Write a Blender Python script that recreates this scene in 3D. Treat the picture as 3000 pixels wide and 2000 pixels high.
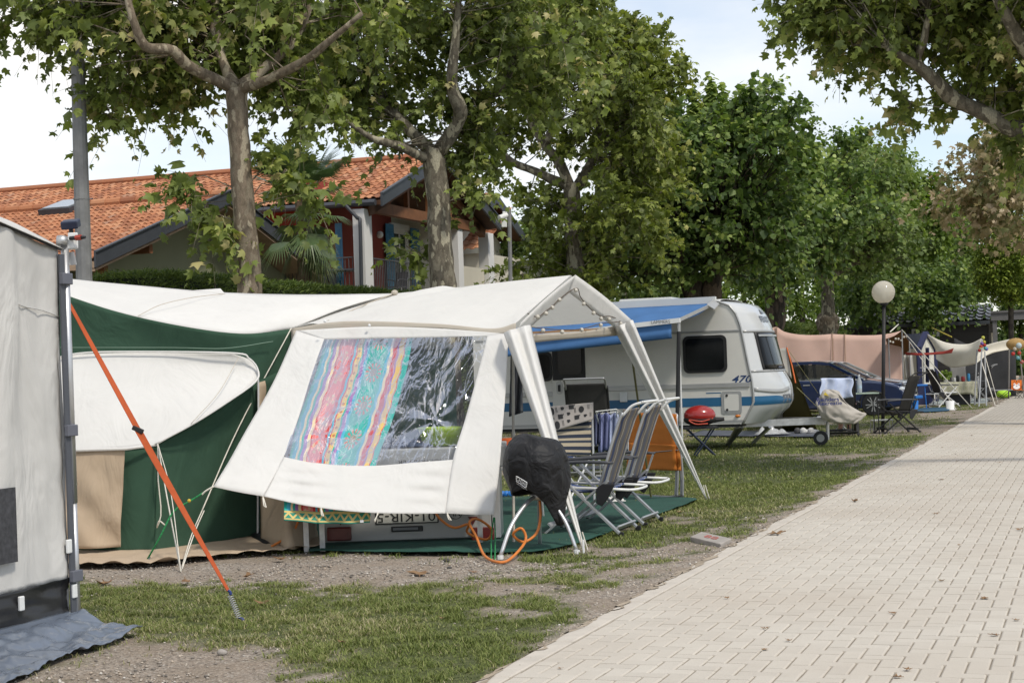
import bpy, math, random
import numpy as np
from mathutils import Vector, Matrix, noise as mnoise

for o in list(bpy.data.objects):
    bpy.data.objects.remove(o)
SC = bpy.context.scene
COL = SC.collection
random.seed(7)
RNG = np.random.default_rng(11)

# ------------------------------------------------------------------ camera
F, CX, CY, EH, PHI = 4800.0, 1500.0, 1088.0, 1.5, 0.035
cam = bpy.data.cameras.new('camera')
cam.sensor_width = 36.0
cam.lens = 36.0 * F / 3000.0
cam.shift_y = 88.0 / 3000.0
cam.clip_start = 0.1
cam.clip_end = 3000
camo = bpy.data.objects.new('camera', cam)
camo.matrix_world = (Matrix.Translation((0, 0, EH)) @ Matrix.Rotation(math.radians(90), 4, 'X')
                     @ Matrix.Rotation(-PHI, 4, 'Z'))
COL.objects.link(camo)
SC.camera = camo

# ------------------------------------------------------------------ sky and sun
SUN_EL, SUN_AZ = math.radians(52), math.radians(140)      # azimuth clockwise from +Y
world = bpy.data.worlds.new('World')
SC.world = world
world.use_nodes = True
wn, wl = world.node_tree.nodes, world.node_tree.links
wn.clear()
w_out = wn.new('ShaderNodeOutputWorld')
w_mix = wn.new('ShaderNodeMixShader')
w_sky = wn.new('ShaderNodeTexSky')
w_sky.sky_type = 'NISHITA'
w_sky.sun_disc = False
w_sky.sun_elevation = SUN_EL
w_sky.sun_rotation = SUN_AZ
w_sky.dust_density = 0.4
w_sky.ozone_density = 2.0
w_bg = wn.new('ShaderNodeBackground')
w_bg.inputs['Strength'].default_value = 0.14
w_cl = wn.new('ShaderNodeBackground')
w_cl.inputs['Strength'].default_value = 1.0
w_tc = wn.new('ShaderNodeTexCoord')
w_map = wn.new('ShaderNodeMapping')
w_map.inputs['Scale'].default_value = (1.0, 1.0, 2.6)
w_map.inputs['Location'].default_value = (5.840, 0.040, 0.930)
w_n = wn.new('ShaderNodeTexNoise')
w_n.inputs['Scale'].default_value = 1.9
w_n.inputs['Detail'].default_value = 7
w_n.inputs['Roughness'].default_value = 0.52
w_r = wn.new('ShaderNodeValToRGB')
w_r.color_ramp.elements[0].position = 0.462
w_r.color_ramp.elements[0].color = (0.35, 0.35, 0.35, 1)
w_r.color_ramp.elements[1].position = 0.62
w_n2 = wn.new('ShaderNodeTexNoise')
w_n2.inputs['Scale'].default_value = 4.5
w_n2.inputs['Detail'].default_value = 5
w_r2 = wn.new('ShaderNodeValToRGB')
w_r2.color_ramp.elements[0].position = 0.3
w_r2.color_ramp.elements[0].color = (0.90, 0.90, 0.905, 1)
w_r2.color_ramp.elements[1].position = 0.6
w_r2.color_ramp.elements[1].color = (1.0, 0.985, 0.955, 1)
wl.new(w_tc.outputs['Generated'], w_map.inputs['Vector'])
wl.new(w_map.outputs['Vector'], w_n.inputs['Vector'])
wl.new(w_map.outputs['Vector'], w_n2.inputs['Vector'])
wl.new(w_n.outputs['Fac'], w_r.inputs['Fac'])
wl.new(w_n2.outputs['Fac'], w_r2.inputs['Fac'])
wl.new(w_sky.outputs['Color'], w_bg.inputs['Color'])
wl.new(w_r2.outputs['Color'], w_cl.inputs['Color'])
wl.new(w_r.outputs['Color'], w_mix.inputs['Fac'])
wl.new(w_bg.outputs['Background'], w_mix.inputs[1])
wl.new(w_cl.outputs['Background'], w_mix.inputs[2])
wl.new(w_mix.outputs['Shader'], w_out.inputs['Surface'])

sun = bpy.data.lights.new('sun', 'SUN')
sun.energy = 2.3
sun.angle = math.radians(7)
sun.color = (1.0, 0.94, 0.83)
suno = bpy.data.objects.new('sun', sun)
sd = Vector((math.sin(SUN_AZ) * math.cos(SUN_EL), math.cos(SUN_AZ) * math.cos(SUN_EL), math.sin(SUN_EL)))
suno.rotation_euler = sd.to_track_quat('Z', 'Y').to_euler()
suno.location = sd * 60
COL.objects.link(suno)

SC.view_settings.view_transform = 'Standard'
SC.view_settings.look = 'None'
SC.view_settings.gamma = 1
SC.view_settings.exposure = 0.22
SC.cycles.max_bounces = 5
SC.cycles.diffuse_bounces = 2
SC.cycles.glossy_bounces = 2
SC.cycles.transparent_max_bounces = 16

# ------------------------------------------------------------------ calibration helpers
SP, CP = math.sin(PHI), math.cos(PHI)
def un(px, py):
    dx, dy = px - CX, py - CY
    return dx * CP - dy * SP, dx * SP + dy * CP
def P(px, py, Y):
    x, y = un(px, py)
    return Vector((x * Y / F, Y, EH - y * Y / F))
def G(px, py, z=0.0):
    x, y = un(px, py)
    Y = (EH - z) * F / y
    return Vector((x * Y / F, Y, z))
def onplane(px, py, A, n):
    x, y = un(px, py)
    d = Vector((x / F, 1, -y / F)); o = Vector((0, 0, EH))
    return o + d * ((A - o).dot(n) / d.dot(n))
def pix(X, Y, Z=0.0):
    x, y = F * X / Y, F * (EH - Z) / Y
    return CX + x * CP + y * SP, CY - x * SP + y * CP
def mpp(Y): return Y / F                     # metres in one photograph pixel at depth Y
AP = math.radians(19.6)
D = Vector((math.sin(AP), math.cos(AP), 0))  # along the brick path
PR = Vector((math.cos(AP), -math.sin(AP), 0))  # across it, to the right
UP = Vector((0, 0, 1))
PO = G(1499, 2000)                            # left joint line of the path
def st(X, Y):
    q = Vector((X, Y, 0)) - PO
    return q.dot(D), q.dot(PR)
def lerp(a, b, t): return a + (b - a) * t
def nz(v, s=1.0, o=0.0): return mnoise.noise(Vector((v[0] * s + o, v[1] * s + o * 1.7, v[2] * s - o)))

# ------------------------------------------------------------------ materials
MATS = {}
def new_mat(name):
    m = bpy.data.materials.new(name); m.use_nodes = True
    nt = m.node_tree; nt.nodes.clear()
    out = nt.nodes.new('ShaderNodeOutputMaterial')
    b = nt.nodes.new('ShaderNodeBsdfPrincipled')
    nt.links.new(b.outputs[0], out.inputs[0])
    MATS[name] = m
    return m, nt, b, out
def node(nt, t, **kw):
    n = nt.nodes.new(t)
    for k, v in kw.items():
        if k in n.inputs: n.inputs[k].default_value = v
        else: setattr(n, k, v)
    return n
def tcoord(nt, kind='Object', sc=None):
    t = nt.nodes.new('ShaderNodeTexCoord')
    if sc is None: return t.outputs[kind]
    m = node(nt, 'ShaderNodeMapping'); m.inputs['Scale'].default_value = sc
    nt.links.new(t.outputs[kind], m.inputs['Vector'])
    return m.outputs[0]
def mixc(nt, fac, a, b, mode='MIX'):
    m = nt.nodes.new('ShaderNodeMix'); m.data_type = 'RGBA'; m.blend_type = mode
    for s, v in ((m.inputs[0], fac), (m.inputs[6], a), (m.inputs[7], b)):
        if hasattr(v, 'links') or hasattr(v, 'is_output'): nt.links.new(v, s)
        else: s.default_value = (*v, 1) if isinstance(v, tuple) and len(v) == 3 else v
    return m.outputs[2]
def ramp(nt, fac, stops, interp='LINEAR'):
    r = nt.nodes.new('ShaderNodeValToRGB'); r.color_ramp.interpolation = interp
    e = r.color_ramp.elements
    while len(e) < len(stops): e.new(0.5)
    for i, (p, c) in enumerate(stops):
        e[i].position = p
        e[i].color = (c, c, c, 1) if isinstance(c, (int, float)) else (*c, 1)
    nt.links.new(fac, r.inputs[0])
    return r.outputs[0]
def math_(nt, op, a, b=0.0, c=None):
    m = nt.nodes.new('ShaderNodeMath'); m.operation = op
    for s, v in zip(m.inputs, (a, b, c)):
        if v is None: continue
        if hasattr(v, 'is_output'): nt.links.new(v, s)
        else: s.default_value = v
    return m.outputs[0]
def bump(nt, b, h, strength=0.2, dist=0.01):
    n = nt.nodes.new('ShaderNodeBump')
    n.inputs['Strength'].default_value = strength; n.inputs['Distance'].default_value = dist
    nt.links.new(h, n.inputs['Height']); nt.links.new(n.outputs[0], b.inputs['Normal'])
    return n
def M(name, col, rough=0.6, var=0.12, scale=3.0, bs=0.15, bscale=80, metal=0.0, trans=0.0, spec=0.4, coat=0.0, dirt=0.0, tint=None, crease=0.0):
    """plain procedural material: colour with two scales of wear, fine relief, optional cloth translucency"""
    if name in MATS: return MATS[name]
    m, nt, b, out = new_mat(name)
    oc = tcoord(nt)
    n1 = node(nt, 'ShaderNodeTexNoise', Scale=scale, Detail=6.0, Roughness=0.6)
    nt.links.new(oc, n1.inputs['Vector'])
    lo = tuple(max(0, c * (1 - var)) for c in col); hi = tuple(min(1, c * (1 + var)) for c in col)
    c = ramp(nt, n1.outputs['Fac'], [(0.3, lo), (0.7, hi)])
    if dirt:
        n3 = node(nt, 'ShaderNodeTexNoise', Scale=scale * 5.3, Detail=8.0, Roughness=0.7)
        nt.links.new(oc, n3.inputs['Vector'])
        f = ramp(nt, n3.outputs['Fac'], [(0.55, 0.0), (0.75, dirt)])
        c = mixc(nt, f, c, tint or (0.12, 0.1, 0.075))
    nt.links.new(c, b.inputs['Base Color'])
    b.inputs['Roughness'].default_value = rough
    b.inputs['Metallic'].default_value = metal
    b.inputs['Specular IOR Level'].default_value = spec
    if coat: b.inputs['Coat Weight'].default_value = coat; b.inputs['Coat Roughness'].default_value = 0.05
    if bs:
        n2 = node(nt, 'ShaderNodeTexNoise', Scale=bscale, Detail=4.0)
        nt.links.new(oc, n2.inputs['Vector'])
        bn = bump(nt, b, n2.outputs['Fac'], bs, 0.004)
        if crease:      # long soft folds in hanging cloth
            n4 = node(nt, 'ShaderNodeTexNoise', Scale=2.6, Detail=3.0, Roughness=.55, Distortion=1.4); nt.links.new(tcoord(nt, 'Object', (1, 1, .45)), n4.inputs['Vector'])
            b4 = nt.nodes.new('ShaderNodeBump'); b4.inputs['Strength'].default_value = crease; b4.inputs['Distance'].default_value = .06
            nt.links.new(n4.outputs['Fac'], b4.inputs['Height']); nt.links.new(b4.outputs[0], bn.inputs['Normal'])
    if trans:
        t = nt.nodes.new('ShaderNodeBsdfTranslucent'); nt.links.new(c, t.inputs['Color'])
        mx = nt.nodes.new('ShaderNodeMixShader'); mx.inputs[0].default_value = trans
        nt.links.new(b.outputs[0], mx.inputs[1]); nt.links.new(t.outputs[0], mx.inputs[2])
        nt.links.new(mx.outputs[0], out.inputs[0])
    return m

# ------------------------------------------------------------------ object helpers
WM = {}
def setp(o, label=None, cat=None, group=None, kind=None):
    if label: o['label'] = label
    if cat: o['category'] = cat
    if group: o['group'] = group
    if kind: o['kind'] = kind
    return o
def thing(name, label, cat, loc=(0, 0, 0), rotz=0.0, group=None):
    o = bpy.data.objects.new(name, None); COL.objects.link(o)
    o.empty_display_size = 0.2
    o.location = loc; o.rotation_euler = (0, 0, rotz)
    WM[o.name] = Matrix.Translation(Vector(loc)) @ Matrix.Rotation(rotz, 4, 'Z')
    return setp(o, label, cat, group)
def link_mesh(name, me, mat, parent=None, local=False):
    o = bpy.data.objects.new(name, me); COL.objects.link(o)
    if mat is not None:
        for mm in (mat if isinstance(mat, (list, tuple)) else [mat]): me.materials.append(mm)
    if parent is not None:
        o.parent = parent
        W = WM.get(parent.name, Matrix.Identity(4))
        if local: WM[o.name] = W
        else: o.matrix_parent_inverse = W.inverted(); WM[o.name] = Matrix.Identity(4)
    else: WM[o.name] = Matrix.Identity(4)
    return o
def clone(o, parent=None, label=None, group=None):
    c = o.copy(); COL.objects.link(c); c.parent = parent
    if parent is not None: c.matrix_parent_inverse = o.matrix_parent_inverse.copy()
    if label: c['label'] = label
    if group: c['group'] = group
    for ch in list(o.children): clone(ch, c)
    return c

class MB:
    def __init__(s): s.v = []; s.f = []; s.uv = []
    def add(s, vs, fs, uvs=None):
        k = len(s.v)
        s.v += [Vector(v) for v in vs]
        s.f += [tuple(i + k for i in f) for f in fs]
        s.uv += list(uvs) if uvs else [(0.5, 0.5)] * len(vs)
        return s
    def obox(s, o, a, b, c):
        o, a, b, c = map(Vector, (o, a, b, c))
        vs = [o, o + a, o + a + b, o + b, o + c, o + a + c, o + a + b + c, o + b + c]
        fs = [(0, 3, 2, 1), (4, 5, 6, 7), (0, 1, 5, 4), (1, 2, 6, 5), (2, 3, 7, 6), (3, 0, 4, 7)]
        if a.cross(b).dot(c) < 0: fs = [f[::-1] for f in fs]
        return s.add(vs, fs)
    def box(s, c, size, ax=Vector((1, 0, 0)), ay=Vector((0, 1, 0)), az=UP):
        ax, ay, az = Vector(ax) * size[0], Vector(ay) * size[1], Vector(az) * size[2]
        return s.obox(Vector(c) - (ax + ay + az) / 2, ax, ay, az)
    def bar(s, p, q, w, h=None, up=UP):
        p, q = Vector(p), Vector(q); h = h or w
        d = q - p
        side = d.cross(Vector(up))
        if side.length < 1e-6: side = d.cross(Vector((1, 0, 0)))
        side.normalize(); u = side.cross(d).normalized()
        return s.obox(p - side * w / 2 - u * h / 2, side * w, d, u * h)
    def tube(s, pts, r, n=8, cap=True):
        pts = [Vector(p) for p in pts]; m = len(pts)
        rs = r if isinstance(r, (list, tuple)) else [r] * m
        t0 = (pts[1] - pts[0]).normalized()
        a = t0.cross(UP)
        if a.length < 1e-3: a = t0.cross(Vector((1, 0, 0)))
        a.normalize(); vs = []
        for i, p in enumerate(pts):
            t = (pts[min(i + 1, m - 1)] - pts[max(i - 1, 0)])
            if t.length < 1e-9: t = t0.copy()
            t.normalize()
            a = (a - t * a.dot(t))
            if a.length < 1e-6: a = t.orthogonal()
            a.normalize(); b = t.cross(a)
            for k in range(n):
                th = 2 * math.pi * k / n
                vs.append(p + (a * math.cos(th) + b * math.sin(th)) * rs[i])
        fs = []
        for i in range(m - 1):
            for k in range(n):
                fs.append((i * n + k, i * n + (k + 1) % n, (i + 1) * n + (k + 1) % n, (i + 1) * n + k))
        if cap:
            fs.append(tuple(range(n))[::-1]); fs.append(tuple((m - 1) * n + k for k in range(n)))
        return s.add(vs, fs)
    def sphere(s, c, r, n=12, m=8, sc=(1, 1, 1)):
        c = Vector(c); vs = [c + Vector((0, 0, r * sc[2]))]; fs = []
        for i in range(1, m):
            ph = math.pi * i / m
            for k in range(n):
                th = 2 * math.pi * k / n
                vs.append(c + Vector((math.sin(ph) * math.cos(th) * sc[0], math.sin(ph) * math.sin(th) * sc[1], math.cos(ph) * sc[2])) * r)
        vs.append(c - Vector((0, 0, r * sc[2])))
        for k in range(n): fs.append((0, 1 + k, 1 + (k + 1) % n))
        for i in range(m - 2):
            for k in range(n):
                a = 1 + i * n + k; b = 1 + i * n + (k + 1) % n
                fs.append((a, a + n, b + n, b))
        l = len(vs) - 1
        for k in range(n): fs.append((l, l - n + (k + 1) % n, l - n + k))
        return s.add(vs, fs)
    def lathe(s, prof, c, n=16, ax=Vector((1, 0, 0)), ay=Vector((0, 1, 0)), az=UP):
        c = Vector(c); vs = []; fs = []; m = len(prof)
        for r, z in prof:
            for k in range(n):
                th = 2 * math.pi * k / n
                vs.append(c + (Vector(ax) * math.cos(th) + Vector(ay) * math.sin(th)) * r + Vector(az) * z)
        for i in range(m - 1):
            for k in range(n):
                fs.append((i * n + k, i * n + (k + 1) % n, (i + 1) * n + (k + 1) % n, (i + 1) * n + k))
        fs.append(tuple(range(n))[::-1]); fs.append(tuple((m - 1) * n + k for k in range(n)))
        return s.add(vs, fs)
    def prism(s, poly, off):
        poly = [Vector(p) for p in poly]; off = Vector(off); n = len(poly)
        fs = [tuple(range(n))[::-1], tuple(range(n, 2 * n))]
        for k in range(n): fs.append((k, (k + 1) % n, n + (k + 1) % n, n + k))
        return s.add(poly + [p + off for p in poly], fs)
    def sheet(s, fn, nu, nv):
        vs, uvs, fs = [], [], []
        for j in range(nv + 1):
            for i in range(nu + 1):
                u, v = i / nu, j / nv
                vs.append(fn(u, v)); uvs.append((u, v))
        for j in range(nv):
            for i in range(nu):
                a = j * (nu + 1) + i
                fs.append((a, a + 1, a + nu + 2, a + nu + 1))
        return s.add(vs, fs, uvs)
    def build(s, name, mat, parent=None, smooth=False, local=False, solid=0.0, bevel=0.0, seg=2, kind=None, label=None):
        me = bpy.data.meshes.new(name)
        me.from_pydata([tuple(v) for v in s.v], [], s.f)
        uvl = me.uv_layers.new(name='UVMap')
        li = np.zeros(len(me.loops), dtype=np.int32)
        me.loops.foreach_get('vertex_index', li)
        uv = np.array(s.uv, dtype=np.float32)[li]
        uvl.data.foreach_set('uv', uv.ravel())
        if smooth: me.polygons.foreach_set('use_smooth', [True] * len(me.polygons))
        me.update()
        o = link_mesh(name, me, mat, parent, local)
        if solid:
            md = o.modifiers.new('solid', 'SOLIDIFY'); md.thickness = solid; md.offset = 0
        if bevel:
            md = o.modifiers.new('bevel', 'BEVEL'); md.width = bevel; md.segments = seg; md.limit_method = 'ANGLE'
            md.harden_normals = False
        if kind: o['kind'] = kind
        if label: o['label'] = label
        return o

def cr(p0, p1, p2, p3, t):
    return 0.5 * ((2 * p1) + (p2 - p0) * t + (2 * p0 - 5 * p1 + 4 * p2 - p3) * t * t + (3 * p1 - p0 - 3 * p2 + p3) * t ** 3)
def curve_at(pts, t):
    n = len(pts) - 1
    if n == 1: return lerp(pts[0], pts[1], t)
    x = min(max(t, 0), 1) * n; i = min(int(x), n - 1); f = x - i
    p0 = pts[i - 1] if i > 0 else 2 * pts[0] - pts[1]
    p3 = pts[i + 2] if i + 2 <= n else 2 * pts[n] - pts[n - 1]
    return cr(p0, pts[i], pts[i + 1], p3, f)
def spline(pts, n):
    pts = [Vector(p) for p in pts]
    return [curve_at(pts, i / n) for i in range(n + 1)]
def patch(rows, wr=0.0, ws=3.0, wo=0.0, wa=(0, 1, 0)):
    """smooth cloth through rows of control points; wr = wrinkle depth, ws = wrinkle scale"""
    rows = [[Vector(p) for p in r] for r in rows]
    def fn(u, v):
        q = curve_at([curve_at(r, u) for r in rows], v)
        if wr:
            e = min(1, 6 * u, 6 * (1 - u)) * min(1, 6 * v, 6 * (1 - v)) * 0.85 + 0.15
            k = nz(q, ws, wo) + 0.5 * nz(q, ws * 2.3, wo + 3)
            q = q + Vector(wa) * (wr * k * e)
        return q
    return fn
def np_mesh(name, V, T, mat, parent=None, attr=None, smooth=True):
    """triangles (or quads) from numpy; attr is one float per face, stored as 'rnd'"""
    me = bpy.data.meshes.new(name)
    k = T.shape[1]
    me.vertices.add(len(V)); me.loops.add(T.size); me.polygons.add(len(T))
    me.vertices.foreach_set('co', np.ascontiguousarray(V, dtype=np.float32).ravel())
    me.loops.foreach_set('vertex_index', np.ascontiguousarray(T, dtype=np.int32).ravel())
    me.polygons.foreach_set('loop_start', np.arange(0, T.size, k, dtype=np.int32))
    me.polygons.foreach_set('use_smooth', np.full(len(T), smooth, dtype=bool))
    me.update(calc_edges=True)
    if attr is not None:
        a = me.attributes.new('rnd', 'FLOAT', 'FACE')
        a.data.foreach_set('value', np.ascontiguousarray(attr, dtype=np.float32))
    return link_mesh(name, me, mat, parent)
def text(body, size, origin, right, up, mat, parent, name='lettering', shear=0.0, bold=0.0, align='CENTER', fn=None, off=0.003, sx=1.0):
    cu = bpy.data.curves.new('t', 'FONT'); cu.body = body; cu.size = size
    cu.align_x = align; cu.align_y = 'CENTER'; cu.shear = shear; cu.offset = bold; cu.resolution_u = 3
    t = bpy.data.objects.new('t', cu); COL.objects.link(t)
    dg = bpy.context.evaluated_depsgraph_get(); dg.update()
    me = bpy.data.meshes.new_from_object(t.evaluated_get(dg))
    bpy.data.objects.remove(t)
    me.materials.clear()
    right, up = Vector(right).normalized(), Vector(up).normalized(); nrm = right.cross(up)
    for v in me.vertices:
        q = Vector(origin) + right * v.co.x * sx + up * v.co.y + nrm * off
        v.co = fn(q) if fn else q
    me.update(); me.name = name
    return link_mesh(name, me, mat, parent)
# value noise for numpy fields
_G = RNG.random((256, 256))
def vnoise(x, y):
    xi = np.floor(x).astype(int); yi = np.floor(y).astype(int)
    fx = x - xi; fy = y - yi
    fx = fx * fx * (3 - 2 * fx); fy = fy * fy * (3 - 2 * fy)
    g = lambda a, b: _G[a % 256, b % 256]
    return (g(xi, yi) * (1 - fx) + g(xi + 1, yi) * fx) * (1 - fy) + (g(xi, yi + 1) * (1 - fx) + g(xi + 1, yi + 1) * fx) * fy
def fbm(x, y, o=4):
    s = 0; a = 0.5
    for k in range(o): s = s + a * vnoise(x * 2 ** k + 17 * k, y * 2 ** k + 9 * k); a *= 0.5
    return s / (1 - 0.5 ** o)
# ================================================================== GROUND
BLOBS = [(1350,1990,260,60,.5),(1480,1700,200,30,.3),(1700,1640,160,24,.3),(380,1790,200,50,.35),(1900,1570,160,26,.3),(1620,1790,120,24,.35),(2000,1640,60,20,.3),  # photo x, y, half width, half height, weight  (+ grass, - gravel)
 (520,1775,300,45,.55),(1000,1800,420,60,.6),(1250,1880,330,80,.6),(1180,1975,330,45,.45),(700,1850,220,45,.35),
 (1450,1960,150,60,.45),(1560,1760,110,22,.3),(1660,1690,110,22,.45),(1780,1720,90,14,.5),(1560,1845,120,30,.5),(1640,1640,90,14,.35),
 (1800,1585,150,22,.55),(1950,1545,120,20,.45),(2170,1560,50,20,.5),(2220,1390,330,70,.8),(2090,1470,220,60,.6),(2400,1300,300,16,.9),(2550,1292,160,12,.7),
 (1560,1430,150,60,.7),(1900,1330,300,25,.9),(2350,1255,200,10,.4),(2750,1240,60,5,.5),(2870,1195,70,8,.5),(2600,1225,100,8,.5),
 (850,1672,760,34,-1.0),(560,1950,330,75,-.75),(150,1990,300,60,-.3),(1520,1730,120,26,-.35),(1820,1770,130,50,-.5),(1480,1800,90,22,-.35),(1960,1600,70,20,-.4),
 (2080,1530,120,14,-.2),(2300,1330,170,8,-.55),(2440,1345,90,14,-.4),(2790,1215,100,12,-.5),(2650,1262,130,8,-.45),(1000,1745,120,14,-.25)]
def gfield(X, Y):
    yy = np.maximum(Y, 3.0)
    x, y = F * X / yy, F * EH / yy
    px = CX + x * CP + y * SP; py = CY - x * SP + y * CP
    f = 0.50 + 0.10 * np.clip((Y - 14.5) / 3, 0, 1) + 0.9 * (fbm(X * 1.3 + 40, Y * 1.3 + 40, 5) - 0.5) + 1.0 * (fbm(X * 5 + 10, Y * 5 + 90, 3) - 0.5) + 0.8 * (fbm(X * 14 + 10, Y * 14 + 90, 2) - 0.5)
    for bx, by, rx, ry, w in BLOBS:
        f = f + w * np.exp(-((px - bx) / rx) ** 2 - ((py - by) / ry) ** 2)
    t = (X - PO.x) * PR.x + (Y - PO.y) * PR.y
    wob = 0.16 * (fbm(X * 2.1, Y * 2.1, 3) - 0.5) * 2
    f = f - 0.65 * np.exp(-np.maximum(-(t + 0.12) + wob, 0) / 0.16) * (t < 0.05)
    return f
def gmask(X, Y):
    f = gfield(X, Y); m = np.clip((f - 0.42) / 0.40, 0, 1)
    t = (X - PO.x) * PR.x + (Y - PO.y) * PR.y
    m = np.where((t > -0.11) & (t < 4.75), 0, m)
    return m * m * (3 - 2 * m)

PATHW = 4.6
xs = np.unique(np.concatenate([np.linspace(-700, -60, 12), np.linspace(-60, -13, 24), np.arange(-13, 16, 0.16), np.linspace(16, 60, 24), np.linspace(60, 700, 12)]))
ys = np.unique(np.concatenate([np.linspace(-120, 2, 16), np.arange(2, 24, 0.14), np.arange(24, 60, 0.4), np.linspace(60, 150, 40), np.linspace(150, 1500, 14)]))
GX, GY = np.meshgrid(xs, ys)
tt = (GX - PO.x) * PR.x + (GY - PO.y) * PR.y
relief = 0.05 * (fbm(GX * 0.8, GY * 0.8, 3) - 0.5) + 0.022 * (fbm(GX * 4, GY * 4, 3) - 0.5)
relief = relief * np.clip((np.abs(GX) < 20) * (GY < 70), 0, 1)
edge = np.clip((-tt - 0.1) / 0.5, 0, 1) + np.clip((tt - PATHW - 0.1) / 0.5, 0, 1)
lift = .026 * np.clip(1 - (-tt - .12) / .7, 0, 1) * (tt < -.02) * (np.abs(GX) < 40)
GZ = np.where((tt > -0.02) & (tt < PATHW + 0.25), -0.03, relief * edge - 0.004 * (lift < .001) + lift)
nx, ny = len(xs), len(ys)
idx = np.arange(nx * ny).reshape(ny, nx)
Q = np.stack([idx[:-1, :-1], idx[:-1, 1:], idx[1:, 1:], idx[1:, :-1]], -1).reshape(-1, 4)
mg, nt, b, out = new_mat('ground soil gravel and turf')
oc = tcoord(nt)
at = node(nt, 'ShaderNodeAttribute', attribute_name='turf')
v1 = node(nt, 'ShaderNodeTexVoronoi', Scale=75.0); nt.links.new(oc, v1.inputs['Vector'])
v2 = node(nt, 'ShaderNodeTexVoronoi', Scale=170.0); nt.links.new(oc, v2.inputs['Vector'])
n1 = node(nt, 'ShaderNodeTexNoise', Scale=1.7, Detail=8.0, Roughness=0.65); nt.links.new(oc, n1.inputs['Vector'])
n2 = node(nt, 'ShaderNodeTexNoise', Scale=22.0, Detail=6.0, Roughness=0.7); nt.links.new(oc, n2.inputs['Vector'])
sep = nt.nodes.new('ShaderNodeSeparateColor'); nt.links.new(v1.outputs['Color'], sep.inputs[0])
peb = ramp(nt, sep.outputs[0], [(0.0, (.12, .10, .085)), (0.35, (.25, .215, .18)), (0.65, (.36, .32, .275)), (0.9, (.42, .34, .27)), (1.0, (.55, .52, .47))])
sand = ramp(nt, n2.outputs['Fac'], [(0.3, (.17, .13, .095)), (0.7, (.37, .30, .23))])
gf = ramp(nt, n1.outputs['Fac'], [(0.4, 0.35), (0.62, 1.0)])
soil = mixc(nt, gf, sand, peb)
turf = ramp(nt, n2.outputs['Fac'], [(0.3, (.045, .055, .022)), (0.55, (.10, .115, .045)), (0.75, (.19, .165, .09))])
c = mixc(nt, at.outputs['Fac'], soil, turf)
nt.links.new(c, b.inputs['Base Color']); b.inputs['Roughness'].default_value = 0.95; b.inputs['Specular IOR Level'].default_value = 0.15
hh = math_(nt, 'ADD', v1.outputs['Distance'], math_(nt, 'MULTIPLY', v2.outputs['Distance'], 0.5))
bump(nt, b, hh, 0.7, 0.012)
gro = np_mesh('ground', np.stack([GX, GY, GZ], -1).reshape(-1, 3), Q, mg, smooth=True)
ta = gro.data.attributes.new('turf', 'FLOAT', 'POINT')
ta.data.foreach_set('value', gmask(GX, GY).astype(np.float32).ravel())
gro['kind'] = 'structure'

# ------------------------------------------------------------------ brick path (herringbone, 300 bricks singly, the rest one part)
BW = 0.104
path = thing('brick_path', 'pale beige herringbone brick path running off to the right', 'path', tuple(PO))
path['kind'] = 'structure'
del path['category']
msand = M('jointing sand', (.25, .215, .17), .95, .25, 9, .5, 150)
S0, S1 = -13.0, 78.0
PB = lambda s, t, z: PO + D * s + PR * t + UP * z
mb = MB(); mb.sheet(lambda u, v: PB(lerp(S0, S1, v), lerp(-.13, PATHW + .13, u), .0215), 2, 40)
mb.build('sand_bed', msand, path)
mbk, nt, b, out = new_mat('concrete paving brick')
oc = tcoord(nt)
at = node(nt, 'ShaderNodeAttribute', attribute_name='rnd')
oi = nt.nodes.new('ShaderNodeObjectInfo')
ge = nt.nodes.new('ShaderNodeNewGeometry')
rr = math_(nt, 'FRACT', math_(nt, 'ADD', at.outputs['Fac'], oi.outputs['Random']))
wpos = ge.outputs['Position']
n1 = node(nt, 'ShaderNodeTexNoise', Scale=0.55, Detail=5.0); nt.links.new(wpos, n1.inputs['Vector'])
n2 = node(nt, 'ShaderNodeTexNoise', Scale=160.0, Detail=5.0, Roughness=0.75); nt.links.new(wpos, n2.inputs['Vector'])
n3 = node(nt, 'ShaderNodeTexNoise', Scale=7.0, Detail=7.0, Roughness=0.7); nt.links.new(wpos, n3.inputs['Vector'])
c = ramp(nt, rr, [(0.0, (.495, .455, .395)), (0.5, (.525, .483, .42)), (1.0, (.545, .503, .438))])
c = mixc(nt, ramp(nt, n1.outputs['Fac'], [(.4, .0), (.7, .7)]), c, (.45, .395, .33))
c = mixc(nt, ramp(nt, n3.outputs['Fac'], [(.55, .0), (.8, .35)]), c, (.40, .35, .29))
c = mixc(nt, ramp(nt, n2.outputs['Fac'], [(.3, .45), (.5, .0)]), c, (.30, .27, .23))
c = mixc(nt, ramp(nt, n2.outputs['Fac'], [(.62, .0), (.78, .5)]), c, (.68, .65, .6))
nt.links.new(c, b.inputs['Base Color']); b.inputs['Roughness'].default_value = .9; b.inputs['Specular IOR Level'].default_value = .2
bump(nt, b, n2.outputs['Fac'], .25, .003)
bricks = []
NI = int(PATHW / BW); NJ = int((S1 - S0) / BW)
for j in range(NJ):
    for i in range(-1, NI):
        k = (j - i) % 4
        if k == 1: a, bb, c0, d0 = i, i + 2, j, j + 1
        elif k == 2: a, bb, c0, d0 = i, i + 1, j, j + 2
        else: continue
        a = max(a, 0); bb = min(bb, NI)
        if bb <= a: continue
        bricks.append((a * BW, bb * BW, S0 + c0 * BW, S0 + d0 * BW))
bricks = np.array(bricks)
ct, cs = (bricks[:, 0] + bricks[:, 1]) / 2, (bricks[:, 2] + bricks[:, 3]) / 2
wx = PO.x + D.x * cs + PR.x * ct; wy = PO.y + D.y * cs + PR.y * ct
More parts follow.
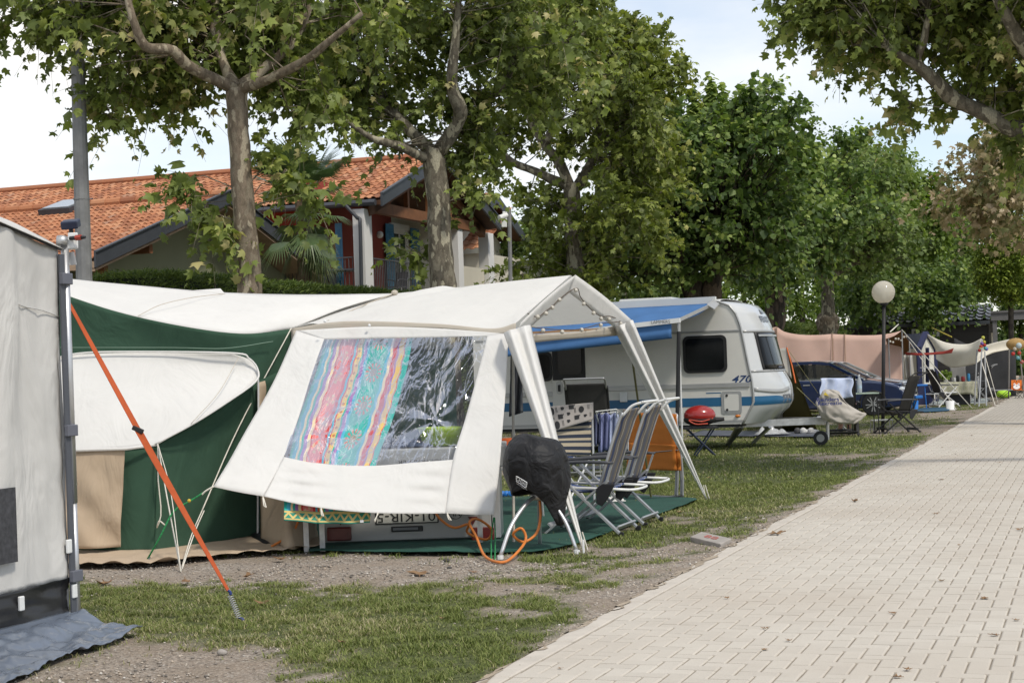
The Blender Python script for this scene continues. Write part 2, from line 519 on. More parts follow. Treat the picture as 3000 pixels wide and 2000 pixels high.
yy = np.maximum(wy, .5); ppx = CX + F * wx / yy * CP + F * EH / yy * SP; ppy = CY - F * wx / yy * SP + F * EH / yy * CP
inside = (wy > 2) & (ppx > 5) & (ppx < 2995) & (ppy < 1998)
full = np.isclose((bricks[:, 1] - bricks[:, 0]) * (bricks[:, 3] - bricks[:, 2]), 2 * BW * BW)
order = np.argsort(np.where(inside & full, wy, 1e9))
single = set(order[:300].tolist())
def brick_geo(t0, t1, s0, s1, z0, jit, swap=False):
    # joints along the path are open, those across it are swept full of sand
    gt, gs, ct_, cs_ = (.0036, .0005, .0075, .0014) if swap is False else (.0005, .0036, .0014, .0075)
    o = [(t0 + gt, s0 + gs), (t1 - gt, s0 + gs), (t1 - gt, s1 - gs), (t0 + gt, s1 - gs)]
    i_ = [(t0 + gt + ct_, s0 + gs + cs_), (t1 - gt - ct_, s0 + gs + cs_), (t1 - gt - ct_, s1 - gs - cs_), (t0 + gt + ct_, s1 - gs - cs_)]
    v = [(x, y, z0 - .03) for x, y in o] + [(x, y, z0 - .006) for x, y in o] + [(x, y, z0 + jit[k]) for k, (x, y) in enumerate(i_)]
    f = [(8, 9, 10, 11)]
    for k in range(4):
        n = (k + 1) % 4
        f += [(k, n, 4 + n, 4 + k), (4 + k, 4 + n, 8 + n, 8 + k)]
    return v, f
TOP = .030
proto = []
for q in range(10):
    v, f = brick_geo(-BW / 2, BW / 2, -BW, BW, 0, [random.uniform(-.0012, .0012) for _ in range(4)], swap=q >= 5)
    me = bpy.data.meshes.new('paving_brick'); me.from_pydata(v, [], f); me.materials.append(mbk); proto.append(me)
Rz = math.atan2(D.y, D.x) - math.pi / 2
inv = WM[path.name].inverted()
for n_, bi in enumerate(order[:300]):
    t0, t1, s0, s1 = bricks[bi]
    lie = (t1 - t0) > (s1 - s0)
    o = bpy.data.objects.new('paving_brick', proto[n_ % 5 + (5 if lie else 0)]); COL.objects.link(o)
    p = PB((s0 + s1) / 2, (t0 + t1) / 2, TOP + random.uniform(-.0015, .0015))
    o.location = p - PO; o.parent = path
    o.rotation_euler = (0, 0, Rz + (math.pi / 2 if (t1 - t0) > (s1 - s0) else 0) + random.choice((0, math.pi)))
Vs, Fs, As = [], [], []
Dn, Pn, On = np.array(D), np.array(PR), np.array(PO)
far_v, far_f, far_a = [], [], []
for bi in range(len(bricks)):
    if bi in single: continue
    t0, t1, s0, s1 = bricks[bi]
    r = random.random(); z = TOP + random.uniform(-.0015, .0015)
    if s0 < 30:
        v, f = brick_geo(t0, t1, s0, s1, z, [random.uniform(-.001, .001) for _ in range(4)])
    else:
        g = .006
        v = [(t0 + g, s0 + g, z), (t1 - g, s0 + g, z), (t1 - g, s1 - g, z), (t0 + g, s1 - g, z)]; f = [(0, 1, 2, 3)]
    k = len(Vs); Vs += v; Fs += [tuple(x + k for x in q) for q in f]; As += [r] * len(f)
Va = np.array(Vs); W3 = On + np.outer(Va[:, 1], Dn) + np.outer(Va[:, 0], Pn); W3[:, 2] += Va[:, 2]
ob = np_mesh('paving_bricks', W3, np.array(Fs), mbk, path, attr=np.array(As), smooth=False); ob['kind'] = 'stuff'
# kerb stones
mk = M('kerb concrete', (.50, .455, .395), .92, .1, 5, .35, 140, dirt=.3, tint=(.3, .25, .2))
s = -12.0
while s < 76:
    for side in (0, 1):
        if side and (s < 20): continue
        t0 = -.125 if side == 0 else PATHW
        ln = .5
        m_ = MB(); m_.obox(PB(s + .003, t0, -.05), D * (ln - .006), PR * .118, UP * (.082 + random.uniform(-.002, .003)))
        m_.build('kerb_stone', mk, path, bevel=.006, seg=1)
    s += .5 if s < 40 else 2.0

# ------------------------------------------------------------------ grass blades and gravel
mgr, nt, b, out = new_mat('grass blades')
at = node(nt, 'ShaderNodeAttribute', attribute_name='rnd')
c = ramp(nt, at.outputs['Fac'], [(0.0, (.10, .135, .03)), (.4, (.175, .215, .05)), (.7, (.25, .275, .085)), (.86, (.37, .34, .16)), (1.0, (.48, .42, .26))])
nt.links.new(c, b.inputs['Base Color']); b.inputs['Roughness'].default_value = .55; b.inputs['Specular IOR Level'].default_value = .3
tr = nt.nodes.new('ShaderNodeBsdfTranslucent'); nt.links.new(c, tr.inputs['Color'])
mx = nt.nodes.new('ShaderNodeMixShader'); mx.inputs[0].default_value = .3
nt.links.new(b.outputs[0], mx.inputs[1]); nt.links.new(tr.outputs[0], mx.inputs[2]); nt.links.new(mx.outputs[0], out.inputs[0])
def gz(X, Y):
    t = (X - PO.x) * PR.x + (Y - PO.y) * PR.y
    r = 0.05 * (fbm(X * .8, Y * .8, 3) - .5) + .022 * (fbm(X * 4, Y * 4, 3) - .5)
    return r * np.clip((-t - .1) / .5, 0, 1) - .002 + .026 * np.clip(1 - (-t - .12) / .7, 0, 1)
def scatter(n, y0, y1, margin=0.06):
    # even per square metre of ground within the view wedge (slightly wider than the frame)
    u = RNG.random(n); Y = np.sqrt(y0 ** 2 + u * (y1 ** 2 - y0 ** 2))
    x = (RNG.random(n) * 2 - 1) * (1500 / F + margin)
    return x * Y, Y
def blades(n, y0, y1, h0, h1, w, bend=.6):
    X, Y = scatter(n, y0, y1)
    # clump: shift some toward tuft centres
    m = gmask(X, Y)
    tuft = fbm(X * 7 + 3, Y * 7 + 5, 2)
    keep = RNG.random(n) < m * (0.25 + 1.1 * np.clip((tuft - .3) / .4, 0, 1)) * 1.0 + .012 * (m > -1) * (gfield(X, Y) > .2)
    X, Y, m, tuft = X[keep], Y[keep], m[keep], tuft[keep]
    t = (X - PO.x) * PR.x + (Y - PO.y) * PR.y
    k = t < -.125 + .05 * (RNG.random(len(t)) < .25)
    X, Y, m, tuft = X[k], Y[k], m[k], tuft[k]
    N = len(X); Z = gz(X, Y)
    th = RNG.random(N) * 2 * np.pi
    h = (h0 + (h1 - h0) * RNG.random(N) ** 1.5) * (.55 + .7 * np.clip((tuft - .25) / .45, 0, 1))
    lean = bend * (0.3 + RNG.random(N)) * h
    dx, dy = np.cos(th), np.sin(th)
    ww = w * (.6 + .8 * RNG.random(N))
    base = np.stack([X, Y, Z - .004], -1)
    side = np.stack([-dy, dx, np.zeros(N)], -1) * ww[:, None] / 2
    mid = base + np.stack([dx * lean * .35, dy * lean * .35, h * .6], -1)
    tip = base + np.stack([dx * lean, dy * lean, h], -1)
    V = np.stack([base - side, base + side, mid + side * .8, mid - side * .8, tip], 1).reshape(-1, 3)
    o = (np.arange(N) * 5)[:, None]
    T = np.concatenate([o + [0, 1, 2], o + [0, 2, 3], o + [3, 2, 4]], 1).reshape(-1, 3)
    dry = fbm(X * .9 + 70, Y * .9 + 20, 3)
    r = np.clip(RNG.random(N) * .75 + .55 * np.clip((dry - .45) / .3, 0, 1) * RNG.random(N) + .35 * (RNG.random(N) < .07) + .25 * (m < .3) * RNG.random(N), 0, 1)
    return V, T, np.repeat(r, 3)
parts = [blades(420000, 7.0, 12.5, .010, .036, .0055, 1.5), blades(330000, 12.5, 21, .012, .038, .008, 1.4), blades(330000, 21, 50, .015, .042, .015, 1.2)]
off = 0; Va, Ta, Ra = [], [], []
for V, T, r in parts: Va.append(V); Ta.append(T + off); Ra.append(r); off += len(V)
g = np_mesh('grass', np.concatenate(Va), np.concatenate(Ta), mgr, attr=np.concatenate(Ra))
setp(g, 'short patchy green grass between the tents and the path', 'grass', kind='stuff')
# gravel
mgv, nt, b, out = new_mat('gravel stones')
at = node(nt, 'ShaderNodeAttribute', attribute_name='rnd')
c = ramp(nt, at.outputs['Fac'], [(0, (.13, .115, .10)), (.3, (.27, .235, .20)), (.6, (.38, .335, .285)), (.82, (.44, .36, .28)), (1, (.58, .55, .50))])
nt.links.new(c, b.inputs['Base Color']); b.inputs['Roughness'].default_value = .85
def pebbles(n, y0, y1, r0, r1):
    X, Y = scatter(n, y0, y1)
    m = gmask(X, Y); gr = fbm(X * 1.7 + 5, Y * 1.7 + 31, 3)
    t = (X - PO.x) * PR.x + (Y - PO.y) * PR.y
    k = (RNG.random(n) < (1 - m) * np.clip((gr - .33) / .25, .12, 1)) & (t < -.125 + .09 * RNG.random(n) ** 2)
    X, Y = X[k], Y[k]; N = len(X); Z = gz(X, Y)
    r = r0 + (r1 - r0) * RNG.random(N) ** 3
    o8 = np.array([[1, 0, 0], [0, 1, 0], [-1, 0, 0], [0, -1, 0], [0, 0, .7], [0, 0, -.7]], float)
    jit = 1 + .5 * (RNG.random((N, 6, 1)) - .5)
    th = RNG.random(N) * 6.28; c_, s_ = np.cos(th), np.sin(th)
    V = o8[None] * jit * r[:, None, None]; V[:, :, 0] *= 1.3
    x = V[:, :, 0] * c_[:, None] - V[:, :, 1] * s_[:, None]; y = V[:, :, 0] * s_[:, None] + V[:, :, 1] * c_[:, None]
    V = np.stack([x + X[:, None], y + Y[:, None], V[:, :, 2] + Z[:, None] + .3 * r[:, None]], -1).reshape(-1, 3)
    tri = np.array([[0, 1, 4], [1, 2, 4], [2, 3, 4], [3, 0, 4], [1, 0, 5], [2, 1, 5], [3, 2, 5], [0, 3, 5]])
    T = ((np.arange(N) * 6)[:, None, None] + tri[None]).reshape(-1, 3)
    return V, T, np.repeat(RNG.random(N), 8)
a1 = pebbles(60000, 7.2, 15, .003, .013); a2 = pebbles(16000, 15, 26, .006, .018)
g = np_mesh('gravel', np.concatenate([a1[0], a2[0]]), np.concatenate([a1[1], a2[1] + len(a1[0])]), mgv, attr=np.concatenate([a1[2], a2[2]]))
setp(g, 'loose beige gravel lying between the grass patches', 'gravel', kind='stuff')

# soil and sand washed over the edge of the kerb
msp = M('washed soil', (.34, .28, .21), .95, .22, 12, .6, 120)
rs = random.Random(3); Vv, Ff = [], []
s_ = -1.0
while s_ < 55:
    L_ = rs.uniform(.08, .4); w_ = rs.uniform(.02, .085); n = 12; c_ = len(Vv)
    for k in range(n):
        a = 2 * math.pi * k / n; r_ = rs.uniform(.6, 1.1)
        q = PB(s_ + math.cos(a) * L_ * r_, -.135 + math.sin(a) * w_ * r_ * (1 if math.sin(a) > 0 else 1.6), .0362 if math.sin(a) > -.3 else .004)
        Vv.append(tuple(q))
    Ff.append(tuple(range(c_, c_ + n))); s_ += rs.uniform(.03, .5)
me = bpy.data.meshes.new('soil_spill'); me.from_pydata(Vv, [], Ff)
o = link_mesh('soil_spill', me, msp, path); o['kind'] = 'stuff'
# ================================================================== TREES
def leaf_mat(name, stops, trans=.35, rough=.5):
    m, nt, b, out = new_mat(name)
    at = node(nt, 'ShaderNodeAttribute', attribute_name='rnd')
    c = ramp(nt, at.outputs['Fac'], stops)
    nt.links.new(c, b.inputs['Base Color']); b.inputs['Roughness'].default_value = rough; b.inputs['Specular IOR Level'].default_value = .35
    t = nt.nodes.new('ShaderNodeBsdfTranslucent')
    hs = node(nt, 'ShaderNodeHueSaturation', Saturation=1.15, Value=1.5); nt.links.new(c, hs.inputs['Color']); nt.links.new(hs.outputs[0], t.inputs['Color'])
    mx = nt.nodes.new('ShaderNodeMixShader'); mx.inputs[0].default_value = trans
    nt.links.new(b.outputs[0], mx.inputs[1]); nt.links.new(t.outputs[0], mx.inputs[2]); nt.links.new(mx.outputs[0], out.inputs[0])
    return m
LM_PLANE = leaf_mat('plane leaves', [(0, (0.107, 0.138, 0.036)), (.35, (0.167, 0.212, 0.054)), (.65, (0.235, 0.285, 0.071)), (.85, (0.334, 0.376, 0.102)), (.95, (0.410, 0.384, 0.155)), (1, (0.516, 0.457, 0.215))])
LM_PLANE_Y = leaf_mat('plane leaves yellowish', [(0, (0.110, 0.141, 0.032)), (.4, (0.189, 0.233, 0.049)), (.75, (0.306, 0.349, 0.086)), (1, (0.482, 0.465, 0.160))])
LM_DRY = leaf_mat('plane leaves drying', [(0, (.13, .14, .05)), (.25, (.22, .20, .09)), (.5, (.36, .29, .16)), (.85, (.50, .40, .26)), (1, (.60, .50, .36))])
LM_LIME = leaf_mat('lime leaves', [(0, (0.057, 0.096, 0.026)), (.5, (0.121, 0.185, 0.046)), (.85, (0.212, 0.284, 0.072)), (1, (0.382, 0.453, 0.143))])
LM_FAR = leaf_mat('far leaves', [(0, (0.076, 0.115, 0.030)), (.5, (0.145, 0.206, 0.055)), (1, (0.253, 0.321, 0.092))])
LM_FRESH = leaf_mat('fresh green leaves', [(0, (0.081, 0.132, 0.022)), (.5, (0.149, 0.220, 0.040)), (1, (0.253, 0.330, 0.070))])
LM_CON = leaf_mat('cypress sprays', [(0, (0.086, 0.133, 0.016)), (.5, (0.172, 0.234, 0.026)), (1, (0.312, 0.374, 0.053))], .15)

def bark(name, base, patches, dark, scale=5.0, furrow=False):
    m, nt, b, out = new_mat(name)
    oc = tcoord(nt, 'Object', (1, 1, .45))
    w = node(nt, 'ShaderNodeTexNoise', Scale=scale * 2.2, Detail=5.0); nt.links.new(oc, w.inputs['Vector'])
    v = node(nt, 'ShaderNodeTexNoise', Scale=scale, Detail=3.0, Roughness=.45); nt.links.new(oc, v.inputs['Vector'])
    f = node(nt, 'ShaderNodeTexNoise', Scale=scale * 12, Detail=6.0, Roughness=.7); nt.links.new(oc, f.inputs['Vector'])
    c = mixc(nt, ramp(nt, w.outputs['Fac'], [(.4, 0.0), (.62, 1.0)]), base, dark)
    if patches:
        c = mixc(nt, ramp(nt, v.outputs['Fac'], [(.55, 0.0), (.575, .9)]), c, patches)
        c = mixc(nt, ramp(nt, v.outputs['Fac'], [(.40, .55), (.425, 0.0)]), c, tuple(.62 * x + .1 * y for x, y in zip(patches, base)))
    c = mixc(nt, ramp(nt, f.outputs['Fac'], [(.35, .5), (.6, 0.0)]), c, tuple(x * .45 for x in dark))
    nt.links.new(c, b.inputs['Base Color']); b.inputs['Roughness'].default_value = .9; b.inputs['Specular IOR Level'].default_value = .2
    if furrow:
        oc2 = tcoord(nt, 'Object', (1, 1, .12))
        g = node(nt, 'ShaderNodeTexNoise', Scale=scale * 5, Detail=6.0); nt.links.new(oc2, g.inputs['Vector'])
        bump(nt, b, g.outputs['Fac'], .9, .05)
    else: bump(nt, b, math_(nt, 'ADD', f.outputs['Fac'], v.outputs['Fac']), .5, .015)
    return m
BK_PLANE = bark('plane bark', (.235, .185, .135), (.43, .37, .27), (.15, .12, .085), 7.5)
BK_PLANE2 = bark('plane bark grey', (.19, .165, .125), (.46, .42, .31), (.11, .095, .07), 6.5)
BK_LIME = bark('lime bark', (.085, .07, .055), (.20, .15, .11), (.045, .038, .03), 3.0, True)
BK_FAR = bark('far bark', (.10, .085, .065), None, (.05, .042, .035), 4.0)

def smooth_rows(pts, rad, n):
    ps = spline(pts, n)
    rr = [curve_at([Vector((r, 0, 0)) for r in rad], i / n).x for i in range(n + 1)]
    return ps, rr
def limb_mesh(mb, pts, rad, n=14, sides=10, rough=.08, seed=0):
    ps, rr = smooth_rows(pts, rad, n)
    k0 = len(mb.v); mb.tube(ps, rr, sides)
    for i in range(k0, len(mb.v)):
        c = ps[min((i - k0) // sides, n)]
        d = mb.v[i] - c
        mb.v[i] = c + d * (1 + rough * 2.2 * nz(mb.v[i], 3.0, seed))
    return ps, rr

PLANE_T = np.array([(0, .0, 0), (.26, .02, -.03), (.44, .20, -.10), (.27, .36, .02), (.52, .62, -.10), (.20, .64, .03), (0, 1.0, -.10),
                    (-.20, .64, .03), (-.52, .62, -.10), (-.27, .36, .02), (-.44, .20, -.10), (-.26, .02, -.03), (0, .38, .06)])
PLANE_F = np.array([(12, i, i + 1) for i in range(0, 11)] + [(12, 11, 0)])
LIME_T = np.array([(0, 0, 0), (.34, .02, -.02), (.5, .36, -.07), (.3, .74, -.05), (0, 1.05, -.12), (-.3, .74, -.05), (-.5, .36, -.07), (-.34, .02, -.02)])
LIME_F = np.array([(0, 1, 2), (0, 2, 3), (0, 3, 4), (0, 4, 5), (0, 5, 6), (0, 6, 7)])
TRI_T = np.array([(0, 0, 0), (.45, .45, -.08), (0, 1, -.1), (-.45, .45, -.08)]); TRI_F = np.array([(0, 1, 2), (0, 2, 3)])
def norm(a): return a / np.maximum(np.linalg.norm(a, axis=-1, keepdims=True), 1e-9)
def leaf_geo(pos, dr, nr, size, T, Fc, rnd):
    y = norm(dr); x = norm(np.cross(y, nr)); z = np.cross(x, y)
    fold = 1 + .6 * (RNG.random(len(pos)) - .3)
    curl = (RNG.random(len(pos)) - .25) * .5
    tx = T[None, :, 0] * fold[:, None] * .95; ty = T[None, :, 1] + 0 * fold[:, None]
    tz = T[None, :, 2] * (1 + RNG.random(len(pos))[:, None] * 1.6) + curl[:, None] * (np.abs(T[None, :, 0]) ** 1.3) - .12 * curl[:, None] * ty
    V = pos[:, None] + size[:, None, None] * (tx[..., None] * x[:, None] + ty[..., None] * y[:, None] + tz[..., None] * z[:, None])
    k = len(T)
    Tr = ((np.arange(len(pos)) * k)[:, None, None] + Fc[None]).reshape(-1, 3)
    return V.reshape(-1, 3), Tr, np.repeat(rnd, len(Fc))
def tri_twigs(A, B, C, r0, r1):
    """thin three-sided twigs A-B-C (arrays)"""
    N = len(A); d = norm(C - A)
    a = norm(np.cross(d, np.array([.3, .2, 1.0]))); b = np.cross(d, a)
    V = []
    for Pq, r in ((A, r0), (B, (r0 + r1) / 2), (C, r1)):
        for k in range(3):
            th = 2 * np.pi * k / 3
            V.append(Pq + (a * math.cos(th) + b * math.sin(th)) * r)
    V = np.stack(V, 1).reshape(-1, 3)
    q = []
    for i in range(2):
        for k in range(3): q.append((i * 3 + k, i * 3 + (k + 1) % 3, (i + 1) * 3 + (k + 1) % 3, (i + 1) * 3 + k))
    Fq = ((np.arange(N) * 9)[:, None, None] + np.array(q)[None]).reshape(-1, 4)
    return V, Fq
def ell_points(ells, Y, hollow=2.4, clump=.0):
    """ells: (px,py,rx,ry,depth offset,depth radius m,count) -> cluster centres and outward directions"""
    C, O = [], []
    for px, py, rx, ry, dy, rz, cnt in ells:
        c = np.array(P(px, py, Y + dy)); m = mpp(Y + dy)
        u = norm(RNG.normal(size=(cnt, 3))); r = RNG.random(cnt) ** (1 / hollow)
        q = u * r[:, None]
        if clump and cnt > 8:      # boughs: several clusters gathered round each
            nb_ = max(2, int(cnt / 5)); ix = RNG.integers(0, nb_, cnt)
            q = q[:nb_][ix]; u = u[:nb_][ix]
            C.append(c + q * np.array([rx * m, rz, ry * m]) + RNG.normal(size=(cnt, 3)) * clump * np.array([1, 1, .7])); O.append(u)
        else: C.append(c + q * np.array([rx * m, rz, ry * m])); O.append(u)
    return np.concatenate(C), norm(np.concatenate(O))
def make_crown(tree, limbs, ells, Y, leaf=.17, T=PLANE_T, Fc=PLANE_F, lm=None, bk=None, shoots=4, nl=8, sl=.75, droop=.5, upw=.1, hollow=2.4, twig=True, tone=0.0, brr=.02, pale=0.0, trunk_pts=None, clump=.0):
    C, O = ell_points(ells, Y, hollow, clump)
    # keep the ground and the space right in front of the lens clear
    k = C[:, 2] > .6; C, O = C[k], O[k]
    LP = np.array([p for pts in limbs for p in (pts[len(pts) // 3:] if len(pts) > 8 else pts)] + ([p for p in trunk_pts] if trunk_pts is not None else []))
    N = len(C)
    d2 = ((C[:, None] - LP[None]) ** 2).sum(-1) + 6 * np.maximum(LP[None, :, 2] - C[:, None, 2] + .2, 0)
    if trunk_pts is not None and len(trunk_pts): d2[:, -len(trunk_pts):] += np.where(d2[:, -len(trunk_pts):] > 1.4, 9, 0)
    near = LP[np.argmin(d2, 1)]
    if twig:
        mid = (near + C) / 2 + RNG.normal(size=(N, 3)) * .15 + np.array([0, 0, .18])
        V, Fq = tri_twigs(near, mid, C, brr, brr * .35)
    S = N * shoots
    c = np.repeat(C, shoots, 0); o = np.repeat(O, shoots, 0)
    sd_ = norm(o * .75 + norm(RNG.normal(size=(S, 3))) * .95 + np.array([0, 0, upw]))
    L = sl * (.55 + .75 * RNG.random(S))
    bend = np.array([0, 0, -1.0]) * (droop * L * (.4 + RNG.random(S)))[:, None]
    t = (np.arange(nl) + .6) / nl
    tt_ = np.clip(t[None] + .06 * RNG.normal(size=(S, nl)), .08, 1.02)
    q = c[:, None] + sd_[:, None] * (L[:, None] * tt_)[..., None] + bend[:, None] * (tt_ ** 2)[..., None]
    pd = norm(RNG.normal(size=(S, nl, 3)))
    pd = norm(pd + sd_[:, None] * .55)
    pos = q + pd * leaf * .35
    ld = norm(pd * .8 + sd_[:, None] * .3 + np.array([0, 0, -.55]))
    nr = norm(RNG.normal(size=(S, nl, 3)) * .75 + np.array([0, 0, .9]) + o[:, None] * .35)
    size = leaf * (.5 + .7 * RNG.random((S, nl))) * (1.1 - .45 * tt_)
    cl_t = np.repeat(.16 * RNG.normal(size=N), shoots)[:, None]
    rnd = np.clip(cl_t + RNG.random((S, nl)) ** 1.25 * .8 + .12 * RNG.normal(size=(S, 1)) + .22 * tt_ - .08 + tone, 0, 1)
    if pale: rnd = np.clip(rnd + pale * (RNG.random((S, nl)) < .12), 0, 1)
    Vl, Tl, Rl = leaf_geo(pos.reshape(-1, 3), ld.reshape(-1, 3), nr.reshape(-1, 3), size.reshape(-1), T, Fc, rnd.reshape(-1))
    cr_ = np_mesh('crown', Vl, Tl, lm, tree, attr=Rl)
    if twig:
        e = c + sd_ * L[:, None] + bend; m2 = c + sd_ * (L * .5)[:, None] + bend * .25
        V2, F2 = tri_twigs(c, m2, e, .006, .002)
        np_mesh('twigs', np.concatenate([V, V2]), np.concatenate([Fq, F2 + len(V)]), bk, tree)
    return cr_
def tree(name, label, Y, trunk, trad, limbs, ells, bk, group=None, sides=16, gpy=None, **kw):
    """trunk and limbs: photo points at depth Y; trad: radii in metres"""
    pts = [P(x, y, Y) for x, y in trunk]
    base = Vector((pts[0].x, Y, -.15))
    r = thing(name, label, 'tree', tuple(base), group=group)
    mb = MB(); al = []
    ps, _ = limb_mesh(mb, [base] + pts, [trad[0] * 1.25] + list(trad), 26, sides, .07, Y)
    mb.build('trunk', bk, r, smooth=True)
    tps = [q for q in ps if 2.2 < q.z < ps[-1].z - .9]
    for lp, rad in limbs:
        mb = MB()
        l3 = [P(x, y, Y + dy) for x, y, dy in lp]
        ps, _ = limb_mesh(mb, l3, rad, 18, 9, .10, Y + lp[0][0])
        mb.build('limb', bk, r, smooth=True); al.append(ps)
    make_crown(r, al, ells, Y, bk=bk, trunk_pts=tps, **kw)
    return r

# --- the row of trees behind the tents
R0 = P(735, 1000, 24.0)
def rowY(px, py=900):
    x, y = un(px, py); k = x / F; s = D.x / D.y
    return (R0.x - s * 24.0) / (k - s)
tree('plane_tree', 'plane tree with peeling brown trunk nearest the grey steel pole', 24.0,
     [(735, 1100), (731, 850), (722, 700), (706, 500), (696, 330), (694, 262)], [.20, .185, .172, .158, .155, .16],
     [([(690, 262, 0), (553, 196, -.5), (504, 147, -.8), (428, 138, -1), (393, 67, -1.2), (360, -60, -1.2)], [.10, .085, .075, .07, .06, .03]),
      ([(690, 262, 0), (660, 200, .2), (638, 134, .3), (630, 67, .4), (640, -120, .5)], [.11, .085, .08, .075, .03]),
      ([(698, 262, 0), (781, 196, .4), (848, 134, .5), (902, 36, .6), (940, -90, .8)], [.105, .08, .07, .055, .03]),
      ([(698, 262, 0), (770, 240, -.4), (893, 178, -.9), (960, 125, -1.2), (1060, 40, -1.4)], [.09, .075, .06, .05, .03])],
     [(400, -10, 290, 90, .4, 1.4, 38), (620, -170, 560, 140, .3, 2.2, 52), (860, 20, 220, 140, .7, 1.5, 40), (560, 60, 220, 90, 1.4, 1.0, 18), (390, 130, 150, 70, .6, .9, 12), (200, 20, 120, 40, .2, .7, 5),
      (330, 260, 80, 50, .3, .5, 3), (480, 230, 110, 60, 1.0, .7, 7), (390, 350, 80, 20, .3, .4, 2), (930, 260, 90, 70, .6, .8, 7), (800, 190, 80, 60, 1.2, .6, 5),
      (600, 580, 60, 30, .1, .3, 2), (650, 650, 40, 40, .1, .3, 2), (850, 480, 70, 30, .4, .5, 2), (930, 550, 50, 20, .2, .4, 2), (570, 510, 30, 30, .1, .3, 1)],
     BK_PLANE, lm=LM_PLANE, leaf=.215, clump=.42, shoots=5, nl=11, sl=.72, droop=.5, brr=.014)
Y2 = rowY(1290)
tree('plane_tree', 'thick plane tree with cream flaked trunk in front of the red house', Y2,
     [(1310, 1090), (1300, 850), (1288, 696), (1284, 580), (1272, 469), (1274, 437)], [.27, .25, .225, .225, .215, .21],
     [([(1262, 445, 0), (1190, 370, .3), (1150, 330, .5), (1114, 286, .6), (1080, 190, .8)], [.14, .11, .10, .09, .04]),
      ([(1285, 445, 0), (1342, 357, -.3), (1346, 312, -.5), (1324, 250, -.6), (1335, 110, -.7), (1350, -60, -.7)], [.15, .14, .135, .12, .08, .03]),
      ([(1260, 470, 0), (1168, 428, -.6), (1090, 405, -.9), (1010, 350, -1.2)], [.11, .085, .06, .03]),
      ([(1280, 445, 0), (1400, 330, .6), (1500, 200, 1), (1560, 60, 1.3)], [.11, .09, .07, .03])],
     [(1180, 90, 300, 150, 1.0, 2.0, 66), (1250, -140, 450, 120, .4, 2.4, 54), (1460, 130, 210, 160, .7, 1.9, 48), (1040, 250, 130, 60, .5, 1.2, 11), (1430, 340, 100, 70, .9, 1.0, 13), (1000, 330, 90, 40, .2, .7, 5), (1220, 260, 130, 50, 1.8, .9, 8),
      (1420, 430, 60, 50, .6, .6, 5), (1110, 400, 90, 20, .4, .5, 2), (1215, 730, 22, 40, .1, .2, 2), (1400, 560, 50, 30, .3, .4, 2), (1365, 500, 40, 40, .5, .4, 2), (1345, 690, 40, 30, .3, .3, 1)],
     BK_PLANE2, lm=LM_PLANE, leaf=.215, clump=.42, shoots=5, nl=11, sl=.8, droop=.45, brr=.016, tone=-.03)
Y3 = rowY(1680)
tree('plane_tree', 'plane tree with forked limbs rising behind the white canopy peak', Y3,
     [(1700, 1090), (1692, 860), (1682, 740), (1677, 580), (1672, 538)], [.26, .23, .215, .20, .205],
     [([(1660, 545, 0), (1570, 504, .4), (1494, 469, .6), (1440, 400, .8)], [.13, .10, .08, .04]),
      ([(1668, 545, 0), (1637, 473, 0), (1596, 424, 0), (1556, 357, 0), (1543, 290, 0), (1560, 130, 0)], [.14, .12, .10, .09, .08, .03]),
      ([(1598, 424, 0), (1620, 370, -.2), (1640, 300, -.3), (1660, 180, -.3)], [.09, .08, .06, .03]),
      ([(1690, 550, 0), (1730, 482, .2), (1753, 415, .4), (1755, 335, .5), (1800, 180, .8)], [.14, .12, .11, .09, .03])],
     [(1640, 190, 250, 190, .9, 2.6, 92), (1830, 330, 140, 210, .4, 2.4, 66), (1550, 380, 150, 70, 1.3, 1.3, 17), (1850, 190, 110, 160, 0, 2.2, 36), (1842, 70, 50, 90, 0, 1.2, 12), (1700, -40, 200, 110, 0, 2.4, 30), (1830, 560, 90, 90, -.2, 1.4, 18),
      (1570, 620, 90, 60, .6, 1.2, 8), (1640, 720, 110, 70, 1.6, 1.0, 9), (1800, 700, 100, 100, -.4, 1.5, 24), (1540, 780, 60, 40, -.3, .8, 5), (1770, 830, 110, 40, -.6, 1.0, 11)],
     BK_PLANE2, lm=LM_PLANE_Y, leaf=.215, clump=.42, shoots=5, nl=11, sl=.85, droop=.35, brr=.018, tone=-.12)
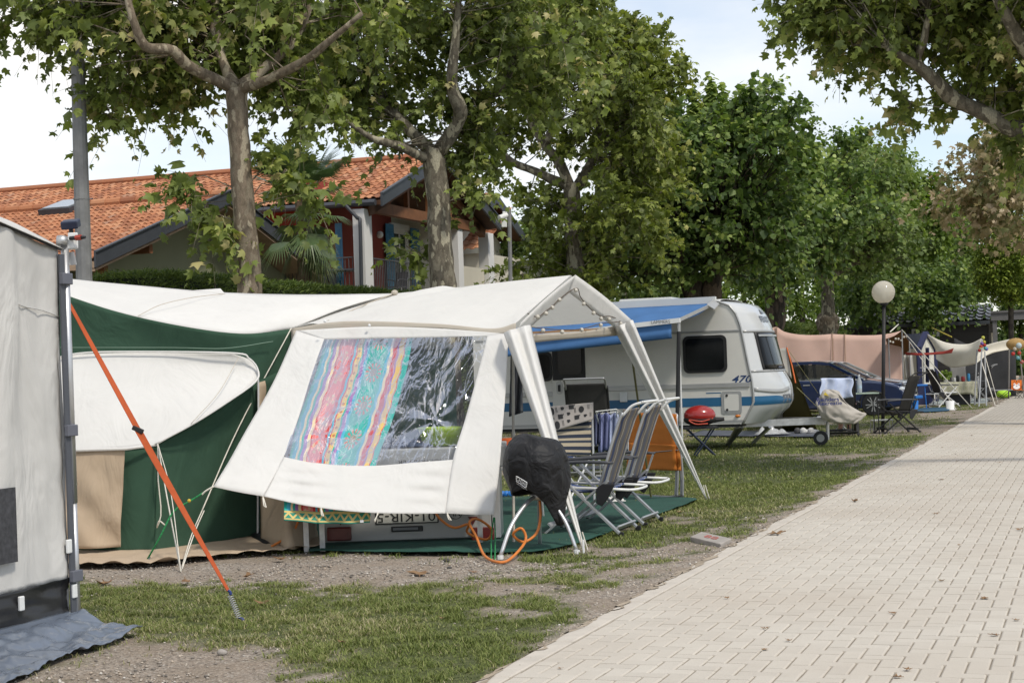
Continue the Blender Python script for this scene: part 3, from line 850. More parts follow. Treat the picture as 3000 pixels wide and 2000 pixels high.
# limes
def lime(label, px, top, ells, stems, Y, n=14, cnt=1.0, tone=0.0, leaf=.195):
    base = P(px, 1100, Y)
    r = thing('lime_tree', label, 'tree', (base.x, Y, -.15), group='clipped lime trees behind the caravan')
    al = []
    for k, (pts, rad) in enumerate(stems):
        mb = MB(); l3 = [Vector((P(*pts[0], Y).x, Y, -.15))] + [P(x, y, Y) for x, y in pts]
        ps, _ = limb_mesh(mb, l3, [rad[0] * 1.2] + list(rad), 16, 14, .16, Y + k)
        mb.build('trunk', BK_LIME, r, smooth=True); al.append(ps[-6:])
    make_crown(r, al, ells, Y, leaf=leaf, T=LIME_T, Fc=LIME_F, lm=LM_LIME, bk=BK_LIME, clump=.6, shoots=6, nl=10, sl=.9, droop=.35, upw=.35, hollow=3.4, brr=.03, tone=tone, pale=.15)
    return r
lime('dark lime tree with two stems and upright shoots behind the caravan', 2060, 210,
     [(2060, 540, 220, 170, 0, 4.0, 190), (2090, 420, 170, 90, 0, 2.8, 70), (2060, 680, 250, 110, 0, 3.8, 110), (1920, 620, 110, 120, 0, 2.8, 46), (2230, 470, 100, 100, 0, 3.0, 40), (1900, 750, 100, 60, -.5, 1.8, 18), (2170, 740, 110, 50, -.5, 1.8, 18)],
     [([(2040, 1000), (2036, 880), (2018, 800), (1990, 700)], [.30, .27, .27, .16]), ([(2078, 1000), (2080, 870), (2092, 780), (2110, 690)], [.32, .30, .29, .18])], 46)
lime('dark lime tree with a single straight trunk beside the burled plane', 2278, 480,
     [(2330, 650, 190, 120, 0, 4.0, 130), (2370, 540, 110, 90, 0, 3.2, 50), (2290, 750, 160, 60, 0, 2.8, 44), (2250, 560, 80, 90, 0, 2.4, 28)],
     [([(2270, 1000), (2272, 900), (2278, 800), (2290, 720)], [.36, .33, .31, .25])], 56, tone=.02)
# tall upright shoots on the first lime
def spire_shoots(parent, pts, Y, lm):
    for px, py, h in pts:
        Pn_, Dn_, Nn_, Sn_, Rn_ = [], [], [], [], []
        b0 = np.array(P(px, py + h, Y)); t0 = np.array(P(px + random.uniform(-8, 8), py, Y))
        n = max(20, int(h * .3))
        for k in range(n):
            t = k / n; th = k * 2.4
            q = b0 + (t0 - b0) * t + RNG.normal(size=3) * .03
            d = np.array([math.cos(th) * .75, math.sin(th) * .75, -.55 - .35 * random.random() + .5 * t])
            Pn_.append(q); Dn_.append(d); Nn_.append([d[0] * 1.2, d[1] * 1.2, .75]); Sn_.append(.30 * (1.1 - .5 * t)); Rn_.append(min(1, .62 + .4 * t * random.random() + .2 * random.random()))
        V, T, R = leaf_geo(np.array(Pn_), np.array(Dn_), np.array(Nn_), np.array(Sn_), LIME_T, LIME_F, np.array(Rn_))
        np_mesh('upright_shoot', V, T, lm, parent, attr=R)
lt = [o for o in bpy.data.objects if o.name == 'lime_tree'][0]
spire_shoots(lt, [(2035, 255, 120), (2072, 205, 140), (2085, 225, 120), (2122, 238, 130), (2172, 240, 130), (2190, 255, 110), (2230, 268, 110), (2260, 285, 90), (2303, 295, 130), (2280, 320, 90), (2060, 310, 110), (2140, 330, 90), (2190, 340, 90), (2345, 380, 100), (2392, 410, 100), (2000, 330, 100), (2020, 290, 90), (2120, 300, 80), (2240, 320, 80), (2160, 290, 90), (2095, 290, 90)], 46, LM_LIME)

# the pale plane with a burl
Y6 = 62
t6 = tree('plane_tree', 'pale plane tree with a swollen burl low on its trunk', Y6,
     [(2428, 1060), (2426, 960), (2425, 900), (2424, 840), (2424, 800)], [.30, .34, .25, .235, .25],
     [([(2418, 815, 0), (2385, 792, 0), (2350, 775, 0), (2300, 740, 0)], [.15, .11, .08, .04]), ([(2430, 815, 0), (2465, 790, 0), (2500, 772, 0), (2550, 720, 0)], [.15, .12, .09, .04]), ([(2424, 815, 0), (2430, 740, 0), (2440, 640, 0)], [.2, .14, .06])],
     [(2480, 640, 150, 110, 0, 4.5, 110), (2520, 540, 120, 90, 0, 4, 80), (2380, 700, 130, 60, 0, 3, 40), (2560, 720, 120, 60, 0, 3, 40)],
     BK_PLANE2, lm=LM_FAR, leaf=.21, T=LIME_T, Fc=LIME_F, shoots=5, nl=8, sl=1.1, droop=.2, upw=.3, brr=.03, tone=.1)
mb = MB(); mb.sphere(P(2425, 945, Y6), .42, 18, 12, (1, .9, 1.1))
for i, v in enumerate(mb.v): mb.v[i] = v + (v - P(2425, 945, Y6)) * (.35 * nz(v, 5, 3))
mb.build('burl', BK_PLANE, t6, smooth=True)
# further trees of the row and woodland behind
def simple_tree(name, label, px, Y, ells, lm, trunk_r=.25, leaf=.3, group=None, cnt_T=(TRI_T, TRI_F), cat='tree', tone=0.0, bk=BK_FAR, shoots=4, nl=8, sl=1.2, top=None):
    b0 = P(px, 1100, Y); r = thing(name, label, cat, (b0.x, Y, -.15), group=group)
    tp = P(px, top or ells[0][1], Y)
    mb = MB(); ps, _ = limb_mesh(mb, [Vector((b0.x, Y, -.15)), lerp(Vector((b0.x, Y, 0)), tp, .5), tp], [trunk_r * 1.2, trunk_r, trunk_r * .35], 10, 9, .1, px)
    mb.build('trunk', bk, r, smooth=True)
    make_crown(r, [ps[-5:]], ells, Y, leaf=leaf, T=cnt_T[0], Fc=cnt_T[1], lm=lm, bk=bk, shoots=shoots, nl=nl, sl=sl, droop=.2, upw=.25, hollow=3, twig=False, tone=tone, clump=.07 * mpp(Y) * 100 if Y > 40 else .4)
    return r
simple_tree('broadleaf_tree', 'light green tree rising beyond the burled plane, fourth crown in the row', 2530, 74, [(2560, 560, 130, 120, 0, 5, 200), (2620, 660, 150, 110, 0, 5, 180), (2500, 500, 70, 70, 0, 3, 50), (2560, 760, 170, 70, 0, 4, 110)], LM_FRESH, .3, .24, 'trees lining the path beyond the caravan', (LIME_T, LIME_F), tone=-.05)
simple_tree('broadleaf_tree', 'dark green tree above the pink windbreak', 2690, 84, [(2700, 690, 150, 120, 0, 5, 210), (2720, 800, 170, 90, 0, 5, 170), (2640, 860, 120, 60, -2, 3, 80)], LM_FAR, .35, .25, 'trees lining the path beyond the caravan', (LIME_T, LIME_F))
simple_tree('broadleaf_tree', 'bright green tree beyond the dark mobile home', 2830, 98, [(2790, 650, 100, 90, 0, 5, 130), (2850, 750, 130, 120, 0, 5, 190), (2770, 800, 110, 80, 0, 4, 100)], LM_FRESH, .35, .28, 'trees lining the path beyond the caravan', (LIME_T, LIME_F), tone=.05)
simple_tree('broadleaf_tree', 'low leafy tree hanging over the roof of the mobile home', 2720, 66, [(2690, 880, 110, 50, 0, 2.5, 80), (2560, 880, 80, 60, 0, 2.5, 60), (2760, 850, 80, 50, 0, 2, 50)], LM_LIME, .2, .2, None, (LIME_T, LIME_F))
bgt = [(1560, 62, 'shady background tree left of the lime stems'), (1830, 70, 'background tree seen under the forked plane'), (1960, 92, 'sunlit background tree seen just left of the lime stems'), (2180, 96, 'background tree glimpsed between the two limes'), (2350, 104, 'background tree glimpsed behind the burled trunk'), (2520, 112, 'background tree behind the dark windbreak poles')]
for i, (px, Y, lb) in enumerate(bgt):
    simple_tree('broadleaf_tree', lb, px, Y, [(px, 790, 160, 130, 0, 3.5, 150), (px + 10, 900, 150, 80, 0, 3, 120)], LM_FRESH if i > 1 else LM_FAR, .18, .26, 'background trees behind the hedge', shoots=4, nl=8)

# --- trees on the right of the path
YR = 21.0
bR = PO + D * 15.5 + PR * 5.9
rt = thing('plane_tree', 'large plane tree leaning its mottled limb in from the right edge', 'tree', (bR.x, bR.y, -.15))
mb = MB(); tp = P(3150, 420, YR)
ps0, _ = limb_mesh(mb, [Vector((bR.x, bR.y, -.15)), Vector((bR.x - .1, bR.y - .1, 1.8)), Vector((bR.x - .6, bR.y - .2, 3.5)), tp], [.36, .3, .26, .24], 16, 14, .08, 5)
mb.build('trunk', BK_PLANE2, rt, smooth=True)
RL = [([(3150, 425, 0), (3000, 388, 0), (2943, 367, 0), (2887, 332, 0), (2795, 291, 0), (2759, 255, -.1), (2708, 209, -.2), (2667, 179, -.3), (2600, 140, -.4)], [.15, .12, .105, .10, .095, .085, .075, .06, .035]),
      ([(2700, 205, -.2), (2688, 173, -.2), (2708, 115, -.3), (2720, 30, -.4)], [.06, .055, .05, .03]),
      ([(3150, 420, 0), (3000, 330, .8), (2880, 280, 1.2), (2872, 178, 1.4), (2890, 40, 1.5)], [.16, .13, .10, .095, .05]),
      ([(3160, 420, 0), (3080, 250, -.5), (2980, 100, -1.0), (2900, -40, -1.3)], [.15, .12, .09, .05])]
al = [ps0[-4:]]
for lp, rad in RL:
    mb = MB(); ps, _ = limb_mesh(mb, [P(x, y, YR + dy) for x, y, dy in lp], rad, 22, 10, .1, lp[0][0]); mb.build('limb', BK_PLANE2, rt, smooth=True); al.append(ps)
make_crown(rt, al, [(2550, 60, 160, 70, .4, 1.0, 32), (2450, 10, 120, 70, .2, .9, 17), (2700, -10, 220, 80, .7, 1.2, 40), (2930, 60, 130, 120, -.2, 1.1, 30), (2820, 310, 70, 25, .5, .5, 3), (2985, 240, 50, 60, .5, .6, 5),
                    (2530, 130, 80, 40, .3, .6, 6), (2760, -130, 420, 100, 0, 1.8, 50), (3090, 180, 140, 240, 0, 1.4, 36), (2985, 430, 60, 30, .4, .5, 3), (2700, 290, 60, 20, .3, .4, 2), (2890, 200, 70, 40, .9, .5, 4)], YR, leaf=.175, clump=.32, lm=LM_PLANE, bk=BK_PLANE2, shoots=5, nl=11, sl=.55, droop=.4, brr=.013, tone=.08)
simple_tree('plane_tree', 'drying plane tree with tan leaves at the right edge', 3060, 34, [(2935, 540, 100, 90, 0, 2.0, 40), (3070, 560, 130, 150, 0, 2.6, 50), (2890, 610, 60, 40, 0, 1.2, 9), (2980, 430, 90, 60, 0, 1.6, 18)], LM_DRY, .25, .175, None, (PLANE_T, PLANE_F), bk=BK_PLANE2, shoots=5, nl=10, sl=.75, tone=-.05)
# conifer
cY = 60
cb = P(2960, 1100, cY); cn = thing('cypress_tree', 'yellow green cypress beside the dark mobile home', 'tree', (cb.x, cY, -.15))
mb = MB(); ps, _ = limb_mesh(mb, [Vector((cb.x, cY, -.15)), P(2962, 800, cY), P(2965, 560, cY)], [.11, .09, .04], 8, 8, .1); mb.build('trunk', BK_FAR, cn, smooth=True)
make_crown(cn, [ps], [(2965, 640, 75, 90, 0, 1.0, 110), (2945, 770, 80, 100, 0, 1.2, 190), (3005, 770, 90, 130, 0, 1.4, 190), (2905, 800, 40, 60, 0, .7, 50), (2950, 850, 55, 40, 0, .8, 60)], cY, leaf=.12, T=TRI_T * np.array([.6, 1.3, 1]), Fc=TRI_F, lm=LM_CON, bk=BK_FAR, shoots=6, nl=10, sl=.5, droop=-.2, upw=.9, hollow=3.5, twig=False)
# ================================================================== HOUSES, HEDGE, POLES, PALM
m_green = M('green render', (.30, .31, .20), .9, .07, .7, .3, 60, dirt=.12, tint=(.2, .2, .13))
m_red = M('red render', (.25, .05, .035), .9, .1, .9, .3, 60, dirt=.12)
m_cream = M('cream render', (.60, .56, .46), .9, .06, .9, .25, 60, dirt=.12, tint=(.4, .36, .28))
m_white = M('white render', (.72, .71, .69), .85, .05, 1.5, .2, 60, dirt=.1, tint=(.5, .48, .44))
m_fascia = M('dark metal fascia', (.055, .06, .07), .45, .12, 2, .1, 40)
m_wood = M('brown timber', (.20, .085, .035), .7, .25, 3, .3, 50, dirt=.3)
m_woodd = M('dark timber boards', (.10, .045, .022), .75, .3, 2.5, .3, 40)
m_woodp = M('pale timber', (.36, .25, .17), .75, .2, 3, .3, 50, dirt=.3)
m_blue = M('blue painted shutter', (.07, .23, .38), .55, .12, 3, .15, 60)
m_glass = M('window glass', (.05, .06, .065), .06, .3, .6, 0, 1, spec=.8)
m_frame = M('white window frame', (.74, .74, .72), .5, .04, 3, .05, 40)
m_rail = M('grey railing', (.10, .10, .105), .5, .15, 6, .1, 60)
mt_, nt, b, out = new_mat('clay roof tile')
at = node(nt, 'ShaderNodeAttribute', attribute_name='rnd'); oi = nt.nodes.new('ShaderNodeObjectInfo'); ge = nt.nodes.new('ShaderNodeNewGeometry')
rr = math_(nt, 'FRACT', math_(nt, 'ADD', at.outputs['Fac'], oi.outputs['Random']))
c = ramp(nt, rr, [(0, (.26, .10, .05)), (.35, (.38, .15, .07)), (.7, (.45, .19, .09)), (.92, (.51, .25, .13)), (1, (.32, .18, .12))])
n2 = node(nt, 'ShaderNodeTexNoise', Scale=3.0, Detail=8.0, Roughness=.7); nt.links.new(ge.outputs['Position'], n2.inputs['Vector'])
c = mixc(nt, ramp(nt, n2.outputs['Fac'], [(.5, 0.0), (.75, .55)]), c, (.20, .11, .07))
nt.links.new(c, b.inputs['Base Color']); b.inputs['Roughness'].default_value = .85
def tile_field(parent, eave, along, up, ncol, nrow, tw, th, singles=0, name='roof_tile'):
    """overlapping rolled clay tiles; eave = lower corner, along = unit along the eave, up = unit up the slope"""
    eave, along, up = Vector(eave), Vector(along), Vector(up); nrm = along.cross(up).normalized()
    if nrm.z < 0: nrm = -nrm
    prof = [(0, .0), (.18, .006), (.36, .0), (.55, .032), (.75, .046), (.95, .030), (1.06, .0)]
    n = len(prof)
    loc = [Vector((0, 0, 0))]
    vs = []
    for v, zz in ((-.04, .030), (1.08, .0)):
        for x, z in prof: vs.append(along * (x * tw) + up * (v * th) + nrm * (z + zz))
    for x, z in prof: vs.append(along * (x * tw) + up * (-.04 * th) + nrm * (z + .012))
    fs = [(i, i + 1, n + i + 1, n + i) for i in range(n - 1)] + [(2 * n + i, 2 * n + i + 1, i + 1, i) for i in range(n - 1)]
    cells = [(i, j) for j in range(nrow) for i in range(ncol)]
    org = lambda i, j: eave + along * ((i + (j % 2) * .0) * tw) + up * (j * th)
    vis = []
    for i, j in cells:
        q = org(i, j); x, y = pix(*q); vis.append(q.y if 0 < x < 3000 and 0 < y < 2000 else 1e9)
    order = sorted(range(len(cells)), key=lambda k: vis[k])[:singles]
    sset = set(order)
    if singles:
        me = bpy.data.meshes.new(name); me.from_pydata([tuple(v) for v in vs], [], fs); me.materials.append(mt_)
        W = WM[parent.name]
        for k in order:
            if vis[k] > 1e8: sset.discard(k); continue
            o = bpy.data.objects.new(name, me); COL.objects.link(o); o.parent = parent
            o.location = org(*cells[k]) - W.translation + nrm * random.uniform(-.004, .006)
    A = np.array([tuple(v) for v in vs]); Vv, Ff, Rr = [], [], []
    for k, ij in enumerate(cells):
        if k in sset: continue
        o = np.array(org(*ij)) + np.array(nrm) * random.uniform(-.004, .006)
        Ff += [tuple(x + len(Vv) * len(A) for x in f) for f in fs]; Vv.append(A + o); Rr += [random.random()] * len(fs)
    if Vv:
        o = np_mesh('roof_tiles', np.concatenate(Vv), np.array(Ff), mt_, parent, attr=np.array(Rr), smooth=False); o['kind'] = 'stuff'
def ridge_tiles(parent, a, b, r, n):
    me = None
    for i in range(n):
        p, q = lerp(a, b, i / n), lerp(a, b, (i + 1.12) / n)
        mb = MB(); mb.tube([p, q], [r * 1.08, r * .9], 10); mb.build('ridge_tile', mt_, parent)

# ---- green gable wing
gl = P(275, 752, 34.0); ga = onplane(623, 562, gl, PR); gr = onplane(983, 819, gl, PR)
sW = (gr - gl).dot(D); ez = (gl.z + gr.z) / 2; az = ga.z
gl = Vector((gl.x, gl.y, ez)); gr = gl + D * sW; ga = gl + D * sW / 2; ga.z = az
LEN = 17.0
hg = thing('house', 'green rendered house wing with orange tiled gable roof and skylight', 'house', (gl.x, gl.y, 0))
inset = -PR * .9
wl_ = gl + inset + D * .75; wr_ = gr + inset - D * .75
gz_ = lambda p: ez + (az - ez) * (1 - abs((p - ga).dot(D)) / (sW / 2)) - .28
poly = [Vector((wl_.x, wl_.y, -.1)), Vector((wr_.x, wr_.y, -.1)), Vector((wr_.x, wr_.y, gz_(wr_))), Vector(((ga + inset).x, (ga + inset).y, az - .28)), Vector((wl_.x, wl_.y, gz_(wl_)))]
MB().prism(poly, -PR * .3).build('gable_wall', m_green, hg)
MB().obox(Vector((wl_.x, wl_.y, -.1)), -PR * (LEN - 1), D * .3, UP * (gz_(wl_) + .1)).build('side_wall', m_green, hg)
for a, b_ in ((gl, ga), (gr, ga)):
    sl_ = (b_ - a)
    MB().prism([a - UP * .10, b_ - UP * .10, b_ - UP * .26, a - UP * .26], -PR * LEN).build('roof_deck', m_woodp, hg)
    MB().prism([a + UP * .09, b_ + UP * .09, b_ - UP * .22, a - UP * .22], PR * .05).build('fascia', m_fascia, hg)
    MB().prism([a + UP * .125, b_ + UP * .125, b_ + UP * .095, a + UP * .095], PR * .09 - UP * 0).build('fascia_cap', m_fascia, hg)
    MB().prism([a - UP * .225, b_ - UP * .225, b_ - UP * .30, a - UP * .30], -PR * .06).build('barge_board', m_woodp, hg)
slopeL = (ga - gl).length
tile_field(hg, gl - PR * .02 - UP * .05, -PR, (ga - gl).normalized(), int(LEN / .165), 17, .165, slopeL / 17, 300)
tile_field(hg, gr - PR * .02 - UP * .05, -PR, (ga - gr).normalized(), int(LEN / .33), 9, .33, slopeL / 9)
ridge_tiles(hg, ga + UP * .03, ga - PR * LEN + UP * .03, .12, 40)
for t in (.11, .42): 
    q = gl.lerp(ga, t) - UP * .34
    MB().obox(q - PR * .75 - D * .07 - UP * .2, PR * .62, D * .14, UP * .2).build('rafter_end', m_wood, hg)
# skylight on the left slope
un_ = (ga - gl).normalized(); nn = (-PR).cross(un_); nn = nn if nn.z > 0 else -nn
sk = onplane(205, 625, gl, nn)
MB().obox(sk - nn * .02, -PR * .9, un_ * 1.1, nn * .16).build('skylight_frame', m_fascia, hg)
MB().obox(sk - PR * .08 + un_ * .08 + nn * .145, -PR * .74, un_ * .94, nn * .02).build('skylight_pane', M('skylight glass', (.35, .38, .40), .08, .1, 1, 0, 1, spec=.9), hg)

# ---- red house with balcony
rl = P(1114, 572, 43.0); ra = onplane(1290, 452, rl, PR); r2 = onplane(1462, 652, rl, PR)
sW2 = (r2 - rl).dot(D); ez2 = (rl.z + r2.z) / 2; az2 = ra.z
rl.z = ez2; r2 = rl + D * sW2; ra = rl + D * sW2 / 2; ra.z = az2
hr = thing('house', 'red house with white pillars, blue shutters and tiled gable over its balcony', 'house', (rl.x, rl.y, 0))
for a, b_ in ((rl, ra), (r2, ra)):
    MB().prism([a - UP * .10, b_ - UP * .10, b_ - UP * .22, a - UP * .22], -PR * 14).build('roof_deck', m_woodd, hr)
    MB().prism([a + UP * .06, b_ + UP * .06, b_ - UP * .26, a - UP * .26], PR * .06).build('fascia', m_fascia, hr)
    MB().prism([a + UP * .10, b_ + UP * .10, b_ + UP * .062, a + UP * .062], PR * .10).build('fascia_cap', m_fascia, hr)
sl2 = (ra - rl).length
tile_field(hr, rl - PR * .03 - UP * .05, -PR, (ra - rl).normalized(), 100, 13, .22, sl2 / 13)
tile_field(hr, r2 - PR * .03 - UP * .05, -PR, (ra - r2).normalized(), 40, 8, .35, sl2 / 8)
MB().tube([ra + UP * .02 - PR * .1, ra - PR * 22 + UP * .02], .11, 8).build('ridge_tiles', mt_, hr)
MB().tube([rl - UP * .16 - PR * .1 - D * .1, rl - UP * .16 - PR * 9 - D * .1], .085, 8).build('gutter', m_fascia, hr)
pc = onplane(1069, 700, rl - PR * .45, PR); pc.z = 0           # near corner of the corner pillar
floor_z = onplane(1085, 752, rl - PR * .45, PR).z - 1.05
def pillar(c, w1=.48, w2=.34, top=None):
    MB().obox(Vector((c.x, c.y, 0)), D * w1, -PR * w2, UP * (top or ez2 - .3)).build('pillar', m_white, hr, bevel=.01)
pillar(pc)
pc2 = onplane(1349, 900, rl - PR * .45, PR); pillar(pc2, .4)
pc3 = onplane(1437, 900, rl - PR * .45, PR); pillar(pc3, .5)
MB().obox(Vector((pc.x, pc.y, floor_z - .25)) - PR * .02, D * 9.8, -PR * 9, UP * .25).build('balcony_floor', m_cream, hr)
wpA = pc - PR * 1.9; 
MB().obox(Vector((wpA.x, wpA.y, -.1)) + D * .9, D * 5.2, -PR * .3, UP * (az2 - .8)).build('wall', m_red, hr, label='dark red rendered wall behind the balcony')
MB().obox(Vector((wpA.x, wpA.y, -.1)) + D * 6.1, D * 3.6, -PR * .3, UP * (ez2 + .5)).build('wall', m_cream, hr, label='cream wall behind the far end of the balcony')
sidew = wpA + D * .9
MB().obox(Vector((sidew.x, sidew.y, -.1)) - PR * .3, -PR * 8, D * .3, UP * (ez2 + .2)).build('wall', m_red, hr, label='red side wall with blue shutter')
def on_wall(px, py, A=wpA, n=PR): return onplane(px, py, A, n)
# door with frame, panes, shutters
dA, dB = on_wall(1141, 668), on_wall(1190, 675); dz = dA.z; dw = (dB - dA).dot(D)
d0 = Vector((dA.x, dA.y, floor_z)) + PR * .004
for o_, l_ in ((0, .16), (dw - .16, .16)): MB().obox(d0 + D * o_, D * l_, PR * .06, UP * (dz - floor_z)).build('door_frame', m_frame, hr)
MB().obox(Vector((d0.x, d0.y, dz)) - D * .06, D * (dw + .12), PR * .08, UP * .16).build('door_lintel', m_frame, hr)
dr = MB().obox(d0 + D * .16, D * (dw - .32), PR * .03, UP * (dz - floor_z)).build('door', m_frame, hr)
for k in range(2): MB().obox(d0 + D * (.22 + k * (dw - .32) / 2) + PR * .032 + UP * .15, D * ((dw - .32) / 2 - .12), PR * .006, UP * (dz - floor_z - .3)).build('pane', m_glass, dr)
def shutter(p0, w, z0, z1, along, nrm):
    s_ = MB().obox(Vector((p0.x, p0.y, z0)), along * w, nrm * .03, UP * (z1 - z0)).build('shutter', m_blue, hr)
    mb = MB(); n = 26
    for k in range(n):
        z = z0 + .08 + (z1 - z0 - .2) * k / n
        mb.obox(Vector((p0.x, p0.y, z)) + along * .06 + nrm * .03, along * (w - .12), nrm * .018 - UP * .02, UP * .03)
    mb.build('slats', m_blue, s_, kind='stuff')
sA = on_wall(1121, 663); shutter(sA + PR * .08, (on_wall(1144, 668) - sA).dot(D), floor_z, dz + .1, D, PR)
sA = on_wall(1195, 680); shutter(sA + PR * .08, (on_wall(1219, 684) - sA).dot(D), floor_z, dz + .1, D, PR)
sB = onplane(984, 655, sidew, D); sC = onplane(1004, 655, sidew, D)
shutter(sB - D * .04, (sC - sB).dot(PR), floor_z, sB.z, PR, -D)
for lp in (on_wall(1109, 688), onplane(1042, 690, sidew, D)): MB().sphere(lp + PR * .06 - D * .05, .11, 10, 6).build('wall_lamp', m_frame, hr, smooth=True)
# railing along the front and the left side
def railing(a, b_, parent=hr):
    mb = MB(); L = (b_ - a).length; n = int(L / .11)
    mb.bar(a + UP * (floor_z + 1.05), b_ + UP * (floor_z + 1.05), .045, .03); mb.bar(a + UP * (floor_z + .1), b_ + UP * (floor_z + .1), .04, .02)
    for k in range(n + 1):
        p = a.lerp(b_, k / n); mb.bar(p + UP * (floor_z + .1), p + UP * (floor_z + 1.04), .016, .016, D)
    return mb.build('railing', m_rail, parent, kind='stuff')
pg = Vector((pc.x, pc.y, 0)) - PR * .2
railing(pg + D * .5, pg + D * 4.4); railing(pg - PR * .2 + D * .05, pg - PR * 3.2 + D * .05)
MB().obox(Vector((pc2.x, pc2.y, floor_z)) + D * .42 - PR * .3, Vector((pc3.x - pc2.x, pc3.y - pc2.y, 0)) - D * .45, PR * .14, UP * (onplane(1400, 782, rl - PR * .45, PR).z - floor_z)).build('parapet', m_cream, hr)
# timber truss in the open gable
ta = onplane(1088, 606, rl - PR * .5, PR); tb = Vector((r2.x, r2.y, ta.z)) - PR * .5 - D * .6
MB().bar(ta, tb, .2, .3).build('tie_beam', m_wood, hr)
for a in (rl, r2): MB().bar(a - PR * .5 - UP * .42 + (ra - a) * .04, ra - PR * .5 - UP * .42, .2, .26).build('rafter', m_wood, hr)
for f_ in (.3, .5, .7):
    q = ta.lerp(tb, f_); zt = ez2 + (az2 - ez2) * (1 - abs(f_ - .5) * 2) - .5
    MB().bar(q, Vector((q.x, q.y, max(zt, q.z + .15))), .13, .13, D).build('king_post', m_wood, hr)
MB().tube(spline([onplane(1000, 585, pc - D * .3, D), onplane(1012, 602, pc - D * .22, D), onplane(1048, 640, pc - D * .12, D), onplane(1055, 660, pc - D * .1, D), onplane(1060, 900, pc - D * .1, D)], 16), .05, 8).build('downpipe', m_fascia, hr, smooth=True)
# second gable to the right
q0 = onplane(1400, 640, rl + D * 9 - PR * 1.5, PR); q1 = onplane(1450, 563, q0, PR); q2 = onplane(1535, 685, q0, PR)
h2 = thing('house', 'far house gable with grey fascia showing right of the red house', 'house', (q0.x, q0.y, 0))
for a, b_ in ((q0, q1), (q2, q1)):
    MB().prism([a - UP * .02, b_ - UP * .02, b_ - UP * .36, a - UP * .36], PR * .06).build('fascia', m_fascia, h2)
    MB().prism([a - UP * .1, b_ - UP * .1, b_ - UP * .25, a - UP * .25], -PR * 12).build('roof_deck', m_woodd, h2)
tile_field(h2, q0 - PR * .03 - UP * .05, -PR, (q1 - q0).normalized(), 30, 8, .35, (q1 - q0).length / 8)
tile_field(h2, q2 - PR * .03 - UP * .05, -PR, (q1 - q2).normalized(), 30, 10, .35, (q1 - q2).length / 10)
MB().prism([Vector((q0.x, q0.y, 0)) - PR * .9, Vector((q2.x, q2.y, 0)) - PR * .9, q2 - PR * .9 - UP * .3, q1 - PR * .9 - UP * .35, q0 - PR * .9 - UP * .3], -PR * .3).build('gable_wall', m_cream, h2)
q3 = onplane(1500, 610, q2 + D * 6, PR); q4 = onplane(1560, 600, q3, PR)
h3 = thing('house', 'low orange tiled roof peeping out behind the security camera', 'house', (q3.x, q3.y, 0))
tile_field(h3, Vector((q3.x, q3.y, q3.z - 1.6)) - D * 3, -PR, (D * 3 + UP * 1.6).normalized(), 40, 9, .32, .38)
MB().obox(Vector((q3.x, q3.y, -.1)) - D * 2.6 - PR * .2, D * 7, -PR * 10, UP * (q3.z - 1.6)).build('wall', m_cream, h3)
# plastic chair and table on the balcony
m_dplast = M('dark plastic', (.06, .065, .08), .4, .1, 4, .05, 40)
def plastic_chair(loc, rz, label):
    t = thing('plastic_chair', label, 'chair', loc, rz)
    mb = MB(); mb.box((0, 0, .44), (.45, .45, .03)); mb.build('seat', m_dplast, t, local=True, bevel=.01)
    mb = MB(); mb.sheet(lambda u, v: Vector(((u - .5) * .44, -.2 - .1 * v, .46 + .42 * v)), 6, 6); mb.build('backrest', m_dplast, t, local=True, solid=.015)
    for x in (-.2, .2):
        for y in (-.2, .2):
            mb = MB(); mb.tube([(x, y, .43), (x * 1.15, y * 1.15, 0)], .018, 6); mb.build('leg', m_dplast, t, local=True)
        mb = MB(); mb.tube(spline([(x * 1.1, -.24, .62), (x * 1.1, .0, .66), (x * 1.1, .2, .62), (x * 1.1, .2, .44)], 8), .018, 6); mb.build('armrest', m_dplast, t, local=True, smooth=True)
c1 = onplane(1160, 800, pc - PR * 1.0, PR); plastic_chair((c1.x, c1.y, floor_z), AP + 2.2, 'dark plastic armchair in front of the balcony door')
c2 = onplane(1010, 800, pc - PR * 1.2 + D * .3, D); tbl = thing('balcony_table', 'dark table on the balcony left of the white pillar', 'table', (c2.x, c2.y, floor_z))
MB().box((0, 0, .73), (1.2, .8, .04)).build('tabletop', m_dplast, tbl, local=True)
for x in (-.5, .5):
    for y in (-.32, .32): MB().tube([(x, y, .71), (x * 1.05, y * 1.05, 0)], .022, 6).build('leg', m_dplast, tbl, local=True)

# ---- galvanised pole, security camera pole
m_galv = M('galvanised steel', (.205, .205, .205), .65, .22, 3, .15, 40, metal=.0, dirt=.4, tint=(.3, .3, .3))
pp = [P(247, 830, 24.0), P(223, 20, 24.0)]
dirp = (pp[1] - pp[0]).normalized(); base = pp[0] - dirp * (pp[0].z / dirp.z); top = pp[0] + dirp * 6.2
po = thing('steel_pole', 'tall grey galvanised steel pole at the left', 'pole', tuple(base))
MB().tube([base, base.lerp(top, .5), top], [.138, .112, .085], 12).build('shaft', m_galv, po)
j = P(239, 583, 24.0); MB().tube([j - dirp * .012, j + dirp * .012], .122, 12).build('joint_ring', m_galv, po)
MB().tube([base - UP * .02, base + UP * .03], .22, 12).build('base_plate', m_galv, po)
cp0 = P(1488, 840, 37.0); cp = thing('camera_pole', 'thin pole carrying a white security camera before the red house', 'pole', (cp0.x, 37.0, 0))
MB().tube([(cp0.x, 37, -.1), P(1492, 612, 37)], .045, 8).build('shaft', m_galv, cp)
MB().box(P(1479, 633, 36.95), (.1, .1, .2)).build('bracket_box', m_frame, cp, bevel=.01)
MB().tube([P(1484, 630, 36.9), P(1462, 638, 36.7)], .055, 10).build('camera_body', m_frame, cp)
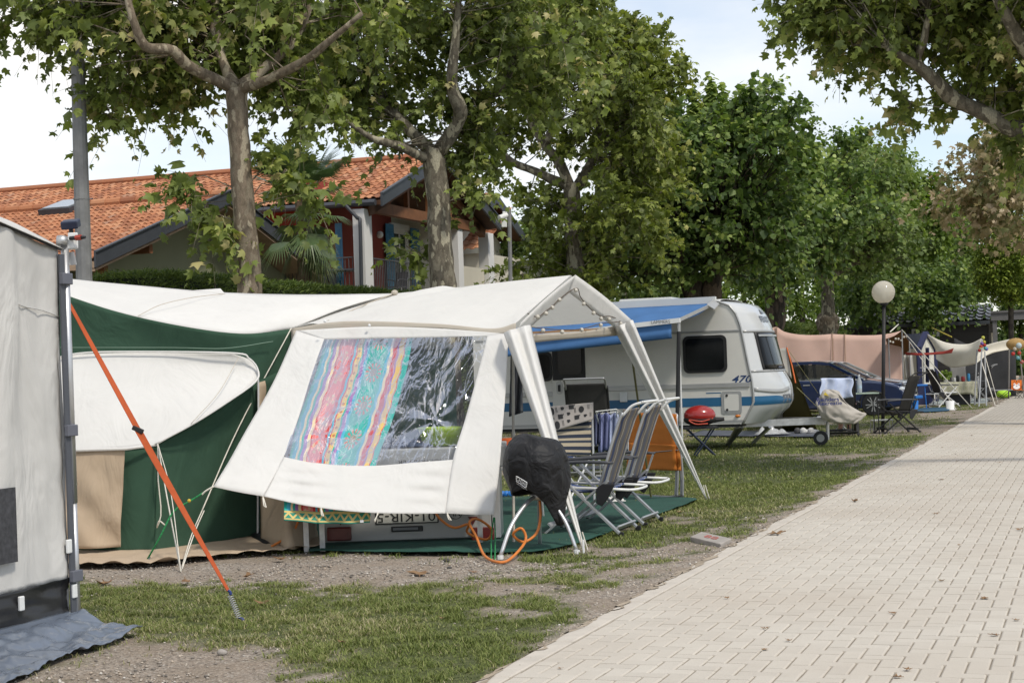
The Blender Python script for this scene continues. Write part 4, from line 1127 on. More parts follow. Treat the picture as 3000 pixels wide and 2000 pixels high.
MB().box(P(1477, 653, 36.9), (.12, .12, .2)).build('junction_box', m_frame, cp, bevel=.01)

# ---- hedge
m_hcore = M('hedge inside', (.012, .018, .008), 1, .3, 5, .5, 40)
LM_HEDGE = leaf_mat('thuja sprays', [(0, (.04, .07, .012)), (.5, (.085, .13, .022)), (1, (.17, .22, .05))], .2)
h0 = P(424, 800, 26.0); h0.z = 0; HT = P(424, 788, 26.0).z
hd = thing('hedge', 'long clipped green thuja hedge behind the tents', 'hedge', tuple(h0))
HL, HWd = 84.0, 1.0
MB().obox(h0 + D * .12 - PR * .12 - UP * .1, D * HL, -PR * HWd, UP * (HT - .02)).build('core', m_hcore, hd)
def hedge_pts(n, s0, s1):
    s = s0 + RNG.random(n) * (s1 - s0); k = RNG.random(n)
    bump_ = .10 * (fbm(s * 1.1, s * 0 + 3, 3) - .5)
    top = k < .42; end = (k > .97) & (s0 < .5)
    v = np.where(top, RNG.random(n) * (HWd + .2), RNG.random(n) * .12)
    z = np.where(top, HT + bump_ - .02 - .10 * RNG.random(n), RNG.random(n) ** .7 * HT)
    s = np.where(end, RNG.random(n) * .15, s); v = np.where(end, RNG.random(n) * HWd, v)
    pos = np.array(h0)[None] + np.outer(s, D) - np.outer(v, PR); pos[:, 2] = z
    nr = np.where(top[:, None], np.array([0, 0, 1.0]), np.array(PR)[None] * .8 + np.array([0, 0, .5]))
    nr = np.where(end[:, None], -np.array(D)[None] + np.array([0, 0, .4]), nr)
    return pos, norm(nr + RNG.normal(size=(n, 3)) * .5)
Vv, Tt, Rr = [], [], []; off = 0
for n, s0, s1, sz in ((70000, 0, 14, .065), (36000, 14, 45, .11), (18000, 45, HL, .18)):
    pos, dr_ = hedge_pts(n, s0, s1)
    V, T, R = leaf_geo(pos, dr_, norm(RNG.normal(size=(n, 3))), sz * (.5 + RNG.random(n)), TRI_T * np.array([.26, 1.25, 1]), TRI_F, RNG.random(n))
    Vv.append(V); Tt.append(T + off); Rr.append(R); off += len(V)
np_mesh('foliage', np.concatenate(Vv), np.concatenate(Tt), LM_HEDGE, hd, attr=np.concatenate(Rr))

# ---- fan palm behind the first plane tree
LM_PALM = leaf_mat('palm leaf', [(0, (.05, .085, .03)), (.5, (.085, .135, .05)), (.85, (.15, .19, .075)), (1, (.28, .26, .13))], .2, .4)
yp = 39.0; pcn = P(885, 590, yp)
pm = thing('palm_tree', 'fan palm with spiky leaves between the two houses', 'tree', (pcn.x, yp, -.1))
mb = MB(); limb_mesh(mb, [Vector((pcn.x, yp, -.1)), Vector((pcn.x, yp, 2.5)), pcn], [.2, .17, .16], 12, 10, .15, 9); mb.build('trunk', M('palm fibre', (.13, .09, .055), .95, .35, 12, .8, 50), pm, smooth=True)
rp = random.Random(5)
for k in range(50):
    th = rp.uniform(0, 6.283); el = rp.uniform(-1.25, 1.35)
    dv = Vector((math.cos(th) * math.cos(el), math.sin(th) * math.cos(el), math.sin(el)))
    hub = pcn + dv * rp.uniform(.5, .95) + UP * (.12 if el > 0 else -.2 + .35 * el)
    side = dv.cross(UP).normalized() if abs(dv.z) < .97 else Vector((1, 0, 0))
    nrm_ = side.cross(dv).normalized()
    mb = MB(); mb.tube([pcn + UP * .05, hub], [.016, .011], 5)
    nL = 22; R_ = rp.uniform(.65, .9)
    for q in range(nL):
        a = lerp(-1.35, 1.35, q / (nL - 1)); e = dv * math.cos(a) + side * math.sin(a)
        ln = R_ * (1 - .22 * abs(a) / 1.35); w = .021
        pr_ = e.cross(nrm_).normalized() * w
        p1 = hub + e * ln * .5 + nrm_ * .01; p2 = hub + e * ln - UP * (.10 + .16 * max(0, .6 - el) * .6) * rp.uniform(.6, 1.3)
        mb.add([hub - pr_ * .3, hub + pr_ * .3, p1 + pr_, p1 - pr_, p2], [(0, 1, 2, 3), (3, 2, 4)])
    o = mb.build('frond', LM_PALM, pm)
    at_ = o.data.attributes.new('rnd', 'FLOAT', 'FACE'); base_ = rp.random() * .6 + (.3 if el < -.6 else 0)
    at_.data.foreach_set('value', [min(1, base_ + rp.random() * .3) for _ in o.data.polygons])
# ================================================================== FOREGROUND TENT, AWNING, TRAILER
m_cv = M('white canvas', (.83, .815, .785), .92, .03, 2.2, .25, 260, trans=.3, spec=.2, dirt=.12, tint=(.62, .57, .49), crease=.35)
m_cvb = M('cream canvas', (.70, .64, .55), .92, .04, 2.5, .25, 240, trans=.45, spec=.2, dirt=.08, tint=(.5, .45, .38))
m_grn = M('green canvas', (.045, .095, .062), .9, .14, 1.6, .25, 240, trans=.12, spec=.2, dirt=.15, tint=(.08, .13, .09), crease=.4)
m_bei = M('beige canvas', (.50, .39, .28), .9, .08, 3, .25, 200, trans=.1, spec=.2, dirt=.2, tint=(.35, .27, .19), crease=.6)
m_rope = M('white rope', (.66, .62, .54), .9, .12, 30, .3, 300)
m_alu = M('aluminium', (.55, .55, .56), .38, .08, 8, .08, 120, metal=.75)
m_alud = M('dull tube', (.33, .31, .27), .5, .15, 8, .1, 120, metal=.3)
m_blk = M('black plastic', (.018, .018, .02), .45, .2, 8, .1, 120)
m_wpl = M('white plastic', (.72, .72, .71), .45, .05, 6, .05, 60)
m_org = M('orange hose', (.62, .19, .035), .45, .1, 8, .1, 80)
m_steel = M('zinc steel', (.5, .5, .5), .4, .2, 10, .1, 90, metal=.7)
m_ink = M('black print', (.02, .02, .022), .7, .1, 9, 0)

m_cvt = M('thin white canvas', (.86, .84, .80), .92, .03, 2.2, .25, 260, trans=.33, spec=.2, dirt=.1, tint=(.65, .6, .52), crease=.3)
# ---- the main tent body
tent = thing('trailer_tent', 'white and green trailer tent with gabled white canopy and beige groundsheet', 'tent', tuple(G(800, 1625)))
eave = [P(150, 850, 15.0), P(350, 915, 15.0), P(560, 960, 15.0), P(720, 977, 15.15), P(852, 964, 15.55)]
ridge = [P(150, 812, 16.6), P(420, 838, 16.4), P(650, 857, 16.2), P(900, 863, 16.2), P(1155, 860, 16.6)]
bk = [p + D * 1.6 - UP * .55 for p in ridge]
MB().sheet(patch([eave, [lerp(a, b_, .5) + UP * .03 for a, b_ in zip(eave, ridge)], ridge], .02, 1.6, 2, (0, 0, 1)), 40, 12).build('roof', m_cv, tent, smooth=True, solid=.004)
MB().sheet(patch([ridge, bk], .01, 1.5, 5, (0, 0, 1)), 30, 6).build('back_roof', m_cv, tent, smooth=True, solid=.004)
bw = [Vector((p.x, p.y, 0.02)) for p in bk]
MB().sheet(patch([bk, bw], .03, 1.2, 8), 24, 10).build('back_wall', m_grn, tent, smooth=True, solid=.004)
lowA = [P(150, 1070, 15.02), P(400, 1075, 15.03), P(600, 1085, 15.08), P(740, 1150, 15.22), P(858, 1150, 15.6)]
MB().sheet(patch([eave, [lerp(a, b_, .5) + Vector((0, .03, 0)) for a, b_ in zip(eave, lowA)], lowA], .025, 1.7, 11), 40, 12).build('green_band', m_grn, tent, smooth=True, solid=.003)
# sloping white panel of the sleeping wing
rowsW = [[P(150, 1328, 14.30), P(300, 1320, 14.27), P(460, 1302, 14.26)],
         [P(150, 1262, 14.42), P(350, 1255, 14.40), P(562, 1243, 14.42)],
         [P(150, 1200, 14.55), P(380, 1196, 14.55), P(662, 1180, 14.62)],
         [P(150, 1130, 14.72), P(400, 1130, 14.74), P(746, 1118, 14.92)],
         [P(150, 1072, 14.86), P(400, 1070, 14.88), P(752, 1082, 15.02)],
         [P(150, 1050, 14.90), P(400, 1048, 14.92), P(728, 1052, 15.02)],
         [P(215, 1038, 14.93), P(400, 1033, 14.95), P(682, 1036, 14.99)]]
MB().sheet(patch(rowsW, .012, 2.0, 17), 34, 30).build('white_panel', m_cv, tent, smooth=True, solid=.004)
pip = [P(455, 1300, 14.22), P(562, 1243, 14.38), P(662, 1180, 14.58), P(748, 1118, 14.88), P(755, 1082, 14.98), P(730, 1050, 14.98), P(682, 1034, 14.95), P(400, 1030, 14.9), P(240, 1034, 14.88), P(150, 1052, 14.86)]
MB().tube(spline(pip, 50), .009, 6).build('piping', m_cv, tent, smooth=True)
MB().tube(spline([P(755, 1082, 14.99), P(757, 1200, 15.04), P(755, 1590, 15.06)], 20), .010, 6).build('door_zip', m_wpl, tent, smooth=True)
sid = [P(458, 1303, 14.28), P(560, 1248, 14.60), P(660, 1183, 14.85), P(742, 1124, 15.08), P(858, 1070, 15.3)]
sidb = [G(450, 1632), G(560, 1618), G(660, 1604), G(752, 1590), G(858, 1578)]
sidb = [p + UP * .02 for p in sidb]
MB().sheet(patch([sid, [lerp(a, b_, .5) + Vector((0, .04, 0)) for a, b_ in zip(sid, sidb)], sidb], .03, 2.2, 21, (.5, -.8, 0)), 30, 20).build('side_wall', m_grn, tent, smooth=True, solid=.003)
fw = [P(150, 1327, 14.32), P(300, 1319, 14.29), P(460, 1303, 14.28)]; fwb = [G(150, 1628) + UP * .02, G(300, 1634) + UP * .02, G(450, 1632) + UP * .02]
MB().sheet(patch([fw, fwb], .02, 2.0, 25), 20, 14).build('front_wall', m_grn, tent, smooth=True, solid=.003)
bp = [[P(150, 1322, 14.26), P(260, 1318, 14.22), P(366, 1316, 14.2)], [P(150, 1470, 14.24), P(260, 1470, 14.16), P(358, 1470, 14.2)], [P(150, 1608, 14.2), P(260, 1606, 14.14), P(352, 1602, 14.17)]]
def beige(u, v):
    q = patch(bp)(u, v); fold = math.sin((u * 3.2 + (1 - v) * 3.8) * 2.6) * .04 * v * (1 - .4 * v)
    return q + Vector((0, fold, 0)) + Vector((0, .012 * nz(q, 6, 2), 0))
MB().sheet(beige, 26, 26).build('window_flap', m_bei, tent, smooth=True, solid=.004)
MB().tube([P(150, 1322, 14.24), P(260, 1317, 14.2), P(370, 1314, 14.18), P(460, 1301, 14.24)], .016, 6).build('hem', m_cv, tent, smooth=True)
sk0 = [G(150, 1622), G(300, 1630), G(455, 1627), G(600, 1608), G(760, 1588), G(930, 1575)]
sk1 = [G(150, 1664), G(300, 1667), G(455, 1664), G(620, 1642), G(800, 1628), G(940, 1612)]
def skirt(u, v):
    q = lerp(curve_at(sk0, u), curve_at(sk1, u), v)
    q = q + Vector((0, .03 * nz(q, 3, 4) * v, 0)); q.z = .022 + .05 * (1 - v) + abs(nz(q, 5, 9)) * .05 * v + (.02 if v > .95 else 0)
    return q
MB().sheet(skirt, 60, 6).build('groundsheet_skirt', m_bei, tent, smooth=True, solid=.004)
# crumpled beige door cloth by the trailer
dc0 = [P(757, 1120, 15.06), P(800, 1110, 15.25), P(840, 1115, 15.1), P(905, 1100, 15.4)]
dc1 = [P(762, 1330, 15.0), P(800, 1330, 15.2), P(850, 1330, 14.95), P(915, 1330, 15.3)]
dc2 = [G(765, 1600) + UP * .03, G(810, 1612) + UP * .06, G(860, 1618) + UP * .03, G(930, 1590) + UP * .03]
MB().sheet(patch([dc0, dc1, dc2], .06, 4.0, 31, (.3, -1, 0)), 24, 26).build('door_curtain', m_bei, tent, smooth=True, solid=.004)
MB().sheet(patch([[P(858, 968, 15.45), P(960, 975, 15.35)], [P(845, 1130, 15.4), P(950, 1120, 15.3)]], .02, 4, 33), 10, 10).build('cream_strip', m_cvb, tent, smooth=True, solid=.003)
# black sheet set in for the dark opening at foot of the door
MB().sheet(patch([[G(735, 1585) + UP * .13, G(775, 1580) + UP * .16, G(800, 1590) + UP * .1], [G(740, 1600) + UP * .03, G(780, 1612) + UP * .04, G(812, 1612) + UP * .03]], .02, 6, 3), 8, 6).build('opening_sheet', m_blk, tent, smooth=True, solid=.004)
# faint seams on the white roof
for a in ([P(405, 925, 14.97), P(470, 893, 15.25), P(560, 872, 15.6), P(655, 860, 16.1)],): MB().tube(spline(a, 20), .0035, 5).build('seam', m_cvb, tent, smooth=True)
MB().tube(spline([P(560, 1240, 14.36), P(640, 1150, 14.62), P(700, 1045, 14.93)], 14), .003, 5).build('seam', m_cvb, tent, smooth=True)
MB().tube(spline([P(150, 1018, 14.96), P(500, 1018, 14.97), P(660, 1020, 14.99), P(800, 1000, 15.3)], 20), .004, 5).build('seam', M('green seam', (.16, .24, .18), .9, .1), tent, smooth=True)
MB().add([P(560, 852, 16.28), P(646, 846, 16.2), P(660, 862, 16.1)], [(0, 1, 2)]).build('roof_tip', m_cv, tent, solid=.01)

# ---- canopy
E1, E2, PK = P(1511, 946, 14.9), P(1837, 938, 17.6), P(1672, 806, 16.25)
B1, RB = P(853, 962, 15.55), P(1155, 860, 16.7)
B2 = Vector((RB.x + .45, RB.y + 1.4, B1.z))
el = [B1, P(1014, 941, 15.35), P(1274, 948, 15.1), P(1440, 962, 14.93), E1]
rg = [RB, P(1290, 845, 16.6), P(1430, 831, 16.45), P(1560, 817, 16.33), PK]
midl = [lerp(a, b_, .5) + UP * (.03 if i not in (0, 4) else .0) for i, (a, b_) in enumerate(zip(el, rg))]
def croof(u, v):
    q = patch([el, midl, rg], .012, 2.5, 41, (0, 0, 1))(u, v)
    f = math.exp(-((u - .1 - .15 * v) / .12) ** 2); q.z += .025 * f * math.sin(24 * (u - v * .45))
    return q
MB().sheet(croof, 50, 16).build('canopy_roof', m_cvt, tent, smooth=True, label='left slope of the white canopy roof')
er = [B2, lerp(B2, E2, .5) - UP * .02, E2]; rg3 = [RB, lerp(RB, PK, .5), PK]
MB().sheet(patch([rg3, [lerp(a, b_, .5) + UP * .02 for a, b_ in zip(rg3, er)], er], .012, 2.5, 43, (0, 0, 1)), 24, 12).build('canopy_roof', m_cvt, tent, smooth=True, label='right slope of the white canopy roof')
for nm, pts in (('eave_hem', [p - UP * .03 + Vector((0, -.01, 0)) for p in el]),):
    MB().sheet(patch([el, [p - UP * (.055 + .02 * math.sin(i * 2)) + Vector((0, -.02, 0)) for i, p in enumerate(el)]], .006, 5, 2), 40, 3).build(nm, m_cvb, tent, smooth=True, solid=.003)
# wide fabric border round the open gable
def border(a, b_, wdn, name):
    out_ = (PR * .05)
    inn = -PR * .12
    MB().sheet(lambda u, v: lerp(lerp(a, b_, u), lerp(a, b_, u) - UP * (wdn + .02 * math.sin(u * 3.1)) + inn * .2, v) + out_ * (1 - v) + UP * .02 * math.sin(math.pi * u), 16, 4).build(name, m_cv, tent, smooth=True, solid=.004)
border(E1, PK, .17, 'gable_border'); border(PK, E2, .17, 'gable_border')
# rear inner wall seen through the gable
MB().add([B1 - UP * .02, B2 - UP * .02, RB - UP * .03], [(0, 1, 2)]).build('inner_gable', m_cvt, tent)
MB().bar(lerp(E1, B1, .06) - UP * .10, lerp(E2, B2, .06) - UP * .08, .022, .022).build('cross_pole', M('bamboo pole', (.30, .17, .08), .6, .2), tent)
MB().sheet(patch([[E1 - UP * .10 - PR * .05, lerp(E1, E2, .5) - UP * .11 - PR * .08, E2 - UP * .05 - PR * .05], [E1 - UP * .20 - PR * .07, lerp(E1, E2, .5) - UP * .17 - PR * .1, E2 - UP * .16 - PR * .07]], .01, 4, 3), 16, 3).build('valance', m_cvb, tent, smooth=True, solid=.003)
# canopy legs: folded tapering straps of cloth, each in two faces
def cloth_leg(tl, tm, tr, foot, name, mid=None):
    fl = [[tl, lerp(tl, foot, .5), foot], [tm, lerp(tm, foot, .5) + (mid or Vector((0, 0, 0))), foot], [tr, lerp(tr, foot, .5), foot]]
    def fn(u, v):
        a = curve_at([lerp(c[0], c[2], v) for c in fl], u) if False else lerp(lerp(fl[0][0], foot, v), lerp(fl[2][0], foot, v), u)
        bulge = math.sin(u * math.pi) * (1 - v) + .35 * math.sin(u * 3 * math.pi) * (1 - v)
        q = a + (fl[1][0] - lerp(fl[0][0], fl[2][0], .5)) * bulge
        return q + Vector((.008 * (u - .5) * 2, 0, 0)) + Vector((0, .01 * nz(q, 6, 3), 0))
    MB().sheet(fn, 14, 26).build(name, m_cv, tent, smooth=True, solid=.004)
f1, f2 = G(1711, 1614), G(2070, 1462)
cloth_leg(P(1478, 975, 14.8), P(1515, 960, 14.55), P(1552, 952, 14.95), f1, 'canopy_leg')
cloth_leg(P(1800, 962, 17.45), P(1832, 945, 17.2), P(1852, 938, 17.65), f2, 'canopy_leg')
for f_ in (f1, f2):
    for k in (-1, 1): MB().tube([f_ + UP * .16 + Vector((-.02 + .01 * k, 0, 0)), f_ + Vector((.02 * k + .01, 0, .01))], .006, 5).build('leg_tape', m_rope, tent)
MB().tube([P(1503, 965, 15.0), G(1505, 1596)], .013, 8).build('tent_pole', m_alud, tent)
MB().tube([P(1840, 960, 17.55), G(1908, 1462)], .012, 8).build('tent_pole', M('olive pole', (.16, .15, .06), .5, .2), tent)
MB().sphere(P(1156, 857, 16.6), .035, 8, 6, (1, 1, .8)).build('ridge_knob', m_cvb, tent, smooth=True)
MB().tube(spline([P(1155, 860, 16.62), P(1100, 880, 16.3), P(1040, 905, 15.9), P(960, 940, 15.5)], 16), .006, 5).build('seam', m_cvb, tent, smooth=True)
# toggles on the eave
for px, py in ((952, 941), (1082, 953)): MB().sphere(P(px, py, 15.15), .014, 8, 6).build('toggle', m_wpl, tent, smooth=True)

# ---- the wall panel with clear window, swung out as a sunshade
def FY(px, py):
    t = (px - 625) / 860; v = (py - 970) / 500
    return lerp(lerp(15.62, 14.86, t), lerp(13.72, 13.9, t), min(max(v, 0), 1.1))
def Q(px, py, o=0.0): return P(px, py, FY(px, py) + o)
flap = thing('tent_window_wall', 'white tent wall with clear plastic window swung out towards the camera', 'tent wall', tuple(G(1050, 1640)))
def fsheet(rows, name, wr=.015, ws=3, wo=0, nu=20, nv=20, mat=m_cv, o=0.0):
    return MB().sheet(patch([[Q(x, y, o) for x, y in r] for r in rows], wr, ws, wo), nu, nv).build(name, mat, flap, smooth=True, solid=.003)
fsheet([[(868, 968), (1080, 957), (1280, 962), (1488, 978)], [(948, 994), (1080, 992), (1280, 988), (1428, 984)]], 'top_band', .006, 4, 1, 30, 5)
fsheet([[(868, 968), (910, 978), (950, 992)], [(800, 1120), (860, 1112), (912, 1100)], [(715, 1270), (795, 1252), (872, 1230)], [(672, 1348), (755, 1345), (831, 1338)], [(625, 1425), (700, 1441), (771, 1453)]], 'left_panel', .012, 3, 5, 16, 30)
fsheet([[(1428, 984), (1458, 980), (1490, 976)], [(1398, 1100), (1440, 1110), (1483, 1120)], [(1362, 1230), (1415, 1245), (1472, 1260)], [(1327, 1346), (1395, 1362), (1462, 1380)], [(1305, 1503), (1375, 1506), (1446, 1508)]], 'right_panel', .012, 3, 9, 16, 30)
def bottom(u, v):
    rows = [[Q(831, 1338), Q(930, 1356), Q(1080, 1364), Q(1220, 1354), Q(1327, 1346)], [Q(800, 1396), Q(915, 1420), Q(1065, 1434), Q(1205, 1432), Q(1316, 1425)], [Q(771, 1453), Q(900, 1481), Q(1050, 1499), Q(1190, 1504), Q(1305, 1503)]]
    q = patch(rows)(u, v)
    w = .016 * math.sin(v * 22 + 3 * math.sin(u * 3)) * (math.exp(-((u - .2) / .13) ** 2) + math.exp(-((u - .85) / .12) ** 2)) * math.sin(math.pi * v)
    return q + Vector((0, w + .01 * nz(q, 3, 7), 0))
MB().sheet(bottom, 60, 26).build('bottom_panel', m_cv, flap, smooth=True, solid=.003)
mp, nt, b, out = new_mat('clear crumpled plastic')
b.inputs['Base Color'].default_value = (1, 1, 1, 1); b.inputs['Roughness'].default_value = .03; b.inputs['Metallic'].default_value = 0
b.inputs['Specular IOR Level'].default_value = 1.0; b.inputs['IOR'].default_value = 1.6
uvc = tcoord(nt, 'UV', (5, 1.6, 1))
n1 = node(nt, 'ShaderNodeTexNoise', Scale=1.6, Detail=3.0, Distortion=1.2); nt.links.new(uvc, n1.inputs['Vector'])
n2 = node(nt, 'ShaderNodeTexNoise', Scale=9.0, Detail=2.0, Distortion=.8); nt.links.new(uvc, n2.inputs['Vector'])
hgt = math_(nt, 'ADD', n1.outputs['Fac'], math_(nt, 'MULTIPLY', n2.outputs['Fac'], .18))
gl_ = node(nt, 'ShaderNodeBsdfGlossy', Roughness=.04); gl_.inputs['Color'].default_value = (.95, .95, .97, 1)
bp_ = node(nt, 'ShaderNodeBump', Strength=1.0, Distance=.025); nt.links.new(hgt, bp_.inputs['Height']); nt.links.new(bp_.outputs[0], gl_.inputs['Normal'])
tr = nt.nodes.new('ShaderNodeBsdfTransparent'); tr.inputs[0].default_value = (.96, .97, .98, 1)
fr = node(nt, 'ShaderNodeFresnel', IOR=1.5); nt.links.new(bp_.outputs[0], fr.inputs['Normal'])
ridge_n = node(nt, 'ShaderNodeTexNoise', Scale=1.5, Detail=2.5, Distortion=1.2); nt.links.new(uvc, ridge_n.inputs['Vector'])
crease = ramp(nt, math_(nt, 'ABSOLUTE', math_(nt, 'SUBTRACT', ridge_n.outputs['Fac'], .5)), [(0.0, .42), (.006, .25), (.018, .02), (.1, .0)])
mx = nt.nodes.new('ShaderNodeMixShader'); nt.links.new(math_(nt, 'MINIMUM', math_(nt, 'ADD', math_(nt, 'MULTIPLY', fr.outputs[0], .55), math_(nt, 'ADD', crease, .0)), .8), mx.inputs[0])
nt.links.new(tr.outputs[0], mx.inputs[1]); nt.links.new(gl_.outputs[0], mx.inputs[2]); nt.links.new(mx.outputs[0], out.inputs[0])
def win(u, v):
    rows = [[Q(948, 992), Q(1080, 990), Q(1280, 986), Q(1430, 982)], [Q(905, 1110), Q(1050, 1112), Q(1240, 1108), Q(1398, 1104)], [Q(868, 1230), Q(1020, 1240), Q(1215, 1235), Q(1362, 1228)], [Q(830, 1338), Q(990, 1363), Q(1190, 1360), Q(1327, 1346)]]
    q = patch(rows)(u, v)
    e = min(1, 7 * u, 7 * (1 - u)) * min(1, 7 * v, 7 * (1 - v))
    d = .020 * nz((u * 6, v * 2.0, 0), 1, 3) + .006 * nz((u * 17, v * 5, 0), 1, 8) * (.4 + .9 * u)
    for cu, cv, s_ in ((.79, .66, 1.0), (.2, .78, .8)):     # pulled points with radiating folds
        dx, dy = u - cu, (v - cv) * .7; r = math.hypot(dx, dy); th = math.atan2(dy, dx)
        d += s_ * .022 * math.sin(th * 7 + 1) * math.exp(-r / .14) * min(1, r * 25)
    return q + Vector((0, d * e, .004 * nz((u * 9, v * 9, 2))))
MB().sheet(win, 110, 70).build('window', mp, flap, smooth=True)
for px, py, dx, dy in ((770, 1458, 10, 28), (940, 1490, 8, 22), (1108, 1504, -10, 24), (1310, 1506, 12, 18)):
    MB().tube([Q(px, py - 4), Q(px + dx * .3, py + 4), Q(px + dx, py + dy), Q(px + dx * .7 - 4, py + dy * .8), Q(px, py)], .005, 5).build('loop', m_rope, flap)

# ---- towel hung inside the window wall
mw, nt, b, out = new_mat('patterned beach towel')
uv = tcoord(nt, 'UV'); sx = nt.nodes.new('ShaderNodeSeparateXYZ'); nt.links.new(uv, sx.inputs[0])
U, Vv_ = sx.outputs[0], sx.outputs[1]
wob = math_(nt, 'MULTIPLY', math_(nt, 'SINE', math_(nt, 'MULTIPLY', Vv_, 70.0)), .006)
uu = math_(nt, 'ADD', U, wob)
teal, blu, yel, red_, pnk, pur, tan_ = (.02, .40, .33), (.07, .42, .56), (.80, .52, .12), (.60, .05, .04), (.76, .20, .19), (.34, .15, .42), (.85, .64, .36)
st_ = [(0, teal), (.035, blu), (.075, tan_), (.10, teal), (.125, pur), (.16, tan_), (.19, red_), (.21, pnk), (.33, red_), (.36, blu), (.385, red_), (.40, yel), (.45, teal), (.47, pur), (.51, blu), (.54, teal), (.74, blu), (.77, tan_), (.80, red_), (.85, pur), (.87, yel), (.925, red_), (.935, teal)]
base_c = ramp(nt, uu, st_, 'CONSTANT')
# sun wheels down the teal stripe and drops down the pink stripe
def motif(u0, n, rad, col, c, petals=12):
    du = math_(nt, 'MULTIPLY', math_(nt, 'SUBTRACT', U, u0), 1.0)
    dv = math_(nt, 'MULTIPLY', math_(nt, 'SUBTRACT', math_(nt, 'FRACT', math_(nt, 'MULTIPLY', Vv_, float(n))), .5), 1.7 / n)
    r = math_(nt, 'SQRT', math_(nt, 'ADD', math_(nt, 'MULTIPLY', du, du), math_(nt, 'MULTIPLY', dv, dv)))
    an = math_(nt, 'ARCTAN2', dv, du); pt = math_(nt, 'SINE', math_(nt, 'MULTIPLY', an, float(petals)))
    ins = math_(nt, 'LESS_THAN', r, rad); inn_ = math_(nt, 'LESS_THAN', r, rad * .42); ring = math_(nt, 'GREATER_THAN', r, rad * .55)
    f = math_(nt, 'MAXIMUM', math_(nt, 'MULTIPLY', math_(nt, 'MULTIPLY', ins, ring), math_(nt, 'GREATER_THAN', pt, 0.0)), math_(nt, 'MULTIPLY', inn_, math_(nt, 'GREATER_THAN', math_(nt, 'SINE', math_(nt, 'MULTIPLY', r, 420.0)), -.2)))
    return mixc(nt, f, c, col)
c = motif(.64, 6, .085, (.52, .13, .10), base_c); c = motif(.27, 9, .05, (.66, .45, .30), c, 4); c = motif(.425, 26, .016, (.40, .08, .05), c, 1)
zig = math_(nt, 'MULTIPLY', math_(nt, 'ABSOLUTE', math_(nt, 'SUBTRACT', math_(nt, 'FRACT', math_(nt, 'MULTIPLY', U, 10.0)), .5)), 2.0)
vb = math_(nt, 'DIVIDE', math_(nt, 'SUBTRACT', Vv_, .955), .03)
zf = math_(nt, 'LESS_THAN', math_(nt, 'ABSOLUTE', math_(nt, 'SUBTRACT', zig, vb)), .28)
edge_ = math_(nt, 'MAXIMUM', math_(nt, 'LESS_THAN', math_(nt, 'ABSOLUTE', math_(nt, 'SUBTRACT', Vv_, .948)), .006), math_(nt, 'LESS_THAN', math_(nt, 'ABSOLUTE', math_(nt, 'SUBTRACT', Vv_, .991)), .004))
bc = mixc(nt, math_(nt, 'MAXIMUM', zf, edge_), (.03, .24, .17), (.62, .47, .18))
c = mixc(nt, math_(nt, 'GREATER_THAN', Vv_, .940), c, bc)
nt.links.new(c, b.inputs['Base Color']); b.inputs['Roughness'].default_value = .95
nn_ = node(nt, 'ShaderNodeTexNoise', Scale=300.0); nt.links.new(uv, nn_.inputs['Vector']); bump(nt, b, nn_.outputs['Fac'], .4, .003)
tw = thing('beach_towel', 'colourful striped beach towel hanging behind the clear window', 'towel', tuple(G(960, 1600)))
tl_ = [(965, 955), (925, 1090), (870, 1240), (838, 1400), (833, 1522)]; tr_ = [(1216, 950), (1190, 1090), (1150, 1230), (1098, 1370), (1083, 1530)]
def towel(u, v):
    L_ = [Q(x, y, .13) for x, y in tl_]; R_ = [Q(x, y, .13) for x, y in tr_]
    a, b2 = curve_at(L_, v), curve_at(R_, v); q = lerp(a, b2, u)
    return q + Vector((0, .03 * math.sin(u * 16 + v * 5) * (.35 + .65 * v) + .02 * nz((u * 4, v * 6, 1)), -.02 * math.sin(u * math.pi) * v))
MB().sheet(towel, 60, 60).build('cloth', mw, tw, smooth=True, solid=.005)
MB().box(Q(1060, 1526, .10), (.03, .002, .022)).build('care_tag', m_wpl, tw)

# ---- folding trailer: upside-down rear panel with lamps and plate, kitchen box above
m_gp = M('grey trailer panel', (.34, .34, .335), .5, .06, 2, .05, 50, dirt=.15, tint=(.24, .23, .21))
m_lamp = M('dark red lamp', (.10, .012, .012), .3, .3, 9, .1, 80, coat=.4)
trl = thing('folding_trailer', 'grey folding trailer with upside-down number plate under the canopy', 'trailer', tuple(G(1200, 1622)))
TY = 14.45
x0, x1 = P(938, 1500, TY).x, P(1440, 1500, TY).x
MB().obox((x0, TY, .05), (x1 - x0, 0, 0), (0, .06, 0), (0, 0, .80)).build('rear_panel', m_gp, trl, bevel=.012)
MB().obox((x1 + .002, TY - .01, .04), (.075, 0, 0), (.02, .5, 0), (0, 0, .82)).build('side_edge', m_alu, trl, bevel=.006)
MB().obox((x0 - .2, TY + .1, .66), (x1 - x0 + .35, 0, 0), (0, .9, 0), (0, 0, .19)).build('kitchen_box', m_gp, trl, bevel=.01)
def onp(px, py, o=0.0): return P(px, py, TY - .001 - o)
for lx in (995, 1415):
    c_ = onp(lx, 1562); MB().box(c_ - Vector((0, .03, 0)), (.215 if lx < 1000 else .2, .06, .12)).build('rear_lamp', m_lamp, trl, bevel=.012)
MB().box(onp(1193, 1548) - Vector((0, .006, 0)), (.28, .012, .05)).build('handle_recess', m_blk, trl, bevel=.006)
MB().box(onp(1188, 1548) - Vector((0, .016, 0)), (.22, .012, .022)).build('handle', M('grey handle', (.16, .17, .18), .4), trl, bevel=.004)
pl = MB().box(onp(1192, 1510) - Vector((0, .005, 0)), (.535, .008, .12)).build('number_plate', M('plate white', (.62, .61, .56), .5, .04), trl, bevel=.003)
